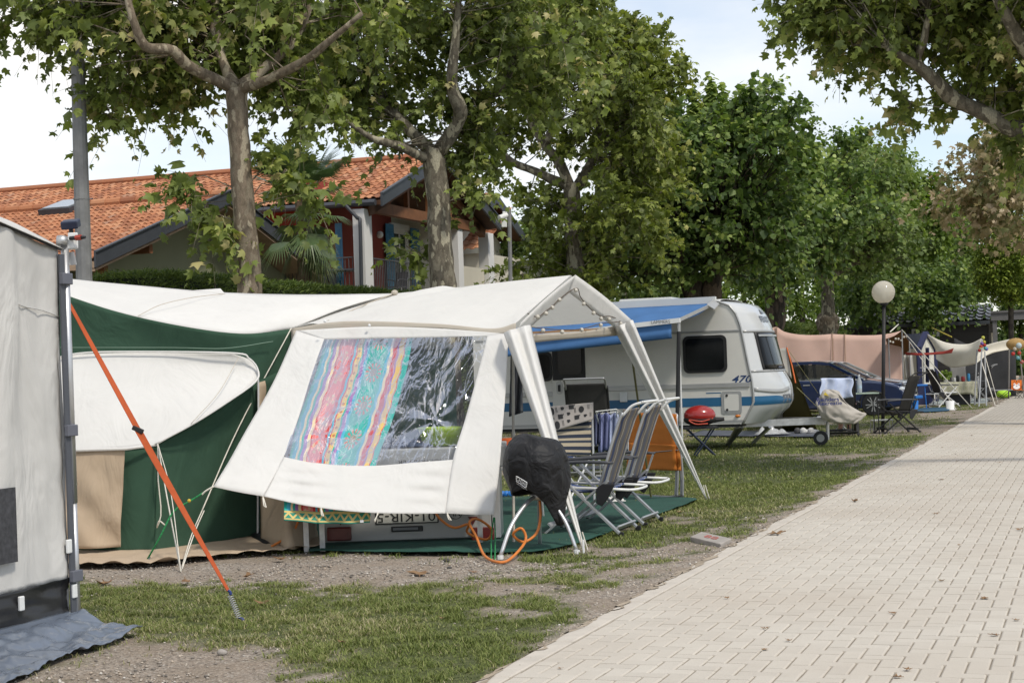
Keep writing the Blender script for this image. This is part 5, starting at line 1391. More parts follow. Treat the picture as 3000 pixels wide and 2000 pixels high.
MB().box(onp(1192, 1510) - Vector((0, .0025, 0)), (.56, .006, .14)).build('plate_surround', m_blk, trl, bevel=.003)
RM = Vector((-1, 0, 0))
text('01-KJR-5', .115, onp(1190, 1512) - Vector((0, .0105, 0)), RM, -UP, m_ink, pl, sx=1.25)
MB().lathe([(.06, 0), (.06, .003)], onp(1335, 1500) - Vector((0, .001, 0)), 20, Vector((1, 0, 0)), UP, Vector((0, -1, 0))).build('sticker_ring', m_ink, trl)
stk = MB().lathe([(.055, 0), (.055, .004)], onp(1335, 1500) - Vector((0, .0015, 0)), 20, Vector((1, 0, 0)), UP, Vector((0, -1, 0))).build('country_sticker', m_gp, trl)
text('NL', .07, onp(1335, 1502) - Vector((0, .0062, 0)), RM, -UP, m_ink, stk)
for tx in (998, 1385): MB().prism([onp(tx - 14, 1512) - Vector((0, .004, 0)), onp(tx + 14, 1512) - Vector((0, .004, 0)), onp(tx, 1538) - Vector((0, .004, 0))], (0, -.004, 0)).build('reflector_triangle', m_lamp, trl)
for lx, ly, ty in ((889, 1624, 13.95), (941, 1618, 14.4), (1403, 1622, 14.1)):
    f_ = G(lx, ly); MB().obox(Vector((f_.x - .02, max(f_.y, 14.2), 0)), (.045, 0, 0), (0, .03, 0), (0, 0, .62 if lx < 930 else .45)).build('support_leg', m_steel, trl)
text('HOLTKAMPER', .05, P(1235, 1351, TY - .005) - Vector((0, .004, 0)), RM, -UP, m_ink, trl, sx=1.3)
# green bowl and dark cloth on the kitchen box
bw_ = thing('washing_bowl', 'lime green washing-up bowl behind the clear window', 'bowl', tuple(P(1290, 1315, TY + .35)))
mb = MB(); cb_ = P(1290, 1312, TY + .3); cb_.z = .853
for r_, nm in ((0, 'bowl'),):
    pr = [(.10, 0.0), (.155, .012), (.19, .14), (.205, .17), (.195, .17), (.18, .14), (.145, .02), (.02, .016)]
    mb.lathe(pr, cb_, 20)
mb.build('bowl', M('lime plastic', (.36, .52, .03), .4, .06, trans=.25), bw_, smooth=True)
cl = MB(); c0 = P(1190, 1330, TY + .3); c0.z = .86
cl.sheet(lambda u, v: c0 + Vector(((u - .5) * .5, (v - .5) * .3, .05 * (1 - (2 * v - 1) ** 2) * (1 + nz((u * 4, v * 4, 3))) + .004)), 16, 10)
setp(cl.build('folded_cloth', M('dark blue cloth', (.03, .045, .08), .95, .3, 9), smooth=True, solid=.01), 'dark folded cloth left of the lime green bowl', 'cloth')

# ---- green ground mat under chairs
m_mat = M('green ground mat', (.018, .068, .05), .9, .18, 4, .5, 160, dirt=.25, tint=(.06, .09, .07))
mp_ = [G(920, 1634), G(1200, 1632), G(1500, 1630), G(1640, 1618), G(1860, 1540), G(2040, 1471), G(1900, 1462), G(1500, 1462), G(1100, 1490), G(900, 1530)]
def matf(u, v):
    a = curve_at([G(905, 1622), G(1200, 1624), G(1500, 1624), G(1660, 1606), G(1850, 1542), G(2042, 1470)], u); b2 = curve_at([G(905, 1530), G(1100, 1500), G(1400, 1465), G(1600, 1458), G(1850, 1458), G(2038, 1466)], u)
    q = lerp(a, b2, v); q.z = .028 + .012 * nz(q, 2.5, 3) + (.01 * nz(q, 9, 1) if v < .1 else 0); return q
setp(MB().sheet(matf, 60, 20).build('ground_mat', m_mat, smooth=True, solid=.006), 'dark green mat on the ground under the canopy', 'mat')

# ---- grey caravan awning at left
m_gaw = M('grey awning cloth', (.60, .585, .56), .75, .05, 2, .3, 120, trans=.1, dirt=.1, tint=(.38, .36, .33), crease=.6)
m_dk = M('black mud wall', (.025, .025, .027), .35, .2, 3, .25, 30)
m_gsh = M('blue grey groundsheet', (.13, .155, .20), .22, .15, 3, .3, 30, dirt=.35, tint=(.36, .34, .3))
aw = thing('caravan_awning', 'grey caravan awning corner with dark mud skirt at the left edge', 'awning', tuple(G(212, 1848)))
wa = G(205, 1845); 
def AWp(px, py): return onplane(px, py, wa, PR)        # wall plane parallel to the path
def awall(y0, y1):
    def fn(u, v):
        s_ = -u * 3.2                                      # towards the camera, out of frame
        z0, z1 = y0(s_), y1(s_)
        q = wa + D * s_ + UP * lerp(z0, z1, v)
        k = .045 * nz((s_ * 3.5, v * 1.1, 2)) + .03 * nz((s_ * 9, v * 3, 5)) + .02 * math.sin(s_ * 9) * v + .016 * abs(nz((s_ * 14 + v * 6, v * 7, 1)))
        return q + PR * k
    return fn
zt = AWp(168, 722).z; zt0 = AWp(0, 650).z; sl0 = (AWp(0, 650) - wa).dot(D); dzt = (zt0 - zt) / sl0
topf = lambda s_: zt + dzt * s_ - .02
midf = lambda s_: AWp(200, 1690).z + .02 * s_
MB().sheet(awall(midf, topf), 90, 80).build('front_wall', m_gaw, aw, smooth=True, solid=.004)
MB().sheet(awall(lambda s_: .09, midf), 40, 12).build('mud_wall', m_dk, aw, smooth=True, solid=.004)
def awroof(u, v):
    s_ = -u * 3.2; q = wa + D * s_ + UP * topf(s_)
    out_ = .06 * math.sin(v * 1.6); back = v * 1.0
    sc_ = .02 * math.sin(s_ * 30) * math.sin(math.pi * v)
    return q + PR * (.03 + .02 * math.cos(v * 3) - back * .55 + sc_) + UP * (.13 * math.sin(min(v * 1.5, 1.57)) + .12 * v)
MB().sheet(awroof, 60, 10).build('roof', m_gaw, aw, smooth=True, solid=.004)
MB().tube([wa + D * (-.08 * k) + UP * (topf(-.08 * k) - .0) + PR * .03 for k in range(40)], .011, 6).build('dark_piping', m_blk, aw, smooth=True)
MB().tube([wa + D * (-.08 * k) + UP * (topf(-.08 * k) - .42 + .01 * math.sin(k)) + PR * (.012 + .035 * nz((-.08 * k * 3.5, .82, 2)) + .02 * nz((-.08 * k * 9, 2.5, 5))) for k in range(40)], .004, 5).build('seam', m_gaw, aw, smooth=True)
# side wall going back from the corner
MB().sheet(lambda u, v: wa - PR * (u * 2.4) + UP * lerp(.05, topf(0) - .05 + u * .3, v) + D * (.03 * nz((u * 4, v * 3, 9))), 20, 16).build('side_wall', m_gaw, aw, smooth=True, solid=.004)
pA, pB = wa + D * .03 + PR * .025, AWp(170, 715)
ptop = Vector((pA.x, pA.y, zt + .03)); px_ = D * .02
MB().tube([pA + px_, pA + px_ + UP * (zt * .33)], .020, 10).build('corner_pole', m_alu, aw, smooth=True)
MB().tube([pA + px_ + UP * (zt * .33), ptop + px_], .024, 10).build('corner_pole', m_alu, aw, smooth=True)
MB().obox(pA - D * .055 + UP * .05, D * .05, PR * .012, UP * (zt - .1)).build('zip_strip', M('dark zip', (.08, .085, .1), .6), aw)
for py in (812, 1258, 1690):
    q = AWp(165, py); MB().obox(Vector((pA.x, pA.y, q.z - .045)) - D * .06 + PR * .005, D * .105, PR * .03, UP * .07).build('strap', M('grey strap', (.12, .125, .15), .8), aw, bevel=.005)
MB().tube([ptop - UP * .02 - D * .01, ptop + UP * .03], .036, 10).build('pole_head', m_steel, aw, smooth=True)
for q_, z_ in ((-.06, .48), (-.02, .2), (-.55, .20)):
    MB().obox(wa + D * q_ + UP * z_ + PR * .03, D * .045, PR * .02, UP * .085).build('buckle', m_wpl, aw, bevel=.006)
# window corner in dark print at left edge
wq = AWp(0, 1430); ws_ = (wq - wa).dot(D)
MB().obox(wa + D * (ws_ - .2) + UP * (AWp(10, 1648).z) + PR * .045, D * (.2 + (AWp(28, 1540) - wq).dot(D)), PR * .006, UP * (AWp(10, 1428).z - AWp(10, 1648).z)).build('printed_panel', M('charcoal print', (.05, .05, .055), .7, .4, 30), aw)
def gsheet(u, v):
    a = curve_at([wa - D * 3.0 + UP * .1 + PR * .0, wa - D * .8 + UP * .1, wa - D * .2 + UP * .1, wa + D * .05 + UP * .09], u)
    f_ = curve_at([G(-600, 2330), G(40, 2010), G(190, 1942), G(420, 1862)], u)
    q = lerp(a, f_, v ** .9); q.z = max(.016, lerp(.12, .022, min(1, v * 2.2))) + .05 * abs(nz(q, 4.5, 4)) * (v > .1) + .05 * max(0, nz(q, 2.3, 7)) * v + .02 * abs(nz(q, 11, 2)) * (v > .1)
    return q
MB().sheet(gsheet, 110, 34).build('groundsheet', m_gsh, aw, smooth=True, solid=.004)
# roof light/solar sensor with clamp on the awning corner
sl_t = thing('solar_lamp', 'small dark solar lamp clamped on the grey awning corner', 'lamp', tuple(ptop))
lp = AWp(208, 660); lp = Vector((ptop.x + .09, ptop.y, ptop.z))
def rel(px, py, dy=0.05): return P(px, py, ptop.y + dy)
MB().box(rel(207, 657), (.105, .09, .05), Vector((1, 0, .05)), Vector((0, 1, .3)).normalized(), Vector((-.05, -.3, 1)).normalized()).build('lamp_head', M('navy plastic', (.02, .025, .05), .35), sl_t, bevel=.008)
MB().tube([rel(208, 668), rel(209, 692)], .014, 8).build('stem', m_blk, sl_t)
MB().box(rel(196, 715), (.11, .08, .07)).build('white_clamp', m_wpl, sl_t, bevel=.012)
MB().box(rel(214, 705, .03), (.06, .02, .10)).build('white_box', m_wpl, sl_t, bevel=.006)
MB().tube([rel(205, 698, 0), rel(228, 697, -.02), rel(250, 695, -.04)], [.012, .014, .009], 8).build('lever', m_blk, sl_t)
MB().tube([rel(222, 697, -.02), rel(238, 695, -.03)], .017, 8).build('grip', M('red grip', (.35, .05, .03), .5), sl_t)
MB().sheet(lambda u, v: rel(190 + 30 * u + 8 * v, 738 + 38 * v, .03) + Vector((0, .02 * math.sin(u * 5), 0)), 8, 8).build('plastic_bag', M('clear bag', (.5, .5, .5), .2, .1, trans=.4), sl_t, smooth=True)
MB().tube(spline([rel(190, 730, 0), rel(182, 790, 0), rel(188, 840, 0), rel(195, 870, 0), rel(178, 885, 0)], 18), .005, 5).build('cable', m_wpl, sl_t, smooth=True)

# ---- orange storm strap with spring
sp = thing('storm_strap', 'orange storm strap stretched from the grey awning to the grass', 'strap', tuple(G(705, 1815)))
a, b2 = P(186, 858, 10.35), P(668, 1728, 10.3); m1 = P(404, 1258, 10.33); m_strap = M('orange webbing', (.44, .08, .018), .75, .1, 12, .3, 200)
def ribbon(p, q, w0, w1, tw0, tw1, name):
    d = (q - p).normalized()
    def fn(u, v):
        c = lerp(p, q, v); an = lerp(tw0, tw1, v); w = lerp(w0, w1, v)
        s1 = d.cross(Vector((0, 1, 0))).normalized(); s2 = Vector((0, 1, 0))
        return c + (s1 * math.cos(an) + s2 * math.sin(an)) * (u - .5) * w
    MB().sheet(fn, 1, 24).build(name, m_strap, sp, solid=.003)
ribbon(a, m1, .036, .036, 1.3, .5, 'upper_strap'); ribbon(m1, b2, .042, .04, .3, 1.35, 'lower_strap')
MB().box(m1, (.075, .02, .03), Vector((.9, 0, -.45)).normalized(), Vector((0, 1, 0)), Vector((.45, 0, .9)).normalized()).build('buckle', m_blk, sp, bevel=.005)
c0, c1 = P(674, 1742, 10.3), P(700, 1808, 10.3); cs = []
ax_ = (c1 - c0).normalized(); e1 = ax_.cross(Vector((0, 1, 0))).normalized(); e2 = Vector((0, 1, 0))
for k in range(110):
    th = k / 110 * 2 * math.pi * 11; cs.append(lerp(c0, c1, k / 110) + (e1 * math.cos(th) + e2 * math.sin(th)) * .017)
MB().tube(cs, .0028, 5).build('coil_spring', m_steel, sp, smooth=True)
for p_, q_ in ((b2, c0), (c1, G(712, 1818))): MB().tube(spline([p_, lerp(p_, q_, .5) + Vector((.01, 0, 0)), q_], 6), .009, 6).build('blue_hook', M('blue cord', (.02, .04, .18), .6), sp, smooth=True)

# ---- guy ropes
def rope(label, pts, r=.006, mat=None, n=14, cat='rope', group=None, nm='guy_rope'):
    mat = mat or m_rope
    o = MB().tube(spline(pts, n) if len(pts) > 2 else pts, r, 6).build(nm, mat, smooth=True)
    return setp(o, label, cat, group)
peg = G(530, 1674)
rope('long white guy rope from the canopy corner down across the green wall', [B1, P(700, 1250, 14.9), P(592, 1495, 14.0)], .006)
rope('looped white rope end knotted below the window wall corner', [P(592, 1495, 14.0), P(560, 1570, 13.8), peg, P(570, 1560, 13.75), P(598, 1495, 14.0)], .005)
rope('white guy rope from the wing corner to the peg', [P(462, 1300, 14.22), P(490, 1460, 13.9), peg], .006)
rope('second strand of the wing corner guy rope', [P(464, 1305, 14.2), P(500, 1440, 13.8), peg], .004)
rope('loose white rope hanging down beside the beige window flap', [P(463, 1305, 14.2), P(463, 1400, 14.18), P(472, 1500, 14.16), P(460, 1545, 14.15), P(466, 1525, 14.12), P(484, 1538, 14.12)], .006)
m_gro = M('green cord', (.02, .22, .07), .7, .5, 60, .3, 300)
rope('green elastic cord from the window wall corner to a peg', [P(600, 1440, 13.72), P(555, 1468, 13.7), P(508, 1498, 13.66), P(470, 1570, 13.6), G(432, 1652) + UP * .04], .008, m_gro, nm='elastic_cord')
rope('cream cord end tied to the lower left corner of the window wall', [P(626, 1424, 13.72), P(602, 1438, 13.71), P(592, 1448, 13.71)], .008)
setp(MB().sphere(P(554, 1466, 13.66), .016, 8, 6).build('cord_tensioner', M('yellow plastic', (.55, .4, .04), .5), smooth=True), 'yellow tensioner on the green elastic cord', 'tensioner')
setp(MB().tube([G(432, 1652) + UP * .06 + Vector((.02, 0, 0)), G(430, 1660) - UP * .05], .008, 6).build('tent_peg', m_steel, smooth=True), 'grey tent peg at the end of the green cord', 'peg')
for k, dx in enumerate((-7, 4)):
    rope(('left', 'right')[k] + ' strand of the green cords under the lower right corner of the window wall', [P(1448 + dx * .2, 1515, 13.9), P(1447 + dx, 1570, 13.9), G(1446 + dx, 1640)], .006, m_gro, group='green cords at the window wall corner', nm='elastic_cord')

# ---- string of white bulbs in the canopy
lm_b = M('frosted bulb', (.70, .66, .58), .4, .03, trans=.3)
sb_ = thing('string_lights', 'string of round white bulbs hung inside the canopy gable', 'string lights', tuple(lerp(E1, E2, .5)))
crv = [P(1545, 918, 15.2), P(1575, 928, 15.3), P(1598, 912, 15.4), P(1620, 896, 15.6), P(1640, 875, 15.8), P(1688, 844, 16.1), P(1700, 868, 16.2), P(1712, 885, 16.3), P(1738, 912, 16.6), P(1762, 927, 16.9), P(1786, 926, 17.1), P(1818, 940, 17.4), P(1760, 948, 16.6), P(1705, 963, 16), P(1648, 966, 15.6), P(1590, 962, 15.3), P(1558, 958, 15.1)]
MB().tube(spline(crv, 90), .0045, 5).build('cable', M('brown flex', (.10, .07, .05), .7), sb_, smooth=True)
for px, py, Y in ((1575, 928, 15.3), (1600, 918, 15.4), (1618, 901, 15.6), (1639, 878, 15.8), (1687, 850, 16.1), (1710, 890, 16.3), (1739, 917, 16.6), (1761, 933, 16.9), (1785, 935, 17.1), (1819, 948, 17.4), (1760, 952, 16.6), (1704, 966, 16), (1647, 972, 15.6), (1591, 968, 15.3)):
    MB().sphere(P(px, py, Y - .02), .021, 10, 8).build('bulb', lm_b, sb_, smooth=True)
# ================================================================== GAS BARBECUE UNDER BLACK COVER
mcv, nt, b, out = new_mat('black cover cloth')
oc = tcoord(nt); n1 = node(nt, 'ShaderNodeTexNoise', Scale=7.0, Detail=3.0, Distortion=1.0); nt.links.new(oc, n1.inputs['Vector'])
c = ramp(nt, n1.outputs['Fac'], [(.3, (.012, .012, .013)), (.7, (.024, .024, .026))]); nt.links.new(c, b.inputs['Base Color'])
b.inputs['Roughness'].default_value = .55; b.inputs['Specular IOR Level'].default_value = .22; bump(nt, b, n1.outputs['Fac'], .6, .08)
bb = thing('covered_barbecue', 'gas barbecue under a black cover on curved silver legs', 'barbecue', tuple(G(1575, 1620)))
bc = P(1575, 1380, 13.55)
prof = [(0.0, .965), (.09, .962), (.17, .94), (.225, .895), (.258, .83), (.275, .75), (.278, .66), (.262, .56), (.24, .45)]
def cover(u, v):
    th = u * 2 * math.pi; x = v * (len(prof) - 1); i = min(int(x), len(prof) - 2); f = x - i
    r = lerp(prof[i][0], prof[i + 1][0], f); z = lerp(prof[i][1], prof[i + 1][1], f)
    rt_ = max(0, math.cos(th + .55)); bk_ = max(0, math.cos(th - 2.6))
    if v > .55: z -= (v - .55) / .45 * (.20 * rt_ ** 1.5 - .0 * bk_) - (v - .55) / .45 * .09 * max(0, math.cos(th + 1.75)) ** 3; r *= 1 - .22 * (v - .55) / .45 * rt_ ** 2
    fold = .05 * math.sin(th * 5 + 2 * v) * v * v + .03 * math.sin(th * 11 + 5 * v) * v ** 3
    tilt = .05 * math.cos(th) * math.sin(v * 2)
    q = Vector((bc.x + r * (1 + fold) * math.cos(th), bc.y + r * (1 + fold) * math.sin(th), z - tilt * .6))
    return q + (q - Vector((bc.x, bc.y, .7))) * (.09 * nz(q, 6, 3))
MB().sheet(cover, 72, 34).build('cover', mcv, bb, smooth=True, solid=.004)
mwi = M('white print', (.75, .75, .75), .6, .03)
lo_ = P(1515, 1413, bc.y - .262); rt2 = Vector((.86, -.30, -.42)).normalized(); up2 = Vector((.36, -.18, .92)).normalized()
up2 = (up2 - rt2 * up2.dot(rt2)).normalized()
def on_cover(q):
    d = Vector((q.x - bc.x, q.y - bc.y, 0)); 
    best = None; zc = q.z
    th = math.atan2(d.y, d.x) / (2 * math.pi) % 1.0
    lo, hi = .3, 1.0
    for _ in range(18):
        mid = (lo + hi) / 2
        if cover(th, mid).z > zc: lo = mid
        else: hi = mid
    p_ = cover(th, lo); dd = Vector((p_.x - bc.x, p_.y - bc.y, 0)).normalized()
    return p_ + dd * .010
ring = []
mbq = MB()
hw, hh_ = .062, .024
for (x0_, y0_, x1_, y1_) in ((-hw, hh_, hw, hh_), (-hw, -hh_, hw, -hh_), (-hw, -hh_, -hw, hh_), (hw, -hh_, hw, hh_)):
    ps = [on_cover(lo_ + rt2 * lerp(x0_, x1_, k / 8) + up2 * lerp(y0_, y1_, k / 8)) for k in range(9)]
    mbq.tube(ps, .0035, 5)
mbq.build('logo_frame', mwi, bb)
text('CADAC', .040, lo_, rt2, up2, mwi, bb, bold=.0012, fn=on_cover, off=0)
text('LIVE THE BRAAI LIFE', .016, lo_ - up2 * .040 + rt2 * .01, rt2, up2, mwi, bb, fn=on_cover, off=0)
hub = Vector((bc.x + .01, bc.y, .47))
MB().lathe([(.06, 0), (.085, .05), (.05, .06)], hub - UP * .04, 16).build('hub', m_steel, bb, smooth=True)
for ft in (G(1466, 1637), G(1690, 1621), G(1582, 1604)):
    d = Vector((ft.x - hub.x, ft.y - hub.y, 0)); k = d.length
    pts = [hub + UP * .02, hub + d * .35 + UP * (-.06), hub + d * .72 + UP * (-.22 - .0), Vector((ft.x, ft.y, .02))]
    MB().tube(spline(pts, 14), .0165, 8).build('leg', m_alu, bb, smooth=True)
    MB().tube([Vector((ft.x, ft.y, 0)), Vector((ft.x, ft.y, .03))], .026, 8).build('foot', m_wpl, bb)
ft = G(1692, 1620); MB().tube([Vector((ft.x + .05, ft.y, 0)), Vector((ft.x + .05, ft.y, .11))], .010, 6).build('leveling_screw', m_wpl, bb)
MB().tube(spline([hub - UP * .03, hub + Vector((.0, -.02, -.18)), Vector((hub.x - .04, hub.y - .05, .16)), Vector((hub.x - .15, hub.y - .1, .10)), Vector((hub.x - .23, hub.y - .15, .17)), Vector((hub.x - .16, hub.y - .18, .22)), Vector((hub.x - .13, hub.y - .2, .12)), G(1500, 1640) + UP * .02, G(1465, 1652) + UP * .015, G(1420, 1638) + UP * .03, P(1395, 1570, 13.75), P(1375, 1530, 13.9), P(1400, 1520, 14.0), P(1440, 1550, 14.05), P(1425, 1580, 14.1), P(1370, 1560, 14.15), P(1372, 1535, 14.1), P(1330, 1545, 14.1), P(1290, 1520, 14.2), P(1270, 1490, 14.3)], 90), .0115, 8).build('gas_hose', m_org, bb, smooth=True)
setp(MB().tube(spline([P(795, 1600, 14.3), P(830, 1580, 14.35), P(860, 1555, 14.4), P(880, 1510, 14.42)], 14), .011, 8).build('gas_hose', m_org, smooth=True), 'short orange hose running to the door curtain', 'hose')

# ================================================================== RECLINER CHAIRS
def fabric_stripes(name, base, cols, wav=1.0, rep=1.5):
    m, nt, b, out = new_mat(name)
    uv = tcoord(nt, 'UV'); sx = nt.nodes.new('ShaderNodeSeparateXYZ'); nt.links.new(uv, sx.inputs[0])
    w = math_(nt, 'MULTIPLY', math_(nt, 'SINE', math_(nt, 'MULTIPLY', sx.outputs[1], 24.0)), .014 * wav)
    u = math_(nt, 'FRACT', math_(nt, 'MULTIPLY', math_(nt, 'ADD', sx.outputs[0], w), rep))
    st2 = [(0, base)]
    for p0, wd, cc in cols: st2 += [(p0, cc), (p0 + wd, base)]
    c = ramp(nt, u, st2, 'CONSTANT'); nt.links.new(c, b.inputs['Base Color']); b.inputs['Roughness'].default_value = .85
    n = node(nt, 'ShaderNodeTexNoise', Scale=260.0); nt.links.new(uv, n.inputs['Vector']); bump(nt, b, n.outputs['Fac'], .3, .002)
    return m
f_str = fabric_stripes('wavy striped mesh', (.135, .118, .10), [(.06, .02, (.40, .37, .30)), (.20, .10, (.035, .05, .11)), (.36, .025, (.45, .33, .16)), (.52, .14, (.09, .095, .12)), (.72, .02, (.42, .39, .33)), (.84, .09, (.03, .045, .10))], 1.0, 1.0)
f_blk = M('black padded mesh', (.03, .029, .027), .85, .2, 6, .4, 200)
f_seat = fabric_stripes('blue striped seat', (.05, .08, .20), [(.2, .08, (.40, .40, .42)), (.5, .1, (.02, .025, .05)), (.8, .05, (.45, .42, .38))], 0)
m_ctube = M('white enamel tube', (.72, .72, .70), .3, .04, 6, .03)
m_cleg = M('silver flat leg', (.42, .43, .44), .42, .08, 6, .06, metal=.45)
def recliner(name, label, loc, rz, fab, seatf, tube, legm, joint=m_blk, group=None, lean=0.0):
    t = thing(name, label, 'chair', loc, rz, group)
    W_ = .29
    for y in (-W_, W_):
        MB().bar((0, y, .03), (.60, y, .60), .018, .055, (0, 1, 0)).build('leg', legm, t, local=True)
        MB().bar((.70, y * .93, .03), (.10, y * .93, .50), .018, .055, (0, 1, 0)).build('leg', legm, t, local=True)
        for x, yy_ in ((-.012, y), (.712, y * .93)): MB().box((x, yy_, .02), (.05, .028, .045)).build('foot_cap', joint, t, local=True, bevel=.006)
        MB().tube([(-.10, y * .95, .415), (.1, y * .95, .425), (.62, y * .95, .445)], .0125, 8).build('seat_tube', tube, t, local=True, smooth=True)
        mb = MB(); mb.prism([(.02, y * 1.03, .47), (.14, y * 1.03, .475), (.20, y * 1.03, .43), (.20, y * 1.03, .30), (.15, y * 1.03, .27), (.10, y * 1.03, .33)], (0, .02 if y > 0 else -.02, 0)); mb.build('hinge', joint, t, local=True, bevel=.008)
        MB().tube(spline([(.19, y * .9, .42), (.09, y * .9, .72), (-.01, y * .9, 1.0), (-.06, y * .9, 1.10)], 10), .0125, 8).build('back_tube', joint if tube is not m_ctube else m_cleg, t, local=True, smooth=True)
        mb = MB(); mb.tube(spline([(.03, y * 1.1, .655), (.30, y * 1.12, .675), (.60, y * 1.1, .655), (.66, y * 1.1, .635)], 10), [.016, .024, .026, .026, .026, .026, .026, .026, .024, .02, .014], 8); 
        for i_, v in enumerate(mb.v): mb.v[i_] = Vector((v.x, v.y, .665 + (v.z - .665) * .62))
        mb.build('armrest', joint if joint is not m_blk else M('charcoal plastic', (.06, .062, .07), .5), t, local=True, smooth=True)
        MB().bar((.045, y * 1.05, .65), (.12, y * 1.03, .45), .014, .03, (0, 1, 0)).build('arm_strut', legm, t, local=True)
    MB().bar((.028, -W_, .075), (.028, W_, .075), .052, .016, (1, 0, 1)).build('cross_bar', legm, t, local=True)
    MB().bar((.66, -W_ * .93, .10), (.66, W_ * .93, .10), .052, .016, (1, 0, -1)).build('cross_bar', legm, t, local=True)
    MB().tube(spline([(-.10, -W_ * .95, .415), (-.135, -W_ * .6, .412), (-.14, 0, .41), (-.135, W_ * .6, .412), (-.10, W_ * .95, .415)], 12), .0125, 8).build('seat_loop', tube, t, local=True, smooth=True)
    MB().tube(spline([(-.05, -W_ * .86, 1.07), (-.14, -W_ * .86, 1.155), (-.23, -W_ * .84, 1.185), (-.245, -W_ * .7, 1.19), (-.245, W_ * .7, 1.19), (-.23, W_ * .84, 1.185), (-.14, W_ * .86, 1.155), (-.05, W_ * .86, 1.07)], 40), .0125, 8).build('head_loop', tube, t, local=True, smooth=True)
    MB().sheet(lambda u, v: Vector((lerp(.10, .63, v), (u - .5) * 2 * W_ * .9, .435 - .035 * math.sin(math.pi * v) - .02 * math.sin(math.pi * u))), 12, 10).build('seat', seatf, t, local=True, smooth=True, solid=.012)
    def back(u, v):
        x = curve_at([Vector((.19, 0, .44)), Vector((.09, 0, .72)), Vector((-.01, 0, 1.0)), Vector((-.07, 0, 1.13))], v)
        return Vector((x.x - .03 * math.sin(math.pi * u), (u - .5) * 2 * W_ * .86, x.z))
    MB().sheet(back, 12, 24).build('backrest', fab, t, local=True, smooth=True, solid=.014)
    return t
RZ = math.atan2(-PR.y, -PR.x)
r0 = G(1815, 1572) + D * .3
ch1 = recliner('recliner_chair', 'striped recliner nearest the covered barbecue', tuple(r0), RZ, f_str, f_seat, m_ctube, m_cleg, group='striped recliners under the canopy')
sh = G(1886, 1544) - G(1815, 1572)
ch2 = clone(ch1, None, 'striped recliner beside the orange folding chairs', 'striped recliners under the canopy'); ch2.location = r0 + sh
# ---- folded orange chairs leaning together
m_of = M('orange canvas', (.58, .19, .03), .85, .1, 3, .3, 160, trans=.15)
m_gt = M('grey tube', (.30, .30, .30), .4, .1, 6, .06, metal=.4)
def folded(label, o, s_):
    t = thing('folding_chair', label, 'chair', tuple(G(1890 + o, 1462)), 0, 'folded orange chairs beside the recliners')
    a = G(1828 + o, 1452); b_ = G(1985 + o, 1462)
    tl, tr = P(1848 + o * .5, 1208, a.y + .05), P(1972 + o * .5, 1212, b_.y + .05)
    for k in (0, 1):
        f0 = a + (b_ - a) * .03 * k; f1_ = b_ - (b_ - a) * .03 * k
        MB().tube(spline([tl + Vector((0, .05 * k, 0)), lerp(tl, f0, .6) + Vector((.02, .05 * k, 0)), f0 + UP * .09, f0 + UP * .03 + (b_ - a) * .05, lerp(f0, f1_, .5) + UP * .018, f1_ + UP * .03 - (b_ - a) * .05, f1_ + UP * .09, lerp(tr, f1_, .6) + Vector((.02, .05 * k, 0)), tr + Vector((0, .05 * k, 0))], 50), .013, 8).build('frame_tube', m_gt, t, smooth=True)
    MB().sheet(lambda u, v: lerp(lerp(tl, tr, u), lerp(lerp(tl, a, .38), lerp(tr, b_, .38), u), v) + Vector((0, -.02 + .02 * nz((u * 4, v * 4, o)), 0)), 12, 12).build('backrest', m_of, t, smooth=True, solid=.008)
    MB().sheet(lambda u, v: lerp(lerp(lerp(tl, a, .36), lerp(tr, b_, .36), u), lerp(lerp(tl, a, .68), lerp(tr, b_, .66), u), v) + Vector((0, -.06 + .03 * nz((u * 3, v * 3, o + 2)), 0)), 12, 12).build('seat', m_of, t, smooth=True, solid=.008)
    MB().tube([lerp(tl, a, .5) + Vector((-.02, -.08, 0)), lerp(tr, b_, .42) + Vector((.02, -.08, 0))], .005, 5).build('cord', m_gt, t)
folded('front orange canvas chair folded flat behind the recliners', 0, 0)
folded('rear orange canvas chair folded flat against the other', 16, 1)
# ---- chair with striped cloth and printed tea towel
m_nav = fabric_stripes('navy and sand bands', (.40, .34, .25), [(.0, .0, (.4, .34, .25)), (.25, .3, (.02, .028, .05)), (.75, .2, (.03, .04, .06))], 0, 3.0)
nt = m_nav.node_tree
cy = 17.6; kc = thing('camping_chair', 'camping chair with navy and sand striped back under the tea towel', 'chair', tuple(G(1690, 1490)))
tlq, trq, blq, brq = P(1618, 1235, cy), P(1735, 1225, cy + .15), P(1622, 1332, cy - .1), P(1730, 1335, cy + .05)
o = MB(); o.sheet(lambda u, v: lerp(lerp(tlq, blq, u), lerp(trq, brq, u), v) + Vector((0, .03 * math.sin(math.pi * v), 0)), 10, 12); o.build('backrest', m_nav, kc, smooth=True, solid=.01)
for p_, q_ in ((tlq, G(1640, 1512)), (trq, G(1742, 1492)), (blq, G(1742, 1500)), (brq, G(1650, 1505))): MB().tube([p_, q_], .013, 7).build('leg', m_cleg, kc)
MB().tube([tlq, trq], .013, 7).build('top_rail', m_cleg, kc)
MB().sheet(lambda u, v: lerp(lerp(blq, brq, u), lerp(blq, brq, u) + Vector((-.38, .1, .03)), v) - UP * .02, 8, 8).build('seat', f_seat, kc, smooth=True, solid=.012)
m_tt = M('grey tea towel', (.38, .35, .33), .95, .05, 3, .3, 240)
tt1 = thing('tea_towel', 'grey tea towel printed with black plates and cutlery over a chair', 'tea towel', tuple(P(1665, 1260, cy)))
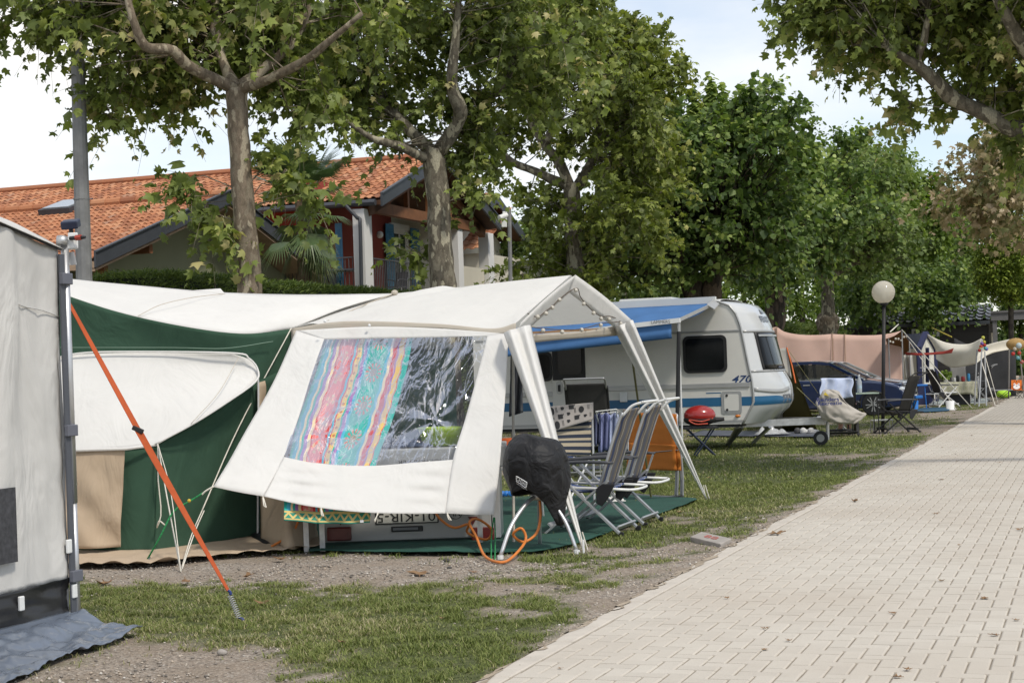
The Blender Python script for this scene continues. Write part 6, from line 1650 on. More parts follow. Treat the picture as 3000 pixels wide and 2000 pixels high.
T0, T1, T2, T3 = P(1592, 1192, cy - .06), P(1738, 1178, cy + .10), P(1738, 1228, cy + .08), P(1610, 1266, cy - .08)
def ttf(u, v, o=0.0): 
    q = lerp(lerp(T0, T1, u), lerp(T3, T2, u), v); return q + Vector((0, -.012 * math.sin(u * 9) - o, 0))
MB().sheet(lambda u, v: ttf(u, v), 24, 12).build('cloth', m_tt, tt1, smooth=True, solid=.006)
def icon(cu_, cv_, kind):
    mb = MB(); P2 = lambda x, y: ttf(cu_ + x, cv_ + y, .007)
    if kind == 'plate':
        mb.add([P2(0, 0)] + [P2(.055 * math.cos(a * .3927), .17 * math.sin(a * .3927)) for a in range(16)], [(0, i + 1, (i + 1) % 16 + 1) for i in range(16)])
    elif kind == 'pan':
        mb.add([P2(-.05, -.1), P2(.05, -.1), P2(.05, .1), P2(-.05, .1)], [(0, 1, 2, 3)]); mb.add([P2(.05, -.07), P2(.075, -.12), P2(.075, -.06), P2(.05, -.02)], [(0, 1, 2, 3)])
    elif kind == 'fork':
        for d in (-.012, .012): mb.add([P2(d - .004, -.12), P2(d + .004, -.12), P2(d + .004, .12), P2(d - .004, .12)], [(0, 1, 2, 3)])
    else:
        mb.add([P2(-.03, -.07), P2(.03, -.07), P2(.022, .07), P2(-.022, .07)], [(0, 1, 2, 3)]); mb.add([P2(.03, -.05), P2(.045, -.03), P2(.045, .02), P2(.025, .04)], [(0, 1, 2, 3)])
    mb.build('printed_' + {'plate': 'plate', 'pan': 'pan', 'fork': 'cutlery', 'cup': 'cup'}[kind], m_ink, tt1)
for a in ((.14, .2, 'plate'), (.24, .16, 'fork'), (.36, .14, 'cup'), (.75, .3, 'plate'), (.62, .3, 'fork'), (.9, .22, 'fork'), (.30, .48, 'pan'), (.47, .42, 'cup'), (.12, .52, 'cup'), (.20, .80, 'plate'), (.33, .78, 'fork'), (.45, .75, 'cup'), (.64, .66, 'pan'), (.82, .66, 'cup'), (.94, .66, 'fork'), (.55, .12, 'pan')): icon(*a)
# ---- black high-back chair behind, drying rack, laundry
recliner('recliner_chair', 'black padded recliner in front of the caravan door', tuple(G(1728, 1405)), math.radians(80), f_blk, f_blk, m_gt, m_gt).scale = (1.14, 1.1, 1.15)
lr = thing('drying_rack', 'white wire drying rack hung with blue laundry', 'drying rack', tuple(G(1790, 1440)))
ra_, rb_, rc_, rd_ = P(1746, 1205, 18.3), P(1806, 1198, 18.3), P(1755, 1212, 19.2), P(1815, 1206, 19.2)
for p_, q_ in ((ra_, rb_), (rc_, rd_), (ra_, rc_), (rb_, rd_), (ra_, G(1800, 1455)), (rc_, G(1760, 1440)), (rb_, G(1830, 1450))): MB().tube([p_, q_], .007, 6).build('wire', m_wpl, lr)
for k in range(5): p_ = ra_.lerp(rb_, k / 4); q_ = rc_.lerp(rd_, k / 4); MB().tube([p_, q_], .004, 5).build('wire', m_wpl, lr)
for k, (px, w, h, colr, lb) in enumerate(((1770, 26, 110, (.16, .18, .34), 'blue grey striped garment on the drying rack'), (1796, 24, 118, (.30, .34, .50), 'pale blue cloth on the drying rack'), (1752, 16, 90, (.06, .07, .14), 'navy cloth at the left end of the drying rack'), (1832, 14, 110, (.55, .57, .6), 'white towel at the right end of the drying rack'), (1972, 22, 100, (.40, .41, .42), 'light grey towel behind the orange chairs'))):
    Yk = 18.4 if px < 1900 else 19.6
    o = MB(); o.sheet(lambda u, v: P(px + (u - .5) * w * 1.3, 1212 + h * v + 4 * math.sin(u * 7), Yk + .03 * math.sin(u * 14 + v * 2)), 14, 10)
    setp(o.build('laundry', fabric_stripes('laundry stripes %d' % k, colr, [(.3, .15, tuple(min(1, x * 1.8 + .05) for x in colr)), (.7, .1, tuple(x * .5 for x in colr))], .5), smooth=True, solid=.006), lb, 'laundry')
o = MB(); o.sheet(lambda u, v: P(1512 + (u - .5) * (30 + 10 * v), 1040 + 180 * v - 12 * u, 15.6 + .04 * math.sin(u * 9 + v * 3)), 12, 16)
setp(o.build('hanging_towel', fabric_stripes('dark hanging towel', (.04, .042, .05), [(.2, .2, (.10, .11, .12)), (.6, .1, (.02, .02, .025))], 2), smooth=True, solid=.008), 'dark grey towel hanging beside the left canopy leg', 'towel')
# small things round the chairs
tub = MB(); tub.lathe([(.09, 0), (.115, .02), (.13, .22), (.12, .22), (.10, .03)], P(1500, 1318, 16.8) - UP * .1, 16)
setp(tub.build('bucket', M('orange plastic', (.62, .12, .03), .45), smooth=True), 'orange plastic tub behind the left canopy leg', 'tub')
stt = thing('side_table', 'low side table behind the covered barbecue', 'table', tuple(G(1500, 1440)))
sz = P(1500, 1335, 16.8).z - .1; sy = 16.8; sxx = P(1500, 1335, 16.8).x
MB().box((sxx, sy, sz - .02), (.6, .45, .03)).build('tabletop', m_gp, stt, bevel=.006)
for dx in (-.27, .27):
    for dy in (-.2, .2): MB().tube([(sxx + dx, sy + dy, sz - .03), (sxx + dx * 1.1, sy + dy * 1.1, 0)], .012, 6).build('leg', m_steel, stt)
bt = MB(); bt.lathe([(.035, 0), (.04, .02), (.04, .12), (.018, .16), (.018, .19)], Vector((sxx + .08, sy - .1, sz - .004)), 12)
setp(bt.build('bottle', M('milky plastic', (.55, .52, .5), .3, .05, trans=.3), smooth=True), 'white bottle on the low side table', 'bottle')
rag = MB(); rq = G(1803, 1475); rag.sheet(lambda u, v: rq + Vector(((u - .5) * .2 * (1 + .3 * nz((u * 3, v * 3, 5))), (v - .5) * .22, .035 + .055 * abs(nz((u * 3.1, v * 3.3, 7))) * math.sin(math.pi * u) * math.sin(math.pi * v) * 2.2)), 18, 18)
setp(rag.build('crumpled_cloth', m_cv, smooth=True, solid=.006), 'crumpled white cloth on the green mat beneath the chairs', 'cloth')
dbl = thing('dumbbell', 'pair of blue plastic balls joined like a dumbbell on the grass', 'dumbbell', tuple(G(1485, 1462)))
mdb = M('blue plastic', (.02, .16, .5), .35)
for px in (1472, 1484, 1496, 1508): MB().sphere(G(px, 1460) + UP * .05, .045, 12, 8).build('ball', mdb, dbl, smooth=True)
MB().tube([G(1470, 1460) + UP * .05, G(1510, 1460) + UP * .05], .02, 8).build('bar', mdb, dbl)
# ---- concrete slab with red paint
sl = G(2070, 1603); slb = thing('concrete_slab', 'square concrete slab with faded red painted marks by the path', 'slab', tuple(sl))
mcon = M('concrete', (.34, .31, .28), .95, .12, 7, .5, 90, dirt=.3, tint=(.2, .18, .15))
qa, qb, qc = G(2022, 1590), G(2112, 1612), G(2128, 1585); ex = (qb - qa); ex.z = 0
ey = D * .42
MB().obox(Vector((qa.x, qa.y, -.05)), Vector((ex.x, ex.y, 0)), ey, UP * .105).build('block', mcon, slb, bevel=.008)
mrp = M('faded red paint', (.42, .10, .08), .9, .3, 18, .3)
text('88', .24, Vector((qa.x, qa.y, .057)) + ex * .52 + ey * .5, ex, ey, mrp, slb, off=.001, sx=1.2)

# ================================================================== FALLEN LEAVES AND STONES
mlf = leaf_mat('dry brown leaf', [(0, (.13, .07, .035)), (.5, (.24, .14, .07)), (1, (.36, .24, .13))], .1, .8)
def dry_leaf(px, py, size, z=0.0, label=None, group=None, seed=0, tone=.5):
    r_ = random.Random(seed); q = G(px, py, z)
    n = 3; mb = MB(); ax = r_.uniform(0, 6.28); curl = r_.uniform(.3, 1.1); rag_ = [r_.uniform(.55, 1.1) for _ in range(13)]; asp = r_.uniform(.6, 1.0)
    pts = [(0, 0), (.26, .02), (.44, .2), (.27, .36), (.52, .62), (.2, .64), (0, 1), (-.2, .64), (-.52, .62), (-.27, .36), (-.44, .2), (-.26, .02)]
    vs = [Vector((0, 0, .02))] ; vs = []
    for kk_, (x, y) in enumerate(pts + [(0, .38)]):
        x, y = x * rag_[kk_] * asp, .38 + (y - .38) * rag_[kk_]
        yy_ = y - .45; h = curl * (abs(x) ** 1.4 * .8 + yy_ * yy_ * .7) + r_.uniform(-.05, .08)
        vs.append(Vector((x * math.cos(ax) - yy_ * math.sin(ax), x * math.sin(ax) + yy_ * math.cos(ax), max(.01, h))) * size + q)
    fs = [(12, i, (i + 1) % 12) for i in range(12)]
    mb.add(vs, fs); s0 = vs[0]; mb.tube([s0, s0 + (s0 - vs[12]) * .7 + UP * .01 * size], size * .02, 4)
    o = mb.build('dry_leaf', mlf, solid=size * .012)
    at_ = o.data.attributes.new('rnd', 'FLOAT', 'FACE'); at_.data.foreach_set('value', [min(1, max(0, tone + r_.uniform(-.25, .25))) for _ in o.data.polygons])
    return setp(o, label, 'leaf', group)
GRD = [(665, 1622, .16, 'curled brown leaf lying on the beige skirt of the tent'), (1228, 1680, .2, 'big upturned dry leaf on the gravel in front of the trailer'), (768, 1765, .15, 'crumpled brown leaf right of the coil spring'), (310, 1712, .17, 'dry leaf with upright stem near the grey awning'), (822, 1640, .14, 'dry leaf at the end of the beige skirt'), (545, 1706, .12, 'leaf scrap between the guy ropes and the orange strap'), (720, 1690, .09, 'small leaf just left of the orange strap foot'), (1390, 1675, .08, 'small leaf on the dirt below the green cords'), (350, 1860, .08, 'small leaf by the tip of the blue groundsheet'), (2268, 1564, .2, 'large brown leaf on the path edge beyond the concrete slab'), (2505, 1468, .12, 'brown leaf lying on the path edge above the slab')]
for i, (px, py, s_, lb) in enumerate(GRD): dry_leaf(px, py, s_, .012 if i < 9 else TOP + .004, lb, None, 30 + i, .45)
PTH = [(2740, 1504, .11), (2755, 1405, .12), (2987, 1552, .12), (2760, 1700, .1), (2885, 1752, .12), (2920, 1860, .1), (2128, 1752, .08), (2240, 1840, .07), (2310, 1876, .08), (2240, 1902, .09), (2625, 1982, .09), (2617, 1795, .09), (2845, 1275, .1), (2940, 1240, .1), (2800, 1330, .1), (2760, 1310, .09), (2805, 1350, .08), (2925, 1355, .1), (2655, 1410, .06), (1640, 1957, .05), (2660, 1960, .1), (2980, 1815, .08), (2810, 1596, .06), (2620, 1580, .05)]
for i, (px, py, s_) in enumerate(PTH): dry_leaf(px, py, s_ * .62, TOP + .004, 'small dry brown leaf lying on the pale brick path', 'dry leaves scattered on the brick path', 90 + i, .55)
for i, (px, py, s_) in enumerate([(2715, 1232, .12), (2835, 1218, .1), (2672, 1245, .1), (2420, 1345, .1), (1990, 1500, .08), (1900, 1590, .06), (1000, 1880, .06), (1300, 1810, .07), (1580, 1900, .06), (2180, 1440, .08), (2320, 1400, .08), (2080, 1400, .07)]): dry_leaf(px, py, s_, .01, 'small dry leaf lying in the grass strip', 'dry leaves scattered in the grass', 140 + i, .6)
for i, (px, py, r_, lb) in enumerate(((650, 1917, .026, 'grey pebble in the gravel below the coil spring'), (1308, 1645, .022, 'dark stone on the dirt left of the green cords'), (1317, 1666, .018, 'small dark stone nearer the grass than its neighbour'))):
    mb = MB(); mb.sphere(G(px, py) + UP * r_ * .5, r_, 10, 7, (1.2, .9, .75))
    for k, v in enumerate(mb.v): mb.v[k] = v + (v - G(px, py)) * .15 * nz(v, 40, i)
    setp(mb.build('stone', mcon if i == 0 else M('dark stone', (.07, .065, .06), .9), smooth=True), lb, 'stone')
# ================================================================== CARAVAN
m_cw = M('cream caravan panel', (.66, .645, .60), .35, .035, 1.5, .06, 60, coat=.2, dirt=.14, tint=(.5, .47, .41))
m_cf = M('silver caravan front', (.52, .53, .53), .22, .03, 1.5, .03, 60, coat=.5)
m_cb = M('blue band', (.02, .115, .235), .35, .08, 3, .03)
m_tint = M('smoked window', (.010, .011, .012), .1, .4, 2, 0, spec=.22)
m_rub = M('black rubber', (.02, .02, .021), .55, .15, 5, .1)
m_trim = M('grey trim', (.40, .40, .39), .35, .05, 5, .03, metal=.4)
C = P(2177, 1241, 28.4); CW = 2.2
def cvp(px, py): 
    q = onplane(px, py, C, D); return (q - C).dot(PR), q.z
def CV(u, v, z): return Vector((C.x, C.y, 0)) + PR * u + D * v + UP * z
fe = [(2104, 882.6), (2133, 890.6), (2155, 916), (2169, 951), (2180.5, 1005), (2193, 1066), (2203, 1110), (2208, 1149), (2209, 1177), (2203, 1190), (2177, 1241)]
fp = sorted([cvp(*p) for p in fe], key=lambda t: t[1])
fz = [p[1] for p in fp]; fu_ = [p[0] for p in fp]
def fu(z): return float(np.interp(z, fz, fu_))
ZB, ZT = fz[0], fz[-1]
def fbulge(z): return float(np.interp(z, [ZB, ZB + .25, 1.1, 1.4, 2.0, ZT - .05, ZT], [.30, .46, .45, .34, .30, .25, .2]))
def front(z, v, o=0.0):
    x = abs(2 * v / CW - 1); bf = 1 - x ** 2.6
    return CV(fu(z) + fbulge(z) * bf + o, v, z)
UB = -4.95
cav = thing('caravan', 'cream touring caravan with blue stripe and blue roll-out awning', 'caravan', tuple(CV(-2.2, 1.1, 0)))
zs = [lerp(ZB, ZT, (k / 28)) for k in range(29)]
MB().sheet(lambda u, v: front(lerp(ZB, ZT, v), u * CW), 24, 36).build('front_panel', m_cf, cav, smooth=True)
for v_ in (0.0, CW):
    poly = [CV(fu(z), v_, z) for z in zs] + [CV(-1.2, v_, ZT + .015), CV(-3.5, v_, ZT + .01), CV(UB + .2, v_, ZT - .03), CV(UB, v_, ZT - .25), CV(UB - .02, v_, ZB)]
    MB().add(poly, [tuple(range(len(poly))) if v_ else tuple(range(len(poly)))[::-1]]).build('side_panel', m_cw, cav)
MB().sheet(lambda u, v: CV(lerp(fu(ZT) + .02, UB + .15, v), u * CW, ZT + .006 + .05 * (1 - (2 * u - 1) ** 4) + (.012 if .2 < v < .75 else 0)), 12, 12).build('roof', m_cw, cav, smooth=True, solid=.01)
MB().obox(CV(UB, 0.005, ZB), D * (CW - .01), PR * .03, UP * (ZT - ZB - .2)).build('rear_panel', m_cw, cav)
MB().obox(CV(UB + .05, .03, ZB - .05), PR * (-UB - .1), D * (CW - .06), UP * .05).build('floor', m_rub, cav)
# edge mouldings and rails
MB().tube([CV(fu(z) - .004, -.006, z) for z in zs] + [CV(-1.2, -.006, ZT + .015), CV(-3.5, -.006, ZT + .01), CV(UB + .2, -.006, ZT - .03)], .020, 8).build('edge_moulding', m_trim, cav, smooth=True)
def side_bar(x0, y0, x1, y1, h, name, mat, pr=.02, u0=None):
    a, b_ = cvp(x0, y0), cvp(x1, y1); za = (a[1] + b_[1]) / 2
    MB().obox(CV(a[0] if u0 is None else u0, -pr, za - h / 2), PR * (b_[0] - (a[0] if u0 is None else u0)), D * pr, UP * h).build(name, mat, cav, bevel=min(.006, h / 4))
side_bar(1926, 1137, 2196, 1124, .085, 'side_rail', m_trim, .022, -2.75)
side_bar(1480, 1160, 1620, 1152, .085, 'side_rail', m_trim, .022)
side_bar(1655, 1150, 1700, 1150, .07, 'side_rail', m_trim, .02)
side_bar(1970, 977, 2171, 966, .035, 'upper_trim', m_trim, .012, UB + .05)
zb0, zb1 = cvp(2203, 1187)[1], cvp(2203, 1161)[1]
MB().obox(CV(UB + .02, -.004, zb0), PR * (-UB + .15), D * .004, UP * (zb1 - zb0)).build('blue_stripe', m_cb, cav)
MB().sheet(lambda u, v: front(lerp(zb0 + .01 * u, zb1 - (zb1 - zb0) * .75 * max(0, u - .35) / .65, v), u * 1.25, .006), 18, 5).build('blue_stripe', m_cb, cav, smooth=True)
side_bar(2068, 1149, 2112, 1153, .018, 'thin_stripe', m_cb, .003)
MB().obox(CV(UB + .02, -.0035, ZB + .02), PR * (-UB - .02), D * .0035, UP * .05).build('sill_trim', m_trim, cav)
# side windows
def rrect(u0, u1, z0, z1, r, n=5):
    pts = []
    for cx_, cz_, a0 in ((u1 - r, z1 - r, 0), (u0 + r, z1 - r, 90), (u0 + r, z0 + r, 180), (u1 - r, z0 + r, 270)):
        for k in range(n + 1):
            a = math.radians(a0 + 90 * k / n); pts.append((cx_ + r * math.cos(a), cz_ + r * math.sin(a)))
    return pts
def side_window(x0, y0, x1, y1, name='window', r=.1):
    a, b_ = cvp(x0, y1), cvp(x1, y0)
    outer = rrect(a[0], b_[0], a[1], b_[1], r); inner = rrect(a[0] + .05, b_[0] - .05, a[1] + .05, b_[1] - .05, r * .7)
    w = MB().prism([CV(u, -.03, z) for u, z in outer][::-1], D * .03).build(name, m_rub, cav)
    MB().prism([CV(u, -.042, z) for u, z in inner][::-1], D * .011).build('pane', m_tint, w)
side_window(2004, 980, 2128, 1094); side_window(1530, 1030, 1617, 1119)
d0_, d1_ = cvp(1624, 1290), cvp(1716, 985)
dr_ = MB().obox(CV(d0_[0], -.018, ZB + .02), PR * (d1_[0] - d0_[0]), D * .017, UP * (2.15 - ZB)).build('door', m_cw, cav, bevel=.008)
du0, du1 = d0_[0], d1_[0]; zd0 = cvp(1680, 1112)[1]
MB().obox(CV(du0 + .02, -.03, zd0), PR * (du1 - du0 - .04), D * .012, UP * (2.1 - zd0)).build('door_upper', m_rub, dr_, bevel=.01)
a_, b_ = cvp(1638, 1098), cvp(1704, 1020)
MB().prism([CV(u, -.045, z) for u, z in rrect(a_[0], b_[0], a_[1], b_[1] + .12, .07)][::-1], D * .013).build('door_pane', m_tint, dr_)
h_ = cvp(1640, 1135); MB().prism([CV(u, -.03, z) for u, z in rrect(h_[0] - .055, h_[0] + .055, h_[1] - .12, h_[1] + .12, .05)][::-1], D * .012).build('handle_plate', m_trim, dr_)
MB().tube([CV(h_[0], -.045, h_[1] - .07), CV(h_[0], -.045, h_[1] + .05)], .022, 8).build('handle', m_rub, dr_)
sk_ = cvp(1828, 1163); MB().box(CV(sk_[0], -.03, sk_[1]), (.13, .05, .17), PR, D, UP).build('power_socket', m_wpl, cav, bevel=.01)
# front window, hatch, lamp, letters
zf0, zf1 = 1.40, 2.02
MB().sheet(lambda u, v: front(lerp(zf0 - .04, zf1 + .04, v), lerp(.26, 1.94, u), .010), 16, 8).build('front_window_seal', m_rub, cav, smooth=True, solid=.012)
fw_ = MB().sheet(lambda u, v: front(lerp(zf0, zf1, v), lerp(.31, 1.89, u), .022), 16, 8).build('front_window', m_tint, cav, smooth=True, solid=.01)
MB().sheet(lambda u, v: front(lerp(zf1 - .055, zf1 - .02, v), lerp(.33, 1.87, u), .034), 12, 2).build('window_stay', m_trim, cav, smooth=True)
a_, b_ = cvp(2115, 1212), cvp(2172, 1145)
MB().prism([CV(u, -.012, z) for u, z in rrect(a_[0], b_[0], a_[1], b_[1], .04)][::-1], D * .011).build('hatch_frame', m_trim, cav)
MB().prism([CV(u, -.018, z) for u, z in rrect(a_[0] + .05, b_[0] - .05, a_[1] + .05, b_[1] - .05, .03)][::-1], D * .008).build('hatch_door', m_cw, cav)
for zz in (.18, .82): 
    MB().tube([CV(a_[0] + .1, -.03, lerp(a_[1], b_[1], zz)), CV(a_[0] + .1, -.016, lerp(a_[1], b_[1], zz))], .022, 10).build('hatch_knob', m_rub, cav)
l_ = cvp(2162, 1218); MB().sphere(CV(l_[0], -.008, l_[1]), .05, 12, 8, (1, .4, .5)).build('marker_lamp', M('amber lens', (.55, .16, .01), .3, coat=.3), cav, smooth=True)
t_ = cvp(2171, 1111); text('470', .17, CV(t_[0], -.004, t_[1]), PR, UP, M('dark blue letters', (.02, .05, .14), .4), cav, shear=.3, bold=.003, sx=1.35, off=.002)
mfl = M('grey letters', (.12, .13, .15), .4)
def on_front(q):
    z = min(max(q.z, ZB), ZT); v = min(max((q - C).dot(D), 0), CW); return front(z, v, .012)
q0_ = front(2.27, 1.0); text('FENDT', .15, q0_, D, UP, mfl, cav, 'lettering', bold=.004, fn=on_front, off=0, sx=1.5)
MB().prism([front(2.38, .9, .012), front(2.38, 1.15, .012), front(2.47, 1.02, .012)], PR * .003).build('emblem', mfl, cav)
q0_ = front(.86, 1.05); text('FENDT', .19, q0_, D, UP, mfl, cav, 'lettering', bold=.004, fn=on_front, off=0, sx=1.6)
MB().sheet(lambda u, v: front(lerp(1.02, 1.08, v) - .05 * math.sin(u * 3), lerp(.0, .9, u), .015), 12, 3).build('front_moulding', m_trim, cav, smooth=True, solid=.015)
MB().sheet(lambda u, v: front(lerp(1.345, 1.375, v), lerp(.0, CW, u), .012), 18, 2).build('front_moulding', m_trim, cav, smooth=True, solid=.012)
MB().sheet(lambda u, v: front(lerp(2.04, 2.075, v), lerp(.0, CW, u), .012), 18, 2).build('front_moulding', m_trim, cav, smooth=True, solid=.012)
MB().tube([front(ZB + .02 + .9 * k / 12, 1.15, .008) for k in range(13)], .012, 6).build('front_moulding', m_trim, cav, smooth=True)
# roof hatch, chassis, drawbar, steadies, jockey wheel
MB().obox(CV(-1.3, .5, ZT + .05), PR * -1.0, D * .8, UP * .09).build('roof_hatch', m_cf, cav, bevel=.03)
for v_ in (.35, CW - .35):
    MB().bar(CV(-.6, v_, ZB - .02), CV(1.25, CW / 2 + (v_ - CW / 2) * .12, .44), .06, .12).build('drawbar', m_steel, cav)
MB().box(CV(1.35, CW / 2, .47), (.5, .12, .10), PR, D, UP).build('coupling', m_steel, cav, bevel=.02)
jw = onplane(2405, 1284, CV(0, 1.05, 0), D)
MB().tube([Vector((jw.x, jw.y, .135)) - D * .04, Vector((jw.x, jw.y, .135)) + D * .04], .13, 18).build('jockey_wheel', m_rub, cav, bevel=.01)
MB().tube([Vector((jw.x, jw.y, .135)) - D * .05, Vector((jw.x, jw.y, .135)) + D * .05], .07, 14).build('jockey_hub', m_trim, cav)
MB().tube([Vector((jw.x + .12, jw.y, .1)), Vector((jw.x + .14, jw.y, .75))], .03, 8).build('jockey_tube', m_steel, cav)
MB().bar(Vector((jw.x, jw.y + .08, .135)), Vector((jw.x + .13, jw.y + .08, .16)), .03, .03).build('jockey_fork', m_steel, cav)
for p0, p1 in ((P(2160, 1250, 28.9), G(2130, 1305)), (P(2175, 1250, 28.9), G(2131, 1305)), (P(2255, 1250, 30.2), G(2205, 1298))): MB().bar(p0, p1, .05, .05).build('corner_steady', m_steel, cav)
wv = CV(-2.9, .12, .3)
for v_ in (.12, CW - .3): MB().tube([CV(-2.9, v_, .3), CV(-2.9, v_ + .18, .3)], .3, 20).build('wheel', m_rub, cav, bevel=.02)
# blue awning
m_ba = M('blue awning cloth', (.08, .205, .45), .8, .1, 2.5, .25, 120, trans=.25, dirt=.08, tint=(.12, .25, .5))
aR, aL = onplane(2088, 888, C - D * .05, D), onplane(1480, 921, C - D * .05, D)
fR = P(1988, 938, 26.3); fL = onplane(1480, 997, fR, D)
MB().sheet(lambda u, v: lerp(lerp(aL, aR, u), lerp(fL, fR, u), v) - UP * (.07 * math.sin(math.pi * v) + .012 * math.sin(u * 40 + 3 * v) * math.sin(math.pi * v)), 50, 12).build('awning_cloth', m_ba, cav, smooth=True, solid=.006)
vL, vR = onplane(1480, 1045, fR, D), onplane(1968, 991, fR, D)
fR2 = onplane(1968, 942, fR, D)
MB().sheet(lambda u, v: lerp(lerp(fL, fR2, u), lerp(vL, vR, u), v) - D * (.012 + .02 * math.sin(v * 9 + 2 * u) * v), 40, 8).build('awning_valance', m_ba, cav, smooth=True, solid=.006)
MB().bar(fL - D * .02, fR - D * .02 + PR * .03, .06, .075).build('awning_rail', m_wpl, cav)
text('LAMMERS', .075, onplane(1935, 943, fR - D * .055, D), PR, UP, mfl, cav, off=.004)
MB().bar(aL + D * .03 + UP * .05, aR + D * .03 + UP * .05 + PR * .05, .10, .13).build('awning_case', m_cf, cav)
MB().bar(aR - UP * .02, fR, .03, .05).build('awning_arm', m_trim, cav)
MB().prism([aR + UP * .05, lerp(aR, fR, .18) + UP * .02, lerp(aR, fR, .16) + PR * .12 - UP * .07, aR + PR * .12 - UP * .02], UP * .01).build('awning_flap', m_trim, cav)
g1 = G(2000, 1343); leg_t = fR - UP * .03
MB().tube([leg_t, leg_t - UP * .18], .028, 8).build('leg_head', m_trim, cav)
MB().tube([lerp(leg_t, g1, .12), g1], .017, 8).build('awning_leg', m_wpl, cav)
a2 = G(1984, 1347); MB().tube([leg_t - UP * .15, Vector((lerp(leg_t.x, a2.x, .9), leg_t.y, 0.02))], .034, 8).build('awning_leg', m_rub, cav)

# ================================================================== THINGS AROUND THE CARAVAN
m_rg = M('red enamel', (.30, .018, .015), .28, .08, 4, .03, coat=.5)
gb = P(2050, 1222, 26.9); gr_ = thing('portable_grill', 'red portable gas grill on a black folding stand', 'grill', (gb.x, gb.y, 0))
MB().sphere(gb + UP * .03, .235, 20, 12, (1.12, .9, .72)).build('lid', m_rg, gr_, smooth=True)
mb = MB(); mb.sphere(gb - UP * .03, .225, 20, 10, (1.2, .9, .5)); mb.build('base', m_rub, gr_, smooth=True)
MB().tube([gb + Vector((.22, 0, -.05)), gb + Vector((.4, -.02, -.04))], [.05, .03], 10).build('gas_knob', m_rub, gr_)
MB().tube(spline([gb + Vector((.2, -.12, -.02)), gb + Vector((.0, -.24, -.06)), gb + Vector((-.2, -.22, -.03)), gb + Vector((-.1, -.25, -.1)), gb + Vector((.1, -.24, -.10))], 20), .012, 6).build('hose', M('red hose', (.45, .06, .03), .4), gr_, smooth=True)
MB().box(gb - UP * .17, (.55, .4, .03)).build('stand_top', m_rub, gr_)
for a_, b_ in (((-.22, -.15), (.22, -.15)), ((-.22, .15), (.22, .15)), ((.22, -.15), (-.1, -.15)), ((.22, .15), (-.1, .15))):
    MB().tube([Vector((gb.x + a_[0], gb.y + a_[1], gb.z - .18)), Vector((gb.x + b_[0], gb.y + b_[1], .02))], .014, 6).build('stand_leg', M('navy tube', (.02, .03, .06), .5), gr_)
# hitch cover with shop lettering
m_hc = M('sand cover cloth', (.42, .385, .34), .85, .06, 3, .3, 120)
hv = thing('hitch_cover', 'sand coloured cover over the tow hitch printed with blue words', 'cover', tuple(G(2450, 1285)))
HY_ = 28.3
rowsH = [[(2402, 1160), (2415, 1142), (2440, 1141), (2458, 1146)], [(2390, 1178), (2420, 1165), (2460, 1165), (2480, 1180)], [(2398, 1205), (2430, 1195), (2480, 1200), (2520, 1205)], [(2412, 1232), (2440, 1225), (2490, 1228), (2538, 1214)], [(2420, 1232), (2450, 1240), (2490, 1242), (2510, 1240)]]
def hcov(u, v, sgn=1):
    p = curve_at([curve_at([Vector((x, y, 0)) for x, y in r], u) for r in rowsH], v)
    bul = .15 * math.sin(math.pi * min(max(u, .02), .98)) ** .7 * (.6 + .4 * math.sin(math.pi * v)) + .06 * nz((u * 5, v * 4, 2)) + .03 * nz((u * 11, v * 9, 5))
    return P(p.x, p.y, HY_ + .25 - bul * sgn)
MB().sheet(lambda u, v: hcov(u, v), 26, 26).build('front_cloth', m_hc, hv, smooth=True, solid=.005)
MB().sheet(lambda u, v: hcov(u, v, -1), 20, 20).build('back_cloth', m_hc, hv, smooth=True, solid=.005)
mhb = M('blue print', (.02, .035, .16), .7)
def on_hc(q):
    k = (q - Vector((0, 0, EH))); best = None
    x_, y_ = pix(q.x, q.y, q.z)
    return P(x_, y_, HY_ - .02 - .02)
for s_, y_, dx in (('Reinders', 1170, -3), ('Rekreatie', 1181, 3)):
    text(s_, .095, P(2428 + dx, y_, HY_ - .06), Vector((1, 0, 0)), UP, mhb, hv, bold=.002, off=0, sx=1.15)
MB().prism([P(2412, 1156, HY_ - .055), P(2428, 1160, HY_ - .055), P(2418, 1148, HY_ - .055)], (0, -.002, 0)).build('sun_logo', M('yellow print', (.6, .45, .05), .7), hv)
# folding chair with pale blue towel, and seated person behind the cover
m_lb = fabric_stripes('pale blue towel', (.48, .54, .70), [(.2, .1, (.56, .60, .72)), (.6, .15, (.42, .48, .66))], 1.5)
tb_ = thing('blue_towel', 'pale blue towel draped over a chair back beside the hitch cover', 'towel', tuple(P(2450, 1140, 31.6)))
MB().sheet(lambda u, v: P(lerp(2404, 2498, u) + 3 * math.sin(v * 7), lerp(1108, 1172 - 16 * abs(u - .4), v), 31.5 + .05 * math.sin(u * 11) - .06 * v), 20, 12).build('front_fall', m_lb, tb_, smooth=True, solid=.008)
MB().sheet(lambda u, v: P(lerp(2408, 2492, u), lerp(1107, 1150, v), 31.62 + .08 * v), 12, 8).build('back_fall', m_lb, tb_, smooth=True, solid=.008)
recliner('recliner_chair', 'dark recliner hidden under the pale blue towel', (P(2468, 1200, 32.1).x, 32.1, 0), math.radians(82), f_blk, f_blk, m_rub, m_rub)
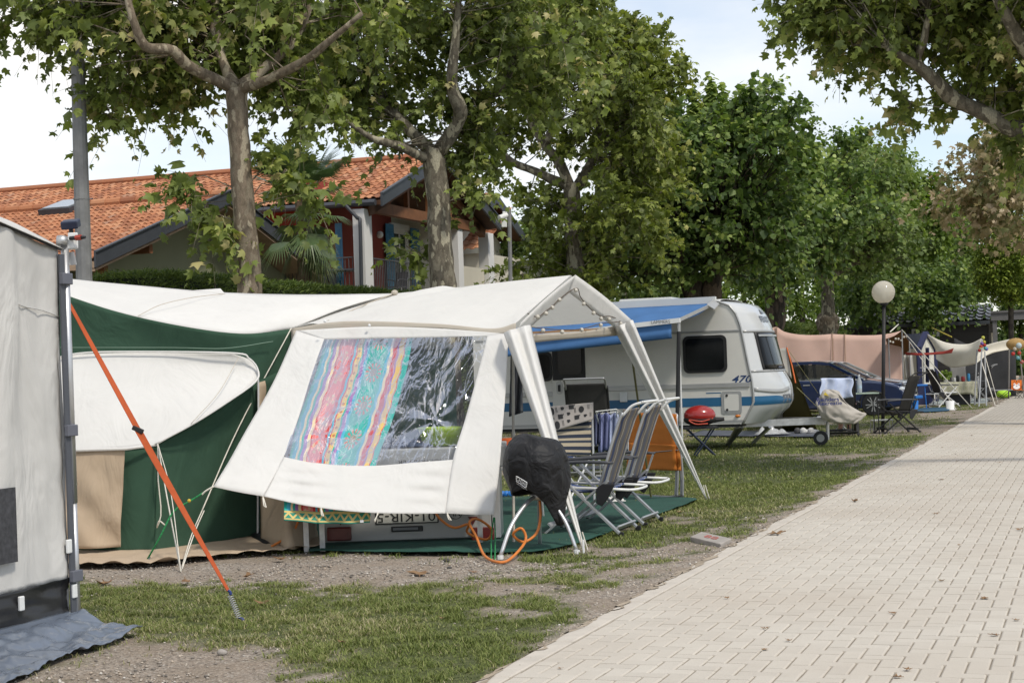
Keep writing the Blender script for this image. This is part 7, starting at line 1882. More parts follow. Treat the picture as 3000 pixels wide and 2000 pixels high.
def skin_figure(name, label, V, E, R, root, mat, loc):
    me = bpy.data.meshes.new('body'); me.from_pydata(V, E, []); 
    t = thing(name, label, 'person', loc)
    o = link_mesh('body', me, mat, t)
    md = o.modifiers.new('skin', 'SKIN'); md.use_smooth_shade = True
    for i, sv in enumerate(me.skin_vertices[0].data):
        sv.radius = (R[i], R[i]); sv.use_root = (i == root)
    s_ = o.modifiers.new('sub', 'SUBSURF'); s_.levels = 2; s_.render_levels = 2
    return t, o
m_skin = M('skin', (.42, .24, .17), .6, .06, 5, .05)
fx = P(2470, 1268, 33.2); X0, Y0 = fx.x, 33.2
mk = lambda x, y, z: (X0 + x, Y0 + y, z)
Vp = [mk(.05, .40, .50), mk(.02, .25, .66), mk(0, .02, .78), mk(-.02, -.10, .86), mk(-.03, -.2, .93),       # pelvis, spine leaning forward, neck, head
      mk(-.05, -.27, .98),
      mk(-.05, .02, .50), mk(-.04, -.02, .26), mk(-.05, .02, .07), mk(-.06, -.13, .035),                    # leg l: knee, calf, ankle, toe
      mk(.15, .04, .50), mk(.13, .0, .26), mk(.13, .04, .07), mk(.13, -.11, .035),                          # leg r
      mk(-.20, .0, .76), mk(-.24, -.02, .56), mk(-.16, -.16, .50), mk(-.12, -.2, .47),                       # arm l
      mk(.20, .02, .76), mk(.26, .0, .56), mk(.2, -.14, .50), mk(.16, -.19, .47), mk(-.06, .3, .5), mk(.15, .32, .5)]
Ep = [(0, 1), (1, 2), (2, 3), (3, 4), (4, 5), (0, 22), (22, 6), (6, 7), (7, 8), (8, 9), (0, 23), (23, 10), (10, 11), (11, 12), (12, 13), (2, 14), (14, 15), (15, 16), (16, 17), (2, 18), (18, 19), (19, 20), (20, 21)]
Rp = [.14, .15, .16, .07, .09, .085, .065, .058, .038, .03, .065, .058, .038, .03, .055, .042, .032, .028, .055, .042, .032, .028, .08, .08]
per, body = skin_figure('person', 'person sitting bent forward behind the hitch cover, bare legs showing', Vp, Ep, Rp, 0, m_skin, (X0, Y0, 0))
for x in (-.055, .13): 
    mb = MB(); mb.sphere((X0 + x, Y0 - .06, .035), .1, 12, 8, (.5, 1.25, .36)); mb.build('shoe', m_rub, per, smooth=True)
mb = MB(); mb.sphere((X0, Y0 + .16, .68), .2, 14, 10, (1.05, 1.15, 1.0)); mb.build('shirt', m_lb, per, smooth=True)
mb = MB(); mb.sphere((X0 - .04, Y0 - .22, .98), .11, 12, 8, (.9, 1.0, .9)); mb.build('hair', M('brown hair', (.06, .04, .03), .7), per, smooth=True)
st_t = thing('camping_stool', 'stool under the sitting person behind the hitch cover', 'stool', (X0 + .05, Y0 + .4, 0))
MB().box((X0 + .05, Y0 + .42, .34), (.42, .4, .04)).build('seat', f_blk, st_t)
for dx in (-.18, .18):
    for dy in (-.16, .16): MB().tube([(X0 + .05 + dx, Y0 + .42 + dy, .33), (X0 + .05 - dx * .9, Y0 + .42 + dy, 0)], .012, 6).build('leg', m_steel, st_t)
# camp table with bottle
ct = P(2527, 1152, 32.6); tz = ct.z; cmt = thing('camp_table', 'green topped camp table behind the globe lamp', 'table', (ct.x, ct.y, 0))
MB().box((ct.x, ct.y, tz), (.55, .5, .025)).build('tabletop', M('pale green board', (.30, .37, .30), .6), cmt, bevel=.005)
for dx in (-.24, .24):
    for dy in (-.2, .2): MB().tube([(ct.x + dx, ct.y + dy, tz), (ct.x + dx * 1.1, ct.y + dy, 0)], .012, 6).build('leg', m_rub, cmt)
bo = thing('water_bottle', 'clear plastic water bottle on the green camp table', 'bottle', (ct.x - .08, ct.y - .1, tz + .014))
MB().lathe([(.045, 0), (.05, .02), (.05, .22), (.018, .32), (.018, .345)], Vector((ct.x - .08, ct.y - .1, tz + .013)), 14).build('body', M('clear bottle', (.62, .66, .70), .15, .05, trans=.5), bo, smooth=True)
MB().lathe([(.02, 0), (.02, .02)], Vector((ct.x - .08, ct.y - .1, tz + .36)), 10).build('cap', m_wpl, bo)
MB().lathe([(.0505, 0), (.0505, .07)], Vector((ct.x - .08, ct.y - .1, tz + .1)), 14).build('wrapper', M('pale label', (.4, .5, .6), .5), bo)
# black recliner by the lamp, footstool
rb = G(2672, 1268) + D * .3
recliner('recliner_chair', 'black recliner standing beside the globe lamp post', tuple(rb), RZ + .5, M('dark taupe padding', (.065, .058, .048), .8, .15, 5, .3, 120), f_blk, m_rub, m_rub)
fs_ = G(2585, 1266); fst = thing('footstool', 'low white footstool at the foot of the lamp post', 'stool', tuple(fs_))
MB().box(fs_ + UP * .25, (.42, .3, .02)).build('top', m_wpl, fst)
for dx in (-.2, .18):
    for dy in (-.13, .13): MB().tube([fs_ + Vector((dx, dy, .25)), fs_ + Vector((dx * 1.05, dy, 0))], .009, 6).build('leg', m_trim, fst)
# globe lamp
lb_ = G(2586, 1264); lt_ = P(2590, 890, lb_.y); lp_ = thing('globe_lamp', 'black lamp post with frosted glass globe on the grass', 'lamp post', tuple(lb_))
MB().tube([lb_ - UP * .05, lt_], .038, 12).build('post', m_rub, lp_, smooth=True)
gc = P(2588, 856, lb_.y)
MB().lathe([(.07, 0), (.085, .03), (.08, .06)], lt_ - UP * .03, 14).build('collar', m_rub, lp_)
mgl, nt, b, out = new_mat('yellowed lamp globe')
b.inputs['Base Color'].default_value = (.82, .78, .69, 1); b.inputs['Roughness'].default_value = .06
tn = nt.nodes.new('ShaderNodeBsdfTranslucent'); tn.inputs[0].default_value = (.9, .85, .74, 1)
tp_ = nt.nodes.new('ShaderNodeBsdfTransparent'); tp_.inputs[0].default_value = (.85, .82, .76, 1)
m1_ = nt.nodes.new('ShaderNodeMixShader'); m1_.inputs[0].default_value = .45; m2_ = nt.nodes.new('ShaderNodeMixShader'); m2_.inputs[0].default_value = .3
nt.links.new(b.outputs[0], m1_.inputs[1]); nt.links.new(tn.outputs[0], m1_.inputs[2]); nt.links.new(m1_.outputs[0], m2_.inputs[1]); nt.links.new(tp_.outputs[0], m2_.inputs[2]); nt.links.new(m2_.outputs[0], out.inputs[0])
MB().sphere(gc, .235, 28, 20).build('globe', mgl, lp_, smooth=True)
MB().sphere(gc - UP * .12, .055, 12, 8, (1, 1, 1.3)).build('bulb', m_wpl, lp_, smooth=True)
# small olive tent beside the caravan
m_ol = M('olive cloth', (.15, .13, .04), .85, .1, 3, .2, 120, trans=.2); m_lg = M('light grey cloth', (.50, .48, .43), .85, .05, 3, .2, 120, trans=.25)
ot = thing('small_tent', 'small olive and grey tent with orange piping behind the caravan front', 'tent', tuple(G(2330, 1262)))
ap = P(2305, 1018, 32.5); g_a, g_b, g_c, g_d = G(2395, 1262), G(2290, 1262), G(2200, 1240), G(2350, 1232)
MB().sheet(lambda u, v: lerp(ap, lerp(g_b, g_a, u), v) + Vector((0, .05 * math.sin(math.pi * v), -.12 * math.sin(math.pi * v) * (1 - u) * 0)), 8, 14).build('front_side', m_ol, ot, smooth=True, solid=.004)
MB().sheet(lambda u, v: lerp(ap, lerp(g_c, g_b, u), v), 8, 12).build('left_side', m_lg, ot, smooth=True, solid=.004)
MB().sheet(lambda u, v: lerp(ap, lerp(g_a, g_d, u), v), 8, 12).build('right_side', m_ol, ot, smooth=True, solid=.004)
MB().sheet(lambda u, v: lerp(lerp(P(2281, 1022, 32.6), ap, u), lerp(P(2283, 1070, 32.4), P(2320, 1110, 32.3), u), v), 6, 8).build('flysheet', m_lg, ot, smooth=True, solid=.004)
MB().tube([ap, P(2320, 1070, 32.3), P(2331, 1122, 32.1)], .014, 6).build('orange_piping', M('orange piping', (.6, .13, .03), .7), ot)
MB().tube([ap - UP * .05, ap + UP * .04], .008, 6).build('pole_tip', m_steel, ot)
for a_, b_ in ((ap, G(2430, 1200)), (P(2335, 1135, 32), G(2440, 1236))): rope('thin guy line of the small olive tent, %s' % ('upper' if a_ is ap else 'lower'), [a_, b_], .006, M('yellow line', (.45, .42, .2), .8))
# shoes and foil under the drawbar
for k, (px, colr, lb) in enumerate(((2345, (.08, .08, .085), 'dark shoe beneath the drawbar next to the white shoes'), (2362, (.6, .6, .6), 'white trainer beneath the drawbar'), (2385, (.62, .61, .6), 'second white trainer nearer the jockey wheel'))):
    q = G(px, 1272); s_ = MB(); s_.sphere(q + UP * .05, .13, 12, 8, (1, .45, .42)); s_.sphere(q + UP * .08 + Vector((-.06, 0, 0)), .07, 10, 6, (1, .7, .9))
    setp(s_.build('shoe', M('shoe %d' % k, colr, .6), smooth=True), lb, 'shoe')
fo = MB(); fq = G(2262, 1278); fo.sheet(lambda u, v: fq + Vector(((u - .5) * .7, (v - .5) * .5, .06 + .22 * abs(nz((u * 3, v * 3, 4))) * math.sin(math.pi * u) * math.sin(math.pi * v) * 2)), 24, 18)
setp(fo.build('plastic_sheet', M('crumpled clear sheet', (.45, .46, .47), .15, .1, 5, .6, 20), smooth=True), 'crumpled shiny plastic sheet under the caravan front', 'sheet')
gm = MB(); gm.sheet(lambda u, v: lerp(lerp(G(2010, 1278), G(2420, 1282), u), lerp(G(2060, 1262), G(2440, 1268), u), v) + UP * .02, 20, 4)
setp(gm.build('groundsheet', M('blue grey tarp', (.11, .12, .15), .5, .2, 3, .3, 30), smooth=True, solid=.005), 'blue grey groundsheet spread under the caravan', 'groundsheet')
# ================================================================== CARS
def car(name, label, o, mat, L=4.3, flip=False):
    """o = near front wheel contact on the ground; the car points along PR"""
    t = thing(name, label, 'car', tuple(o))
    B = lambda u, v, z: o + PR * u + D * v + UP * z
    Wd = 1.78
    low = [(-3.45, .28), (-3.52, .55), (-3.46, .85), (-3.3, .98), (-2.6, 1.0), (-1.2, .97), (-.42, .95), (-.1, .93), (.35, .88), (.68, .78), (.84, .62), (.88, .42), (.84, .26), (.5, .2), (-3.0, .2)]
    def ring(v, ins):
        cx, cz = -1.3, .55
        return [B(cx + (u - cx) * (1 - ins * .35), v, cz + (z - cz) * (1 - ins)) for u, z in low]
    secs = [(0.0, .10), (.03, .03), (.10, 0), (Wd - .10, 0), (Wd - .03, .03), (Wd, .10)]
    vs, fs = [], []; n = len(low)
    for v, ins in secs: vs += ring(v, ins)
    for s_ in range(len(secs) - 1):
        for k in range(n): fs.append((s_ * n + k, s_ * n + (k + 1) % n, (s_ + 1) * n + (k + 1) % n, (s_ + 1) * n + k))
    fs.append(tuple(range(n))[::-1]); fs.append(tuple((len(secs) - 1) * n + k for k in range(n)))
    MB().add(vs, fs).build('body', mat, t, bevel=.05, seg=3, smooth=False)
    # greenhouse: roof and pillars
    base = [(-3.30, .98), (-.18, .93)]; top = [(-2.75, 1.40), (-2.0, 1.46), (-1.45, 1.45), (-1.12, 1.41)]
    i0, i1 = .07, .27
    rf = MB(); rf.sheet(lambda u, v: B(curve_at([Vector((-2.8, 0, 1.38)), Vector((-2.2, 0, 1.455)), Vector((-1.6, 0, 1.46)), Vector((-1.10, 0, 1.40))], u).x, lerp(i1 - .03, Wd - i1 + .03, v), curve_at([Vector((-2.8, 0, 1.38)), Vector((-2.2, 0, 1.455)), Vector((-1.6, 0, 1.46)), Vector((-1.10, 0, 1.40))], u).z + .03 * math.sin(math.pi * v)), 12, 8); rf.build('roof', mat, t, smooth=True, solid=.03)
    def sd_(v_b, v_t, sgn):
        pts = lambda u0, z0: None
        fr = [(-3.15, .985), (-2.72, 1.385), (-2.2, 1.44), (-1.6, 1.445), (-1.13, 1.395), (-.25, .945)]
        def q(u, z): return B(u, lerp(v_b, v_t, (z - .95) / .48), z)
        for a_, b_ in zip(fr[:-1], fr[1:]): MB().bar(q(*a_), q(*b_), .07, .07).build('pillar', mat, t)
        MB().bar(q(-2.1, .97), q(-2.1, 1.42), .09, .05).build('pillar', m_rub, t)
        for poly, nm in (([(-2.05, 1.0), (-2.05, 1.395), (-1.62, 1.40), (-1.22, 1.345), (-.52, .985)], 'front_side_window'), ([(-2.95, 1.02), (-2.68, 1.335), (-2.15, 1.39), (-2.15, 1.0)], 'rear_side_window')):
            off = -D * .008 if sgn > 0 else D * .008
            MB().prism([q(*p) + off for p in poly], off).build(nm, m_carg, t)
        MB().add([q(-3.3, .95), q(-.2, .95), q(-.2, .99), q(-3.3, .99)], [(0, 1, 2, 3)]).build('waist_trim', m_trim, t, solid=.01)
    sd_(i0, i1, 1); sd_(Wd - i0, Wd - i1, -1)
    ws = lambda u, v: B(lerp(-.16, -1.12, v), lerp(lerp(i0, i1, v), Wd - lerp(i0, i1, v), u), lerp(.925, 1.405, v) + .02 * math.sin(math.pi * u))
    MB().sheet(ws, 8, 6).build('windscreen', m_carg, t, smooth=True, solid=.01)
    MB().sheet(lambda u, v: B(lerp(-3.3, -2.76, v), lerp(lerp(i0, i1, v), Wd - lerp(i0, i1, v), u), lerp(.98, 1.395, v)), 6, 4).build('rear_window', m_carg, t, smooth=True, solid=.01)
    MB().sheet(lambda u, v: B(lerp(-.2, .72, v), lerp(.12, Wd - .12, u), lerp(.945, .80, v) + .035 * math.sin(math.pi * u)), 10, 8).build('bonnet', mat, t, smooth=True, solid=.015)
    for wu in (0, -2.62):
        for v_, sg in ((-.01, 1), (Wd + .01, -1)):
            a = B(wu, v_, .31); tr_ = MB().tube([a, a + D * .2 * sg], .31, 24).build('wheel', m_rub, t, bevel=.03)
            MB().tube([a - D * .004 * sg, a + D * .03 * sg], .205, 20).build('rim', m_rub, tr_)
            for k in range(10):
                th = 2 * math.pi * k / 10 + (.1 if k % 2 else -.1)
                e = PR * math.cos(th) + UP * math.sin(th)
                MB().bar(a - D * .012 * sg + e * .04, a - D * .012 * sg + e * .2, .022, .02, D).build('spoke', m_alu, tr_)
            MB().tube([a - D * .02 * sg, a + D * .01 * sg], .05, 12).build('hub_cap', m_alu, tr_)
            arch = [a + (PR * math.cos(math.radians(k)) + UP * math.sin(math.radians(k))) * .345 - D * .006 * sg for k in range(-5, 186, 10)]
            MB().tube(arch, .026, 6).build('wheel_arch', m_rub, t, smooth=True)
    for v_ in (.12, Wd - .12):
        MB().sphere(B(.70, v_, .68), .13, 14, 8, (1.2, .9, .55)).build('headlight', M('headlight glass', (.45, .48, .5), .08, .1, 9, 0, coat=.6), t, smooth=True)
        MB().sphere(B(-3.42, v_, .82), .12, 10, 6, (.6, .8, .8)).build('tail_light', m_lamp, t, smooth=True)
    for sg, v_ in ((1, -.06), (-1, Wd + .06)): MB().sphere(B(-.62, v_, 1.02), .11, 12, 8, (.9, .8, .7)).build('mirror', mat, t, smooth=True)
    for u_ in (-1.95, -.0):
        if u_: MB().obox(B(u_ + .12, -.012, .84), PR * .18, D * .03, UP * .03).build('door_handle', m_trim, t, bevel=.006)
    MB().tube([B(-2.1, -.004, .3), B(-2.1, .035, .93)], .004, 4).build('door_gap', m_rub, t)
    MB().obox(B(.80, .35, .28), PR * .085, D * (Wd - .7), UP * .24).build('grille', m_rub, t, bevel=.02)
    MB().obox(B(.885, .62, .33), PR * .012, D * .52, UP * .11).build('number_plate', m_wpl, t)
    return t
m_carg, nt, b, out = new_mat('car window')
b.inputs['Base Color'].default_value = (.02, .022, .024, 1); b.inputs['Roughness'].default_value = .03; b.inputs['Specular IOR Level'].default_value = .7
tp2 = nt.nodes.new('ShaderNodeBsdfTransparent'); tp2.inputs[0].default_value = (.8, .83, .81, 1); mx2 = nt.nodes.new('ShaderNodeMixShader'); mx2.inputs[0].default_value = .82
nt.links.new(b.outputs[0], mx2.inputs[1]); nt.links.new(tp2.outputs[0], mx2.inputs[2]); nt.links.new(mx2.outputs[0], out.inputs[0])
m_navy = M('dark blue car paint', (.010, .022, .075), .2, .1, 2, 0, coat=1.0); m_silv = M('silver car paint', (.50, .53, .56), .25, .05, 2, 0, metal=.4, coat=.6)
wq = G(2560, 1218); car('parked_car', 'dark blue hatchback parked behind the caravan drawbar', wq, m_navy)
wq2 = wq + D * 3.6 - PR * .25; car('parked_car', 'silver car mostly hidden behind the dark blue hatchback', wq2, m_silv)

# ================================================================== FAR CAMPSITE
m_pk = M('pink windbreak cloth', (.80, .57, .48), .9, .04, 2, .2, 150, trans=.3, spec=.2)
m_bn = M('brown awning lining', (.20, .10, .03), .85, .12, 3, .2, 100, trans=.25)
m_ctn = M('far cream canvas', (.84, .80, .70), .9, .04, 2, .2, 100, trans=.3)
m_slt = M('slate blue canvas', (.075, .085, .125), .85, .08, 2, .2, 100, trans=.1)
m_nav2 = M('navy border', (.025, .03, .08), .85, .1, 3, .1)
m_redc = M('red tarp', (.36, .05, .035), .85, .08, 3, .2, 100, trans=.25)
m_pol = M('grey pole', (.36, .36, .36), .45, .1, 6, 0, metal=.4)
YP = 50.0
wb = thing('windbreak', 'long salmon pink windbreak tarpaulin behind the dark blue car', 'windbreak', tuple(P(2450, 1185, YP)))
topw = [(2262, 960), (2276, 958), (2300, 972), (2345, 980), (2395, 981), (2438, 978), (2475, 980), (2520, 982), (2570, 981), (2610, 976), (2640, 969)]
for seg_, nm in ((topw[:6], 'left_panel'), (topw[5:], 'right_panel')):
    tp3 = [P(x, y, YP) for x, y in seg_]
    MB().sheet(lambda u, v: lerp(curve_at(tp3, u), Vector((curve_at(tp3, u).x + .03 * math.sin(u * 9), YP + .1, .02)), v) + Vector((0, .06 * nz((u * 5, v * 2, 3)), 0)), 30, 12).build(nm, m_pk, wb, smooth=True, solid=.005)
for px, y in ((2276, 955), (2438, 974), (2475, 976)): MB().tube([P(px, y, YP - .03), Vector((P(px, 1100, YP).x, YP - .03, 0))], .011, 6).build('pole', M('brown pole', (.38, .25, .16), .6), wb)
# brown lined porch roof at its right end
br = [[P(2595, 993, 49.5), P(2620, 984, 49.2), P(2640, 970, 49.0)], [P(2600, 1020, 50.5), P(2640, 1015, 50.0), P(2668, 1008, 49.5)], [P(2598, 1056, 51.5), P(2640, 1044, 51), P(2664, 1026, 50)]]
pr_ = thing('awning_porch', 'brown lined porch flap at the right end of the pink windbreak', 'awning', tuple(P(2635, 1180, 49.5)))
MB().sheet(patch(br, .05, 2, 3), 14, 12).build('lining', m_bn, pr_, smooth=True, solid=.01)
for px, y, Y_ in ((2603, 992, 49.4), (2642, 966, 49.0), (2664, 1000, 49.4)): MB().tube([P(px, y, Y_), Vector((P(px + 4, 1120, Y_).x, Y_, 0))], .02, 6).build('pole', m_pol, pr_)
for k in range(7): MB().sphere(P(2608 + k * 8, 1000 + 5 * math.sin(k * 2) - 2 * k, 49.0), .035, 8, 6).build('bulb', lm_b, pr_, smooth=True)
# blue and cream frame tent
YT = 53
ft_ = thing('frame_tent', 'cream frame tent with slate blue roof and navy borders', 'tent', tuple(P(2700, 1190, YT)))
rA, rB = P(2640, 980, YT + 3), P(2712, 976, YT); eL, eR = P(2640, 1020, YT + 2), P(2692, 1022, YT - .8); eR2 = P(2738, 1020, YT + 1.0)
MB().sheet(lambda u, v: lerp(lerp(rA, rB, u), lerp(eL, eR, u), v), 6, 4).build('roof', m_slt, ft_, solid=.01)
MB().sheet(lambda u, v: lerp(lerp(rA, rB, u), lerp(rA, rB, u) + (eR2 - rB), v), 6, 4).build('roof', m_slt, ft_, solid=.01)
gL, gR, gL0 = Vector((eR.x, eR.y, 0)), Vector((eR2.x, eR2.y, 0)), Vector((eL.x, eL.y, 0))
MB().prism([gL, gR, eR2, rB - UP * .08, eR], D * .02).build('front_gable', m_ctn, ft_)
MB().prism([gL0, gL, eR, eL], D * .02).build('side_wall', m_ctn, ft_)
for a_, b_ in ((rB, eR), (rB, eR2), (eR, gL), (eR2, gR)): MB().bar(a_ - D * .05, b_ - D * .05, .14, .14).build('border', m_nav2, ft_)
MB().sheet(lambda u, v: P(lerp(2712, 2722, u), lerp(1018, 1120, v), YT - .5 + .1 * math.sin(u * 6)), 6, 10).build('curtain', m_nav2, ft_, smooth=True, solid=.01)
MB().prism([P(2690, 1125, YT - 1.0), P(2735, 1125, YT - .9), P(2738, 1185, YT - .9), P(2690, 1188, YT - 1.0)], D * .02).build('mud_skirt', m_nav2, ft_)
MB().sheet(lambda u, v: P(lerp(2648, 2672, u) + 8 * v, lerp(1040, 1110, v), 51 + .1 * math.sin(u * 7)), 8, 8).build('net_curtain', m_lg, ft_, smooth=True, solid=.01)
# cream and red sails
def sail(label, rows, mat, poles, nm='tarpaulin', cat='tarpaulin', sag=.1):
    t = thing(nm, label, cat, tuple(P(rows[0][0][0], 1190, rows[0][0][2])))
    MB().sheet(patch([[P(*p) for p in r] for r in rows], .03, 1.5, 4, (0, 0, 1)), 24, 14).build('cloth', mat, t, smooth=True, solid=.01)
    for a_, b_ in poles: MB().tube([a_, b_], .022, 6).build('pole', m_pol, t)
    return t
sail('cream tarpaulin sloping from the frame tent ridge down to a low point', [[(2712, 976, 53), (2770, 1003, 52), (2835, 1008, 51), (2878, 990, 49.5)], [(2738, 1018, 52.5), (2770, 1030, 51.5), (2830, 1030, 50.5), (2868, 1024, 49.3)], [(2742, 1052, 52), (2780, 1074, 51.5), (2805, 1076, 51), (2858, 1066, 49.5)]], m_ctn,
     [(P(2878, 988, 49.4), G(2868, 1192)), (P(2862, 1025, 49.2), G(2855, 1188)), (P(2885, 1030, 50), G(2890, 1190))])
sail('second cream tarpaulin stretched towards the right edge', [[(2870, 1016, 51), (2920, 1002, 51), (2970, 992, 51), (2992, 996, 50.5)], [(2858, 1040, 51), (2900, 1030, 51), (2950, 1022, 51), (2962, 1022, 50.8)], [(2858, 1066, 50), (2885, 1044, 50.5), (2905, 1032, 50.7), (2956, 1024, 50.8)]], m_ctn,
     [(P(2957, 1022, 50.7), G(2955, 1168)), (P(2985, 996, 50.6), G(3000, 1165))])
sail('narrow dark red tarpaulin strung in front of the frame tent', [[(2650, 1032, 49), (2700, 1034, 48.5), (2760, 1030, 48), (2794, 1020, 47.5)], [(2655, 1040, 49), (2700, 1040, 48.4), (2750, 1038, 48), (2788, 1034, 47.5)]], m_redc, [])
rope('grey guy line from the brown porch to the grass by the white bucket', [P(2642, 966, 49), G(2848, 1196)], .014, M('far guy line', (.5, .48, .42), .8))
rope('second guy line running beside it from the porch corner', [P(2664, 1000, 49.3), G(2802, 1200)], .012)
rope('guy line from the cream tarpaulin pole down to the path edge', [P(2874, 1055, 49.4), G(2916, 1190)], .016)
rope('thin line from the second cream tarpaulin to the grass', [P(2884, 1035, 50), G(2925, 1185)], .012)
rope('yellow line stretched above the slate blue tent roof', [P(2730, 960, 55), P(2788, 987, 52)], .02, M('yellow rope', (.45, .36, .06), .8))
rope('yellow line rising from the pink windbreak', [P(2608, 972, 50), P(2632, 950, 53)], .02)
# coloured paper lanterns
lan = thing('paper_lanterns', 'bunch of small coloured lanterns on the cream tarpaulin corner', 'lanterns', tuple(P(2880, 1000, 49.2)))
for k, (px, py, c_) in enumerate(((2880, 989, (.55, .55, .1)), (2883, 1002, (.6, .5, .06)), (2877, 1006, (.25, .15, .5)), (2884, 1011, (.5, .05, .05)), (2874, 1015, (.55, .08, .05)), (2887, 1020, (.1, .45, .5)), (2890, 1022, (.2, .2, .6)), (2873, 1021, (.55, .5, .15)), (2870, 1026, (.5, .06, .05)))):
    MB().sphere(P(px, py, 49.1), .055, 10, 8).build('lantern', M('lantern %d' % k, c_, .6, trans=.3), lan, smooth=True)
MB().tube(spline([P(2880, 985, 49.15), P(2884, 1005, 49.15), P(2878, 1015, 49.15), P(2890, 1024, 49.15), P(2868, 1028, 49.15)], 16), .006, 5).build('cord', m_rub, lan)
lan2 = thing('paper_lanterns', 'strand of coloured lanterns dipping at the right edge of the photo', 'lanterns', tuple(P(2985, 1040, 50)))
MB().tube(spline([P(2960, 1025, 50.4), P(2975, 1040, 50), P(2990, 1056, 49.8), P(3010, 1070, 49.5)], 12), .008, 5).build('cord', M('green flex', (.05, .3, .2), .6), lan2)
for k, (px, py, c_) in enumerate(((2968, 1036, (.55, .06, .05)), (2986, 1034, (.55, .08, .05)), (2982, 1048, (.2, .45, .5)), (2994, 1060, (.6, .12, .12)), (2973, 1022, (.6, .55, .45)), (2985, 1012, (.6, .7, .72)))):
    MB().sphere(P(px, py, 49.9), .06 if k < 5 else .09, 10, 8).build('lantern', M('strand lantern %d' % k, c_, .6, trans=.3), lan2, smooth=True)
st_h = MB(); st_h.sphere(P(2976, 1008, 50.4), .24, 16, 10, (1.25, 1, .8))
setp(st_h.build('straw_hat', M('straw', (.35, .22, .08), .85, .15, 20, .4, 80), smooth=True), 'round straw hat hung under the second tarpaulin', 'hat')
# mobile home
m_clad = M('dark grey cladding', (.055, .05, .048), .7, .12, 2, .15, 40)
m_rt = M('glazed dark tiles', (.15, .155, .165), .3, .15, 3, .1, 40)
MHY = 66.0
mh0 = P(2898, 1060, MHY); mh0.z = 0; Lm = 5.6
ztop = P(2898, 940, MHY).z
mhm = thing('mobile_home', 'dark grey clad mobile home with tiled roof and porch', 'mobile home', tuple(mh0))
MB().obox(mh0 - UP * .05, -PR * Lm, D * 5, UP * (ztop - .05)).build('core', m_clad, mhm)
nb = 14
for k in range(nb): MB().obox(mh0 - D * .03 + UP * (.5 + (ztop - .55) * k / nb), -PR * Lm, D * .03 - UP * .0, UP * ((ztop - .55) / nb - .015)).build('cladding_board', m_clad, mhm)
for k in range(10): MB().obox(mh0 + PR * .0 + UP * (.5 + (ztop - .55) * k / 10), PR * .025, D * 5, UP * ((ztop - .55) / 10 - .02)).build('cladding_board', m_clad, mhm)
MB().obox(mh0 - D * .35 + PR * .1 + UP * (ztop - .12), -PR * (Lm + .2), D * .3, UP * .14).build('fascia', m_fascia, mhm)
tile_rows = MB()
upv = (D * 2.7 + UP * .75).normalized()
nrm_t = PR.cross(upv); nrm_t = nrm_t if nrm_t.z > 0 else -nrm_t
for j in range(5):
    for i in range(16):
        a0 = mh0 - D * .3 + PR * .1 + UP * (ztop + .02) - PR * (.35 * i) + upv * (.5 * j)
        prof_ = [(0, 0), (.12, .02), (.2, .09), (.28, .02), (.35, 0)]
        vs = [a0 - PR * x + nrm_t * (h + .05) for x, h in prof_] + [a0 - PR * x + upv * .5 + nrm_t * h for x, h in prof_]
        tile_rows.add(vs, [(q_, q_ + 1, q_ + 6, q_ + 5) for q_ in range(4)])
tile_rows.build('roof_tiles', m_rt, mhm, kind='stuff')
MB().prism([mh0 - D * .3 + UP * ztop, mh0 + D * 2.5 + UP * (ztop + .75), mh0 + D * 5.3 + UP * ztop], -PR * Lm).build('roof_deck', m_clad, mhm)
for x0_, x1_, y0_, y1_ in ((2672, 2712, 962, 1000), (2724, 2752, 970, 1000)):
    a_, b_ = onplane(x0_, y1_, mh0 - D * .04, D), onplane(x1_, y0_, mh0 - D * .04, D)
    w_ = MB().obox(Vector((a_.x, a_.y, a_.z)), PR * (b_ - a_).dot(PR), -D * .04, UP * (b_.z - a_.z)).build('window', m_frame, mhm)
    MB().obox(Vector((a_.x, a_.y, a_.z)) + PR * .1 + UP * .1 - D * .045, PR * ((b_ - a_).dot(PR) - .2), -D * .01, UP * (b_.z - a_.z - .2)).build('pane', m_glass, w_)
sg = onplane(2876, 948, mh0 - D * .05, D); s_o = MB().box(sg, (.36, .02, .10), PR, D, UP).build('sign', m_wpl, mhm)
text('51146', .09, sg - D * .012, PR, UP, m_ink, s_o, off=.002)
# porch frame
m_pg = M('grey porch timber', (.16, .155, .16), .6, .1, 2, .1)
pz = P(2900, 918, MHY).z; pq = mh0 + PR * .15
MB().obox(pq - D * .35 + UP * (pz - .3), PR * 2.6, D * .15, UP * .3).build('porch_beam', m_pg, mhm); MB().obox(pq + PR * 2.5 - D * .35 + UP * (pz - .3), D * 5.4, PR * .15, UP * .3).build('porch_beam', m_pg, mhm)
MB().obox(pq - D * .4 + UP * pz, PR * 2.8, D * 5.6, UP * .08).build('porch_roof', m_pg, mhm)
for a_ in ((.05, -.3), (2.45, -.3), (2.45, 1.6), (2.45, 3.4), (2.45, 4.9)): MB().obox(pq + PR * a_[0] + D * a_[1], PR * .16, D * .16, UP * (pz - .3)).build('porch_post', m_pg, mhm)
dq = mh0 + PR * .03 + D * 1.2; MB().obox(dq + UP * .4, D * .9, PR * .03, UP * 2.0).build('door', m_cream, mhm); MB().obox(dq + D * 2 + UP * 1.2, D * .8, PR * .03, UP * 1.1).build('window', m_glass, mhm)
m2_ = mh0 + PR * 7 + D * 9; mm2 = thing('mobile_home', 'light beige mobile home beyond the porch at the right edge', 'mobile home', tuple(m2_))
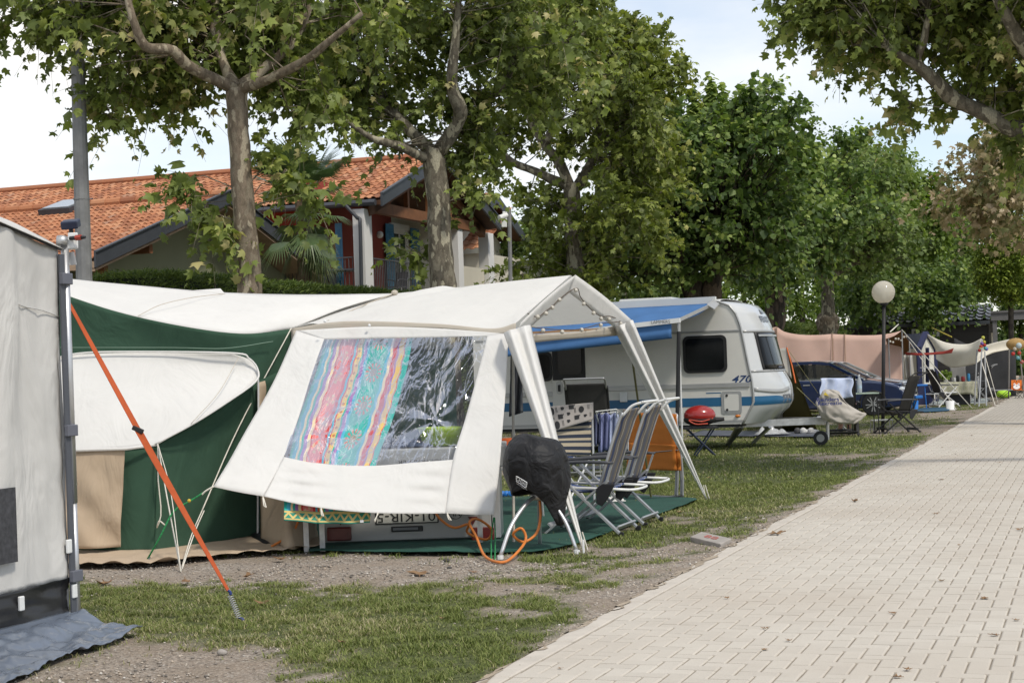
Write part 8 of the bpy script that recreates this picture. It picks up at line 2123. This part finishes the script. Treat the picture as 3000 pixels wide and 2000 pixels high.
MB().obox(m2_, -PR * 5.5, D * 5, UP * 2.9).build('walls', M('beige cladding', (.36, .33, .28), .8, .1, 1, .1), mm2); MB().prism([m2_ - D * .3 + UP * 2.9, m2_ + D * 2.5 + UP * 3.6, m2_ + D * 5.3 + UP * 2.9], -PR * 5.7).build('roof', m_rt, mm2)
# dark tarpaulin backdrop below the sails
bk_ = MB(); bk_.sheet(lambda u, v: lerp(P(lerp(2795, 2975, u), 990 + 30 * math.sin(u * 3), 57), Vector((P(lerp(2795, 2975, u), 1100, 57).x, 57, 0.02)), v) + Vector((0, .1 * nz((u * 4, v * 3, 2)), 0)), 16, 8)
setp(bk_.build('windbreak', M('black mesh', (.03, .03, .032), .85, .2, 3), smooth=True, solid=.01), 'black mesh windbreak behind the cream tarpaulins', 'windbreak')
# table with patterned cloth, plant, things on it
ty = 49.0; tq = G(2805, 1188); tz_ = P(2805, 1120, tq.y).z
mtc, nt, b, out = new_mat('ring patterned cloth')
oc = tcoord(nt, 'UV', (7, 2, 1)); vv = node(nt, 'ShaderNodeTexVoronoi', Scale=1.0, Randomness=0.0); nt.links.new(oc, vv.inputs['Vector'])
c = ramp(nt, vv.outputs['Distance'], [(0, (.30, .30, .20)), (.25, (.44, .42, .32)), (.33, (.28, .28, .19)), (.42, (.42, .40, .30))], 'CONSTANT'); nt.links.new(c, b.inputs['Base Color']); b.inputs['Roughness'].default_value = .8
tt2 = thing('camp_table', 'long table covered by a ring patterned olive cloth', 'table', tuple(tq))
ttx = .62
MB().box((tq.x, tq.y + .35, tz_), (ttx * 2, .7, .03)).build('tabletop', mtc, tt2)
MB().sheet(lambda u, v: Vector((tq.x + lerp(-ttx, ttx, u), tq.y - .01 - .04 * math.sin(u * 17) * v, tz_ + .017 - .38 * v - .18 * v * max(0, u - .85) / .15)), 30, 6).build('cloth_fall', mtc, tt2, smooth=True, solid=.01)
for dx in (-ttx + .05, ttx - .05):
    for dy in (.08, .62): MB().tube([(tq.x + dx, tq.y + dy, tz_), (tq.x + dx, tq.y + dy, 0)], .016, 6).build('leg', m_pol, tt2)
setp(MB().box((tq.x + .1, tq.y + .4, .24), (.7, .4, .48)).build('crate', m_rub, bevel=.02), 'black crate standing under the patterned table', 'crate')
pt = thing('potted_plant', 'small bright green plant on the patterned table', 'plant', (tq.x - .25, tq.y + .3, tz_ + .016))
MB().lathe([(.06, 0), (.085, .1), (.08, .1)], Vector((tq.x - .25, tq.y + .3, tz_ + .016)), 12).build('pot', m_wpl, pt)
n_ = 260; pp_ = np.array([tq.x - .25, tq.y + .3, tz_ + .22]) + norm(RNG.normal(size=(n_, 3))) * (RNG.random((n_, 1)) ** .5) * np.array([.2, .16, .14])
V_, T_, R_ = leaf_geo(pp_, norm(RNG.normal(size=(n_, 3)) + [0, 0, .5]), norm(RNG.normal(size=(n_, 3)) + [0, 0, 1]), .07 * np.ones(n_), LIME_T, LIME_F, RNG.random(n_)); np_mesh('leaves', V_, T_, LM_FRESH, pt, attr=R_)
for k, (dx, r_, h, c_, lb) in enumerate(((.12, .05, .2, (.02, .02, .02), 'black pot on the patterned table'), (.28, .06, .16, (.3, .03, .03), 'red pan on the patterned table'), (.45, .045, .24, (.03, .2, .4), 'blue flask at the right end of the patterned table'), (0.02, .04, .12, (.5, .5, .5), 'grey cup on the patterned table'))):
    setp(MB().lathe([(r_ * .8, 0), (r_, .02), (r_, h * .8), (r_ * .7, h)], Vector((tq.x + dx, tq.y + .3, tz_ + .016)), 12).build('kitchen_pot', M('pot %d' % k, c_, .4), smooth=True), lb, 'pot')
# chairs round that table
recliner('recliner_chair', 'dark grey recliner with white frame left of the patterned table', tuple(G(2735, 1195)), math.radians(15), f_blk, f_blk, m_wpl, m_wpl)
recliner('recliner_chair', 'grey recliner behind the patterned table', tuple(G(2810, 1172)), math.radians(-95), M('grey padding', (.14, .135, .125), .8), f_blk, m_pol, m_pol)
recliner('recliner_chair', 'dark recliner right of the patterned table, half hidden by poles', tuple(G(2900, 1176)), math.radians(170), f_blk, f_blk, m_pol, m_pol)
# buckets, mats
def bucket(label, px, py, r_, h, mat):
    q = G(px, py); setp(MB().lathe([(r_ * 1.25, 0), (r_ * 1.25, .02), (r_ * .9, .025), (r_, h), (r_ * .93, h), (r_ * .85, .06)], q, 18).build('bucket', mat, smooth=True), label, 'bucket')
bucket('white upturned bucket on the grass by the path', 2784, 1201, .12, .26, m_wpl)
bucket('blue bucket at the front bumper of the dark blue car', 2682, 1200, .09, .27, mdb)
gm = MB(); gm.sheet(lambda u, v: lerp(lerp(G(2655, 1212), G(2780, 1205), u), lerp(G(2700, 1198), G(2785, 1196), u), v) + UP * .03, 12, 4)
setp(gm.build('groundsheet', M('teal blue tarp', (.02, .075, .13), .6, .2, 3), smooth=True, solid=.02), 'blue groundsheet beside the blue bucket', 'groundsheet')
gm = MB(); gm.sheet(lambda u, v: lerp(lerp(G(2720, 1188), G(2890, 1182), u), lerp(G(2730, 1172), G(2900, 1168), u), v) + UP * .02, 12, 4)
setp(gm.build('groundsheet', M('pale grey mat', (.28, .31, .30), .8, .2, 3), smooth=True, solid=.02), 'pale grey mat under the patterned table', 'groundsheet')
bt2 = thing('blue_tray_table', 'small blue tray table by the dark blue car', 'table', tuple(G(2690, 1192)))
bz = P(2690, 1128, 46).z
MB().box(P(2690, 1128, 46.5), (.45, .35, .05)).build('tray', mdb, bt2, bevel=.01); q = P(2690, 1128, 46.5)
for dx in (-.18, .18): MB().tube([q + Vector((dx, 0, 0)), Vector((q.x + dx * 1.2, q.y, 0))], .014, 6).build('leg', mdb, bt2)
MB().box(P(2690, 1162, 46.4), (.2, .25, .08)).build('lower_box', mdb, bt2, bevel=.01)
# tiger-striped children's chair, patterned screen, low table
tg = G(2985, 1168); YG = tg.y; tgc = thing('kids_chair', 'orange folding child chair with a striped animal face', 'chair', tuple(tg))
m_to = M('orange tiger cloth', (.62, .15, .015), .8, .06, 4)
bA, bB, bC, bD = P(2962, 1113, YG), P(2994, 1113, YG), P(2994, 1142, YG - .1), P(2962, 1142, YG - .1)
MB().sheet(lambda u, v: lerp(lerp(bA, bB, u), lerp(bD, bC, u), v), 6, 6).build('backrest', m_to, tgc, solid=.01)
MB().sheet(lambda u, v: lerp(lerp(bD, bC, u), lerp(bD, bC, u) + Vector((0, -.28, 0)), v), 4, 4).build('seat', m_to, tgc, solid=.01)
for px, dx in ((2962, .1), (2994, -.1)):
    for dy in (-.28, .02): MB().tube([P(px, 1142, YG - .1) + Vector((0, dy, 0)), Vector((P(px, 1142, YG).x + dx * 3, YG - .1 + dy, 0))], .009, 5).build('leg', m_rub, tgc)
    MB().tube([P(px, 1112, YG), P(px, 1142, YG - .1)], .01, 5).build('upright', m_rub, tgc)
fc = lambda px, py: P(px, py, YG - .03 - .1 * (py - 1113) / 29) - Vector((0, .012, 0))
def blob(cx_, cy_, rx, ry, mat, nm, off=0.0):
    MB().add([fc(cx_ + rx * math.cos(a * .524), cy_ + ry * math.sin(a * .524)) - Vector((0, off, 0)) for a in range(12)], [tuple(range(12))]).build(nm, mat, tgc)
blob(2978, 1133, 10, 7, m_wpl, 'muzzle'); blob(2972, 1125, 3.2, 3, m_wpl, 'eye'); blob(2984, 1125, 3.2, 3, m_wpl, 'eye')
for a_ in ((2972, 1126, 1.3, 1.5), (2984, 1126, 1.3, 1.5), (2978, 1130, 2, 1.2)): blob(*a_, m_ink, 'face_mark', .003)
for a_ in ((2978, 1116, 1.2, 3), (2971, 1117, 1, 2.2), (2985, 1117, 1, 2.2), (2964, 1131, 2.4, .9), (2992, 1131, 2.4, .9)): blob(*a_, m_ink, 'stripe', .003)
ps_ = thing('patterned_screen', 'pale turquoise patterned fabric screen behind the child chair', 'screen', tuple(G(2960, 1160)))
m_ps, nt, b, out = new_mat('turquoise pattern'); oc = tcoord(nt, 'UV', (9, 4, 1)); vv = node(nt, 'ShaderNodeTexVoronoi', Scale=1.6); nt.links.new(oc, vv.inputs['Vector'])
c = ramp(nt, vv.outputs['Distance'], [(0, (.16, .34, .34)), (.3, (.45, .52, .48)), (.5, (.35, .28, .22))]); nt.links.new(c, b.inputs['Base Color'])
MB().sheet(lambda u, v: P(lerp(2936, 3010, u), lerp(1100, 1150, v), 58 + .2 * math.sin(u * 12)), 16, 6).build('fabric', m_ps, ps_, smooth=True, solid=.01)
for px in (2938, 2972, 3006): MB().tube([P(px, 1096, 57.9), Vector((P(px, 1150, 57.9).x, 57.9, 0))], .014, 5).build('pole', m_pol, ps_)
lt2 = thing('low_table', 'low grey folding table in front of the child chair', 'table', tuple(G(2935, 1172))); q = P(2935, 1142, G(2935, 1172).y)
MB().box(q, (.6, .4, .025)).build('tabletop', m_pol, lt2)
for dx in (-.27, .27):
    MB().tube([q + Vector((dx, -.15, 0)), Vector((q.x - dx * .6, q.y - .15, 0))], .01, 5).build('leg', m_rub, lt2)
    MB().tube([q + Vector((dx, .15, 0)), Vector((q.x - dx * .6, q.y + .15, 0))], .01, 5).build('leg', m_rub, lt2)
gbg = MB(); gbg.sphere(G(2940, 1166) + UP * .14, .2, 12, 8, (1.3, .8, .75)); setp(gbg.build('green_bag', M('neon green', (.35, .6, .03), .6), smooth=True), 'neon green bag under the low folding table', 'bag')
# bicycle leaning under the tarpaulin
bq = G(2872, 1180); bk2 = thing('bicycle', 'grey bicycle parked under the cream tarpaulin poles', 'bicycle', tuple(bq))
cw = [bq + Vector((-.1, 0, .33)), bq + Vector((.25, .95, .33))]; dir_b = (cw[1] - cw[0]).normalized(); sdb = dir_b.cross(UP)
for c_ in cw:
    MB().tube([c_ + (dir_b * math.cos(a * .2618) + UP * math.sin(a * .2618)) * .31 for a in range(25)], .018, 6, False).build('tyre', m_rub, bk2, smooth=True)
    for a in range(8): MB().tube([c_, c_ + (dir_b * math.cos(a * .785) + UP * math.sin(a * .785)) * .3], .004, 4).build('spoke', m_pol, bk2)
A_, B_, C_, D_ = cw[0], cw[0] + dir_b * .42 + UP * -.02, cw[0] + dir_b * .3 + UP * .45, cw[1] - dir_b * .12 + UP * .5
for p_, q_ in ((A_, B_), (A_, C_), (B_, C_), (B_, D_), (C_, D_), (D_, cw[1])): MB().tube([p_, q_], .017, 6).build('frame_tube', m_pol, bk2)
MB().box(C_ + UP * .1, (.12, .24, .05)).build('saddle', m_rub, bk2, bevel=.015); MB().tube([C_, C_ + UP * .09], .012, 5).build('seat_post', m_pol, bk2)
MB().tube([D_ + UP * .08 - sdb * .28, D_ + UP * .12, D_ + UP * .08 + sdb * .28], .012, 6).build('handlebar', m_rub, bk2); MB().tube([D_, D_ + UP * .12], .014, 5).build('stem', m_pol, bk2)
# shrubs at the far right
for i, (px, py, Y_, rx, ry, lb) in enumerate(((2985, 1080, 62, 40, 55, 'dark shrub behind the patterned screen'), (2990, 900, 70, 50, 60, 'green bush right of the mobile home porch'), (2930, 990, 76, 60, 70, 'dark bush seen through the mobile home porch'))):
    s_t = thing('shrub', lb, 'shrub', (P(px, 1100, Y_).x, Y_, -.05))
    MB().tube([(P(px, 1100, Y_).x, Y_, -.1), P(px, py, Y_)], .08, 6).build('stem', BK_FAR, s_t)
    make_crown(s_t, [[P(px, py, Y_)]], [(px, py, rx, ry, 0, 1.0, 90)], Y_, leaf=.16, T=LIME_T, Fc=LIME_F, lm=LM_LIME, bk=BK_FAR, shoots=4, nl=7, sl=.5, twig=False)
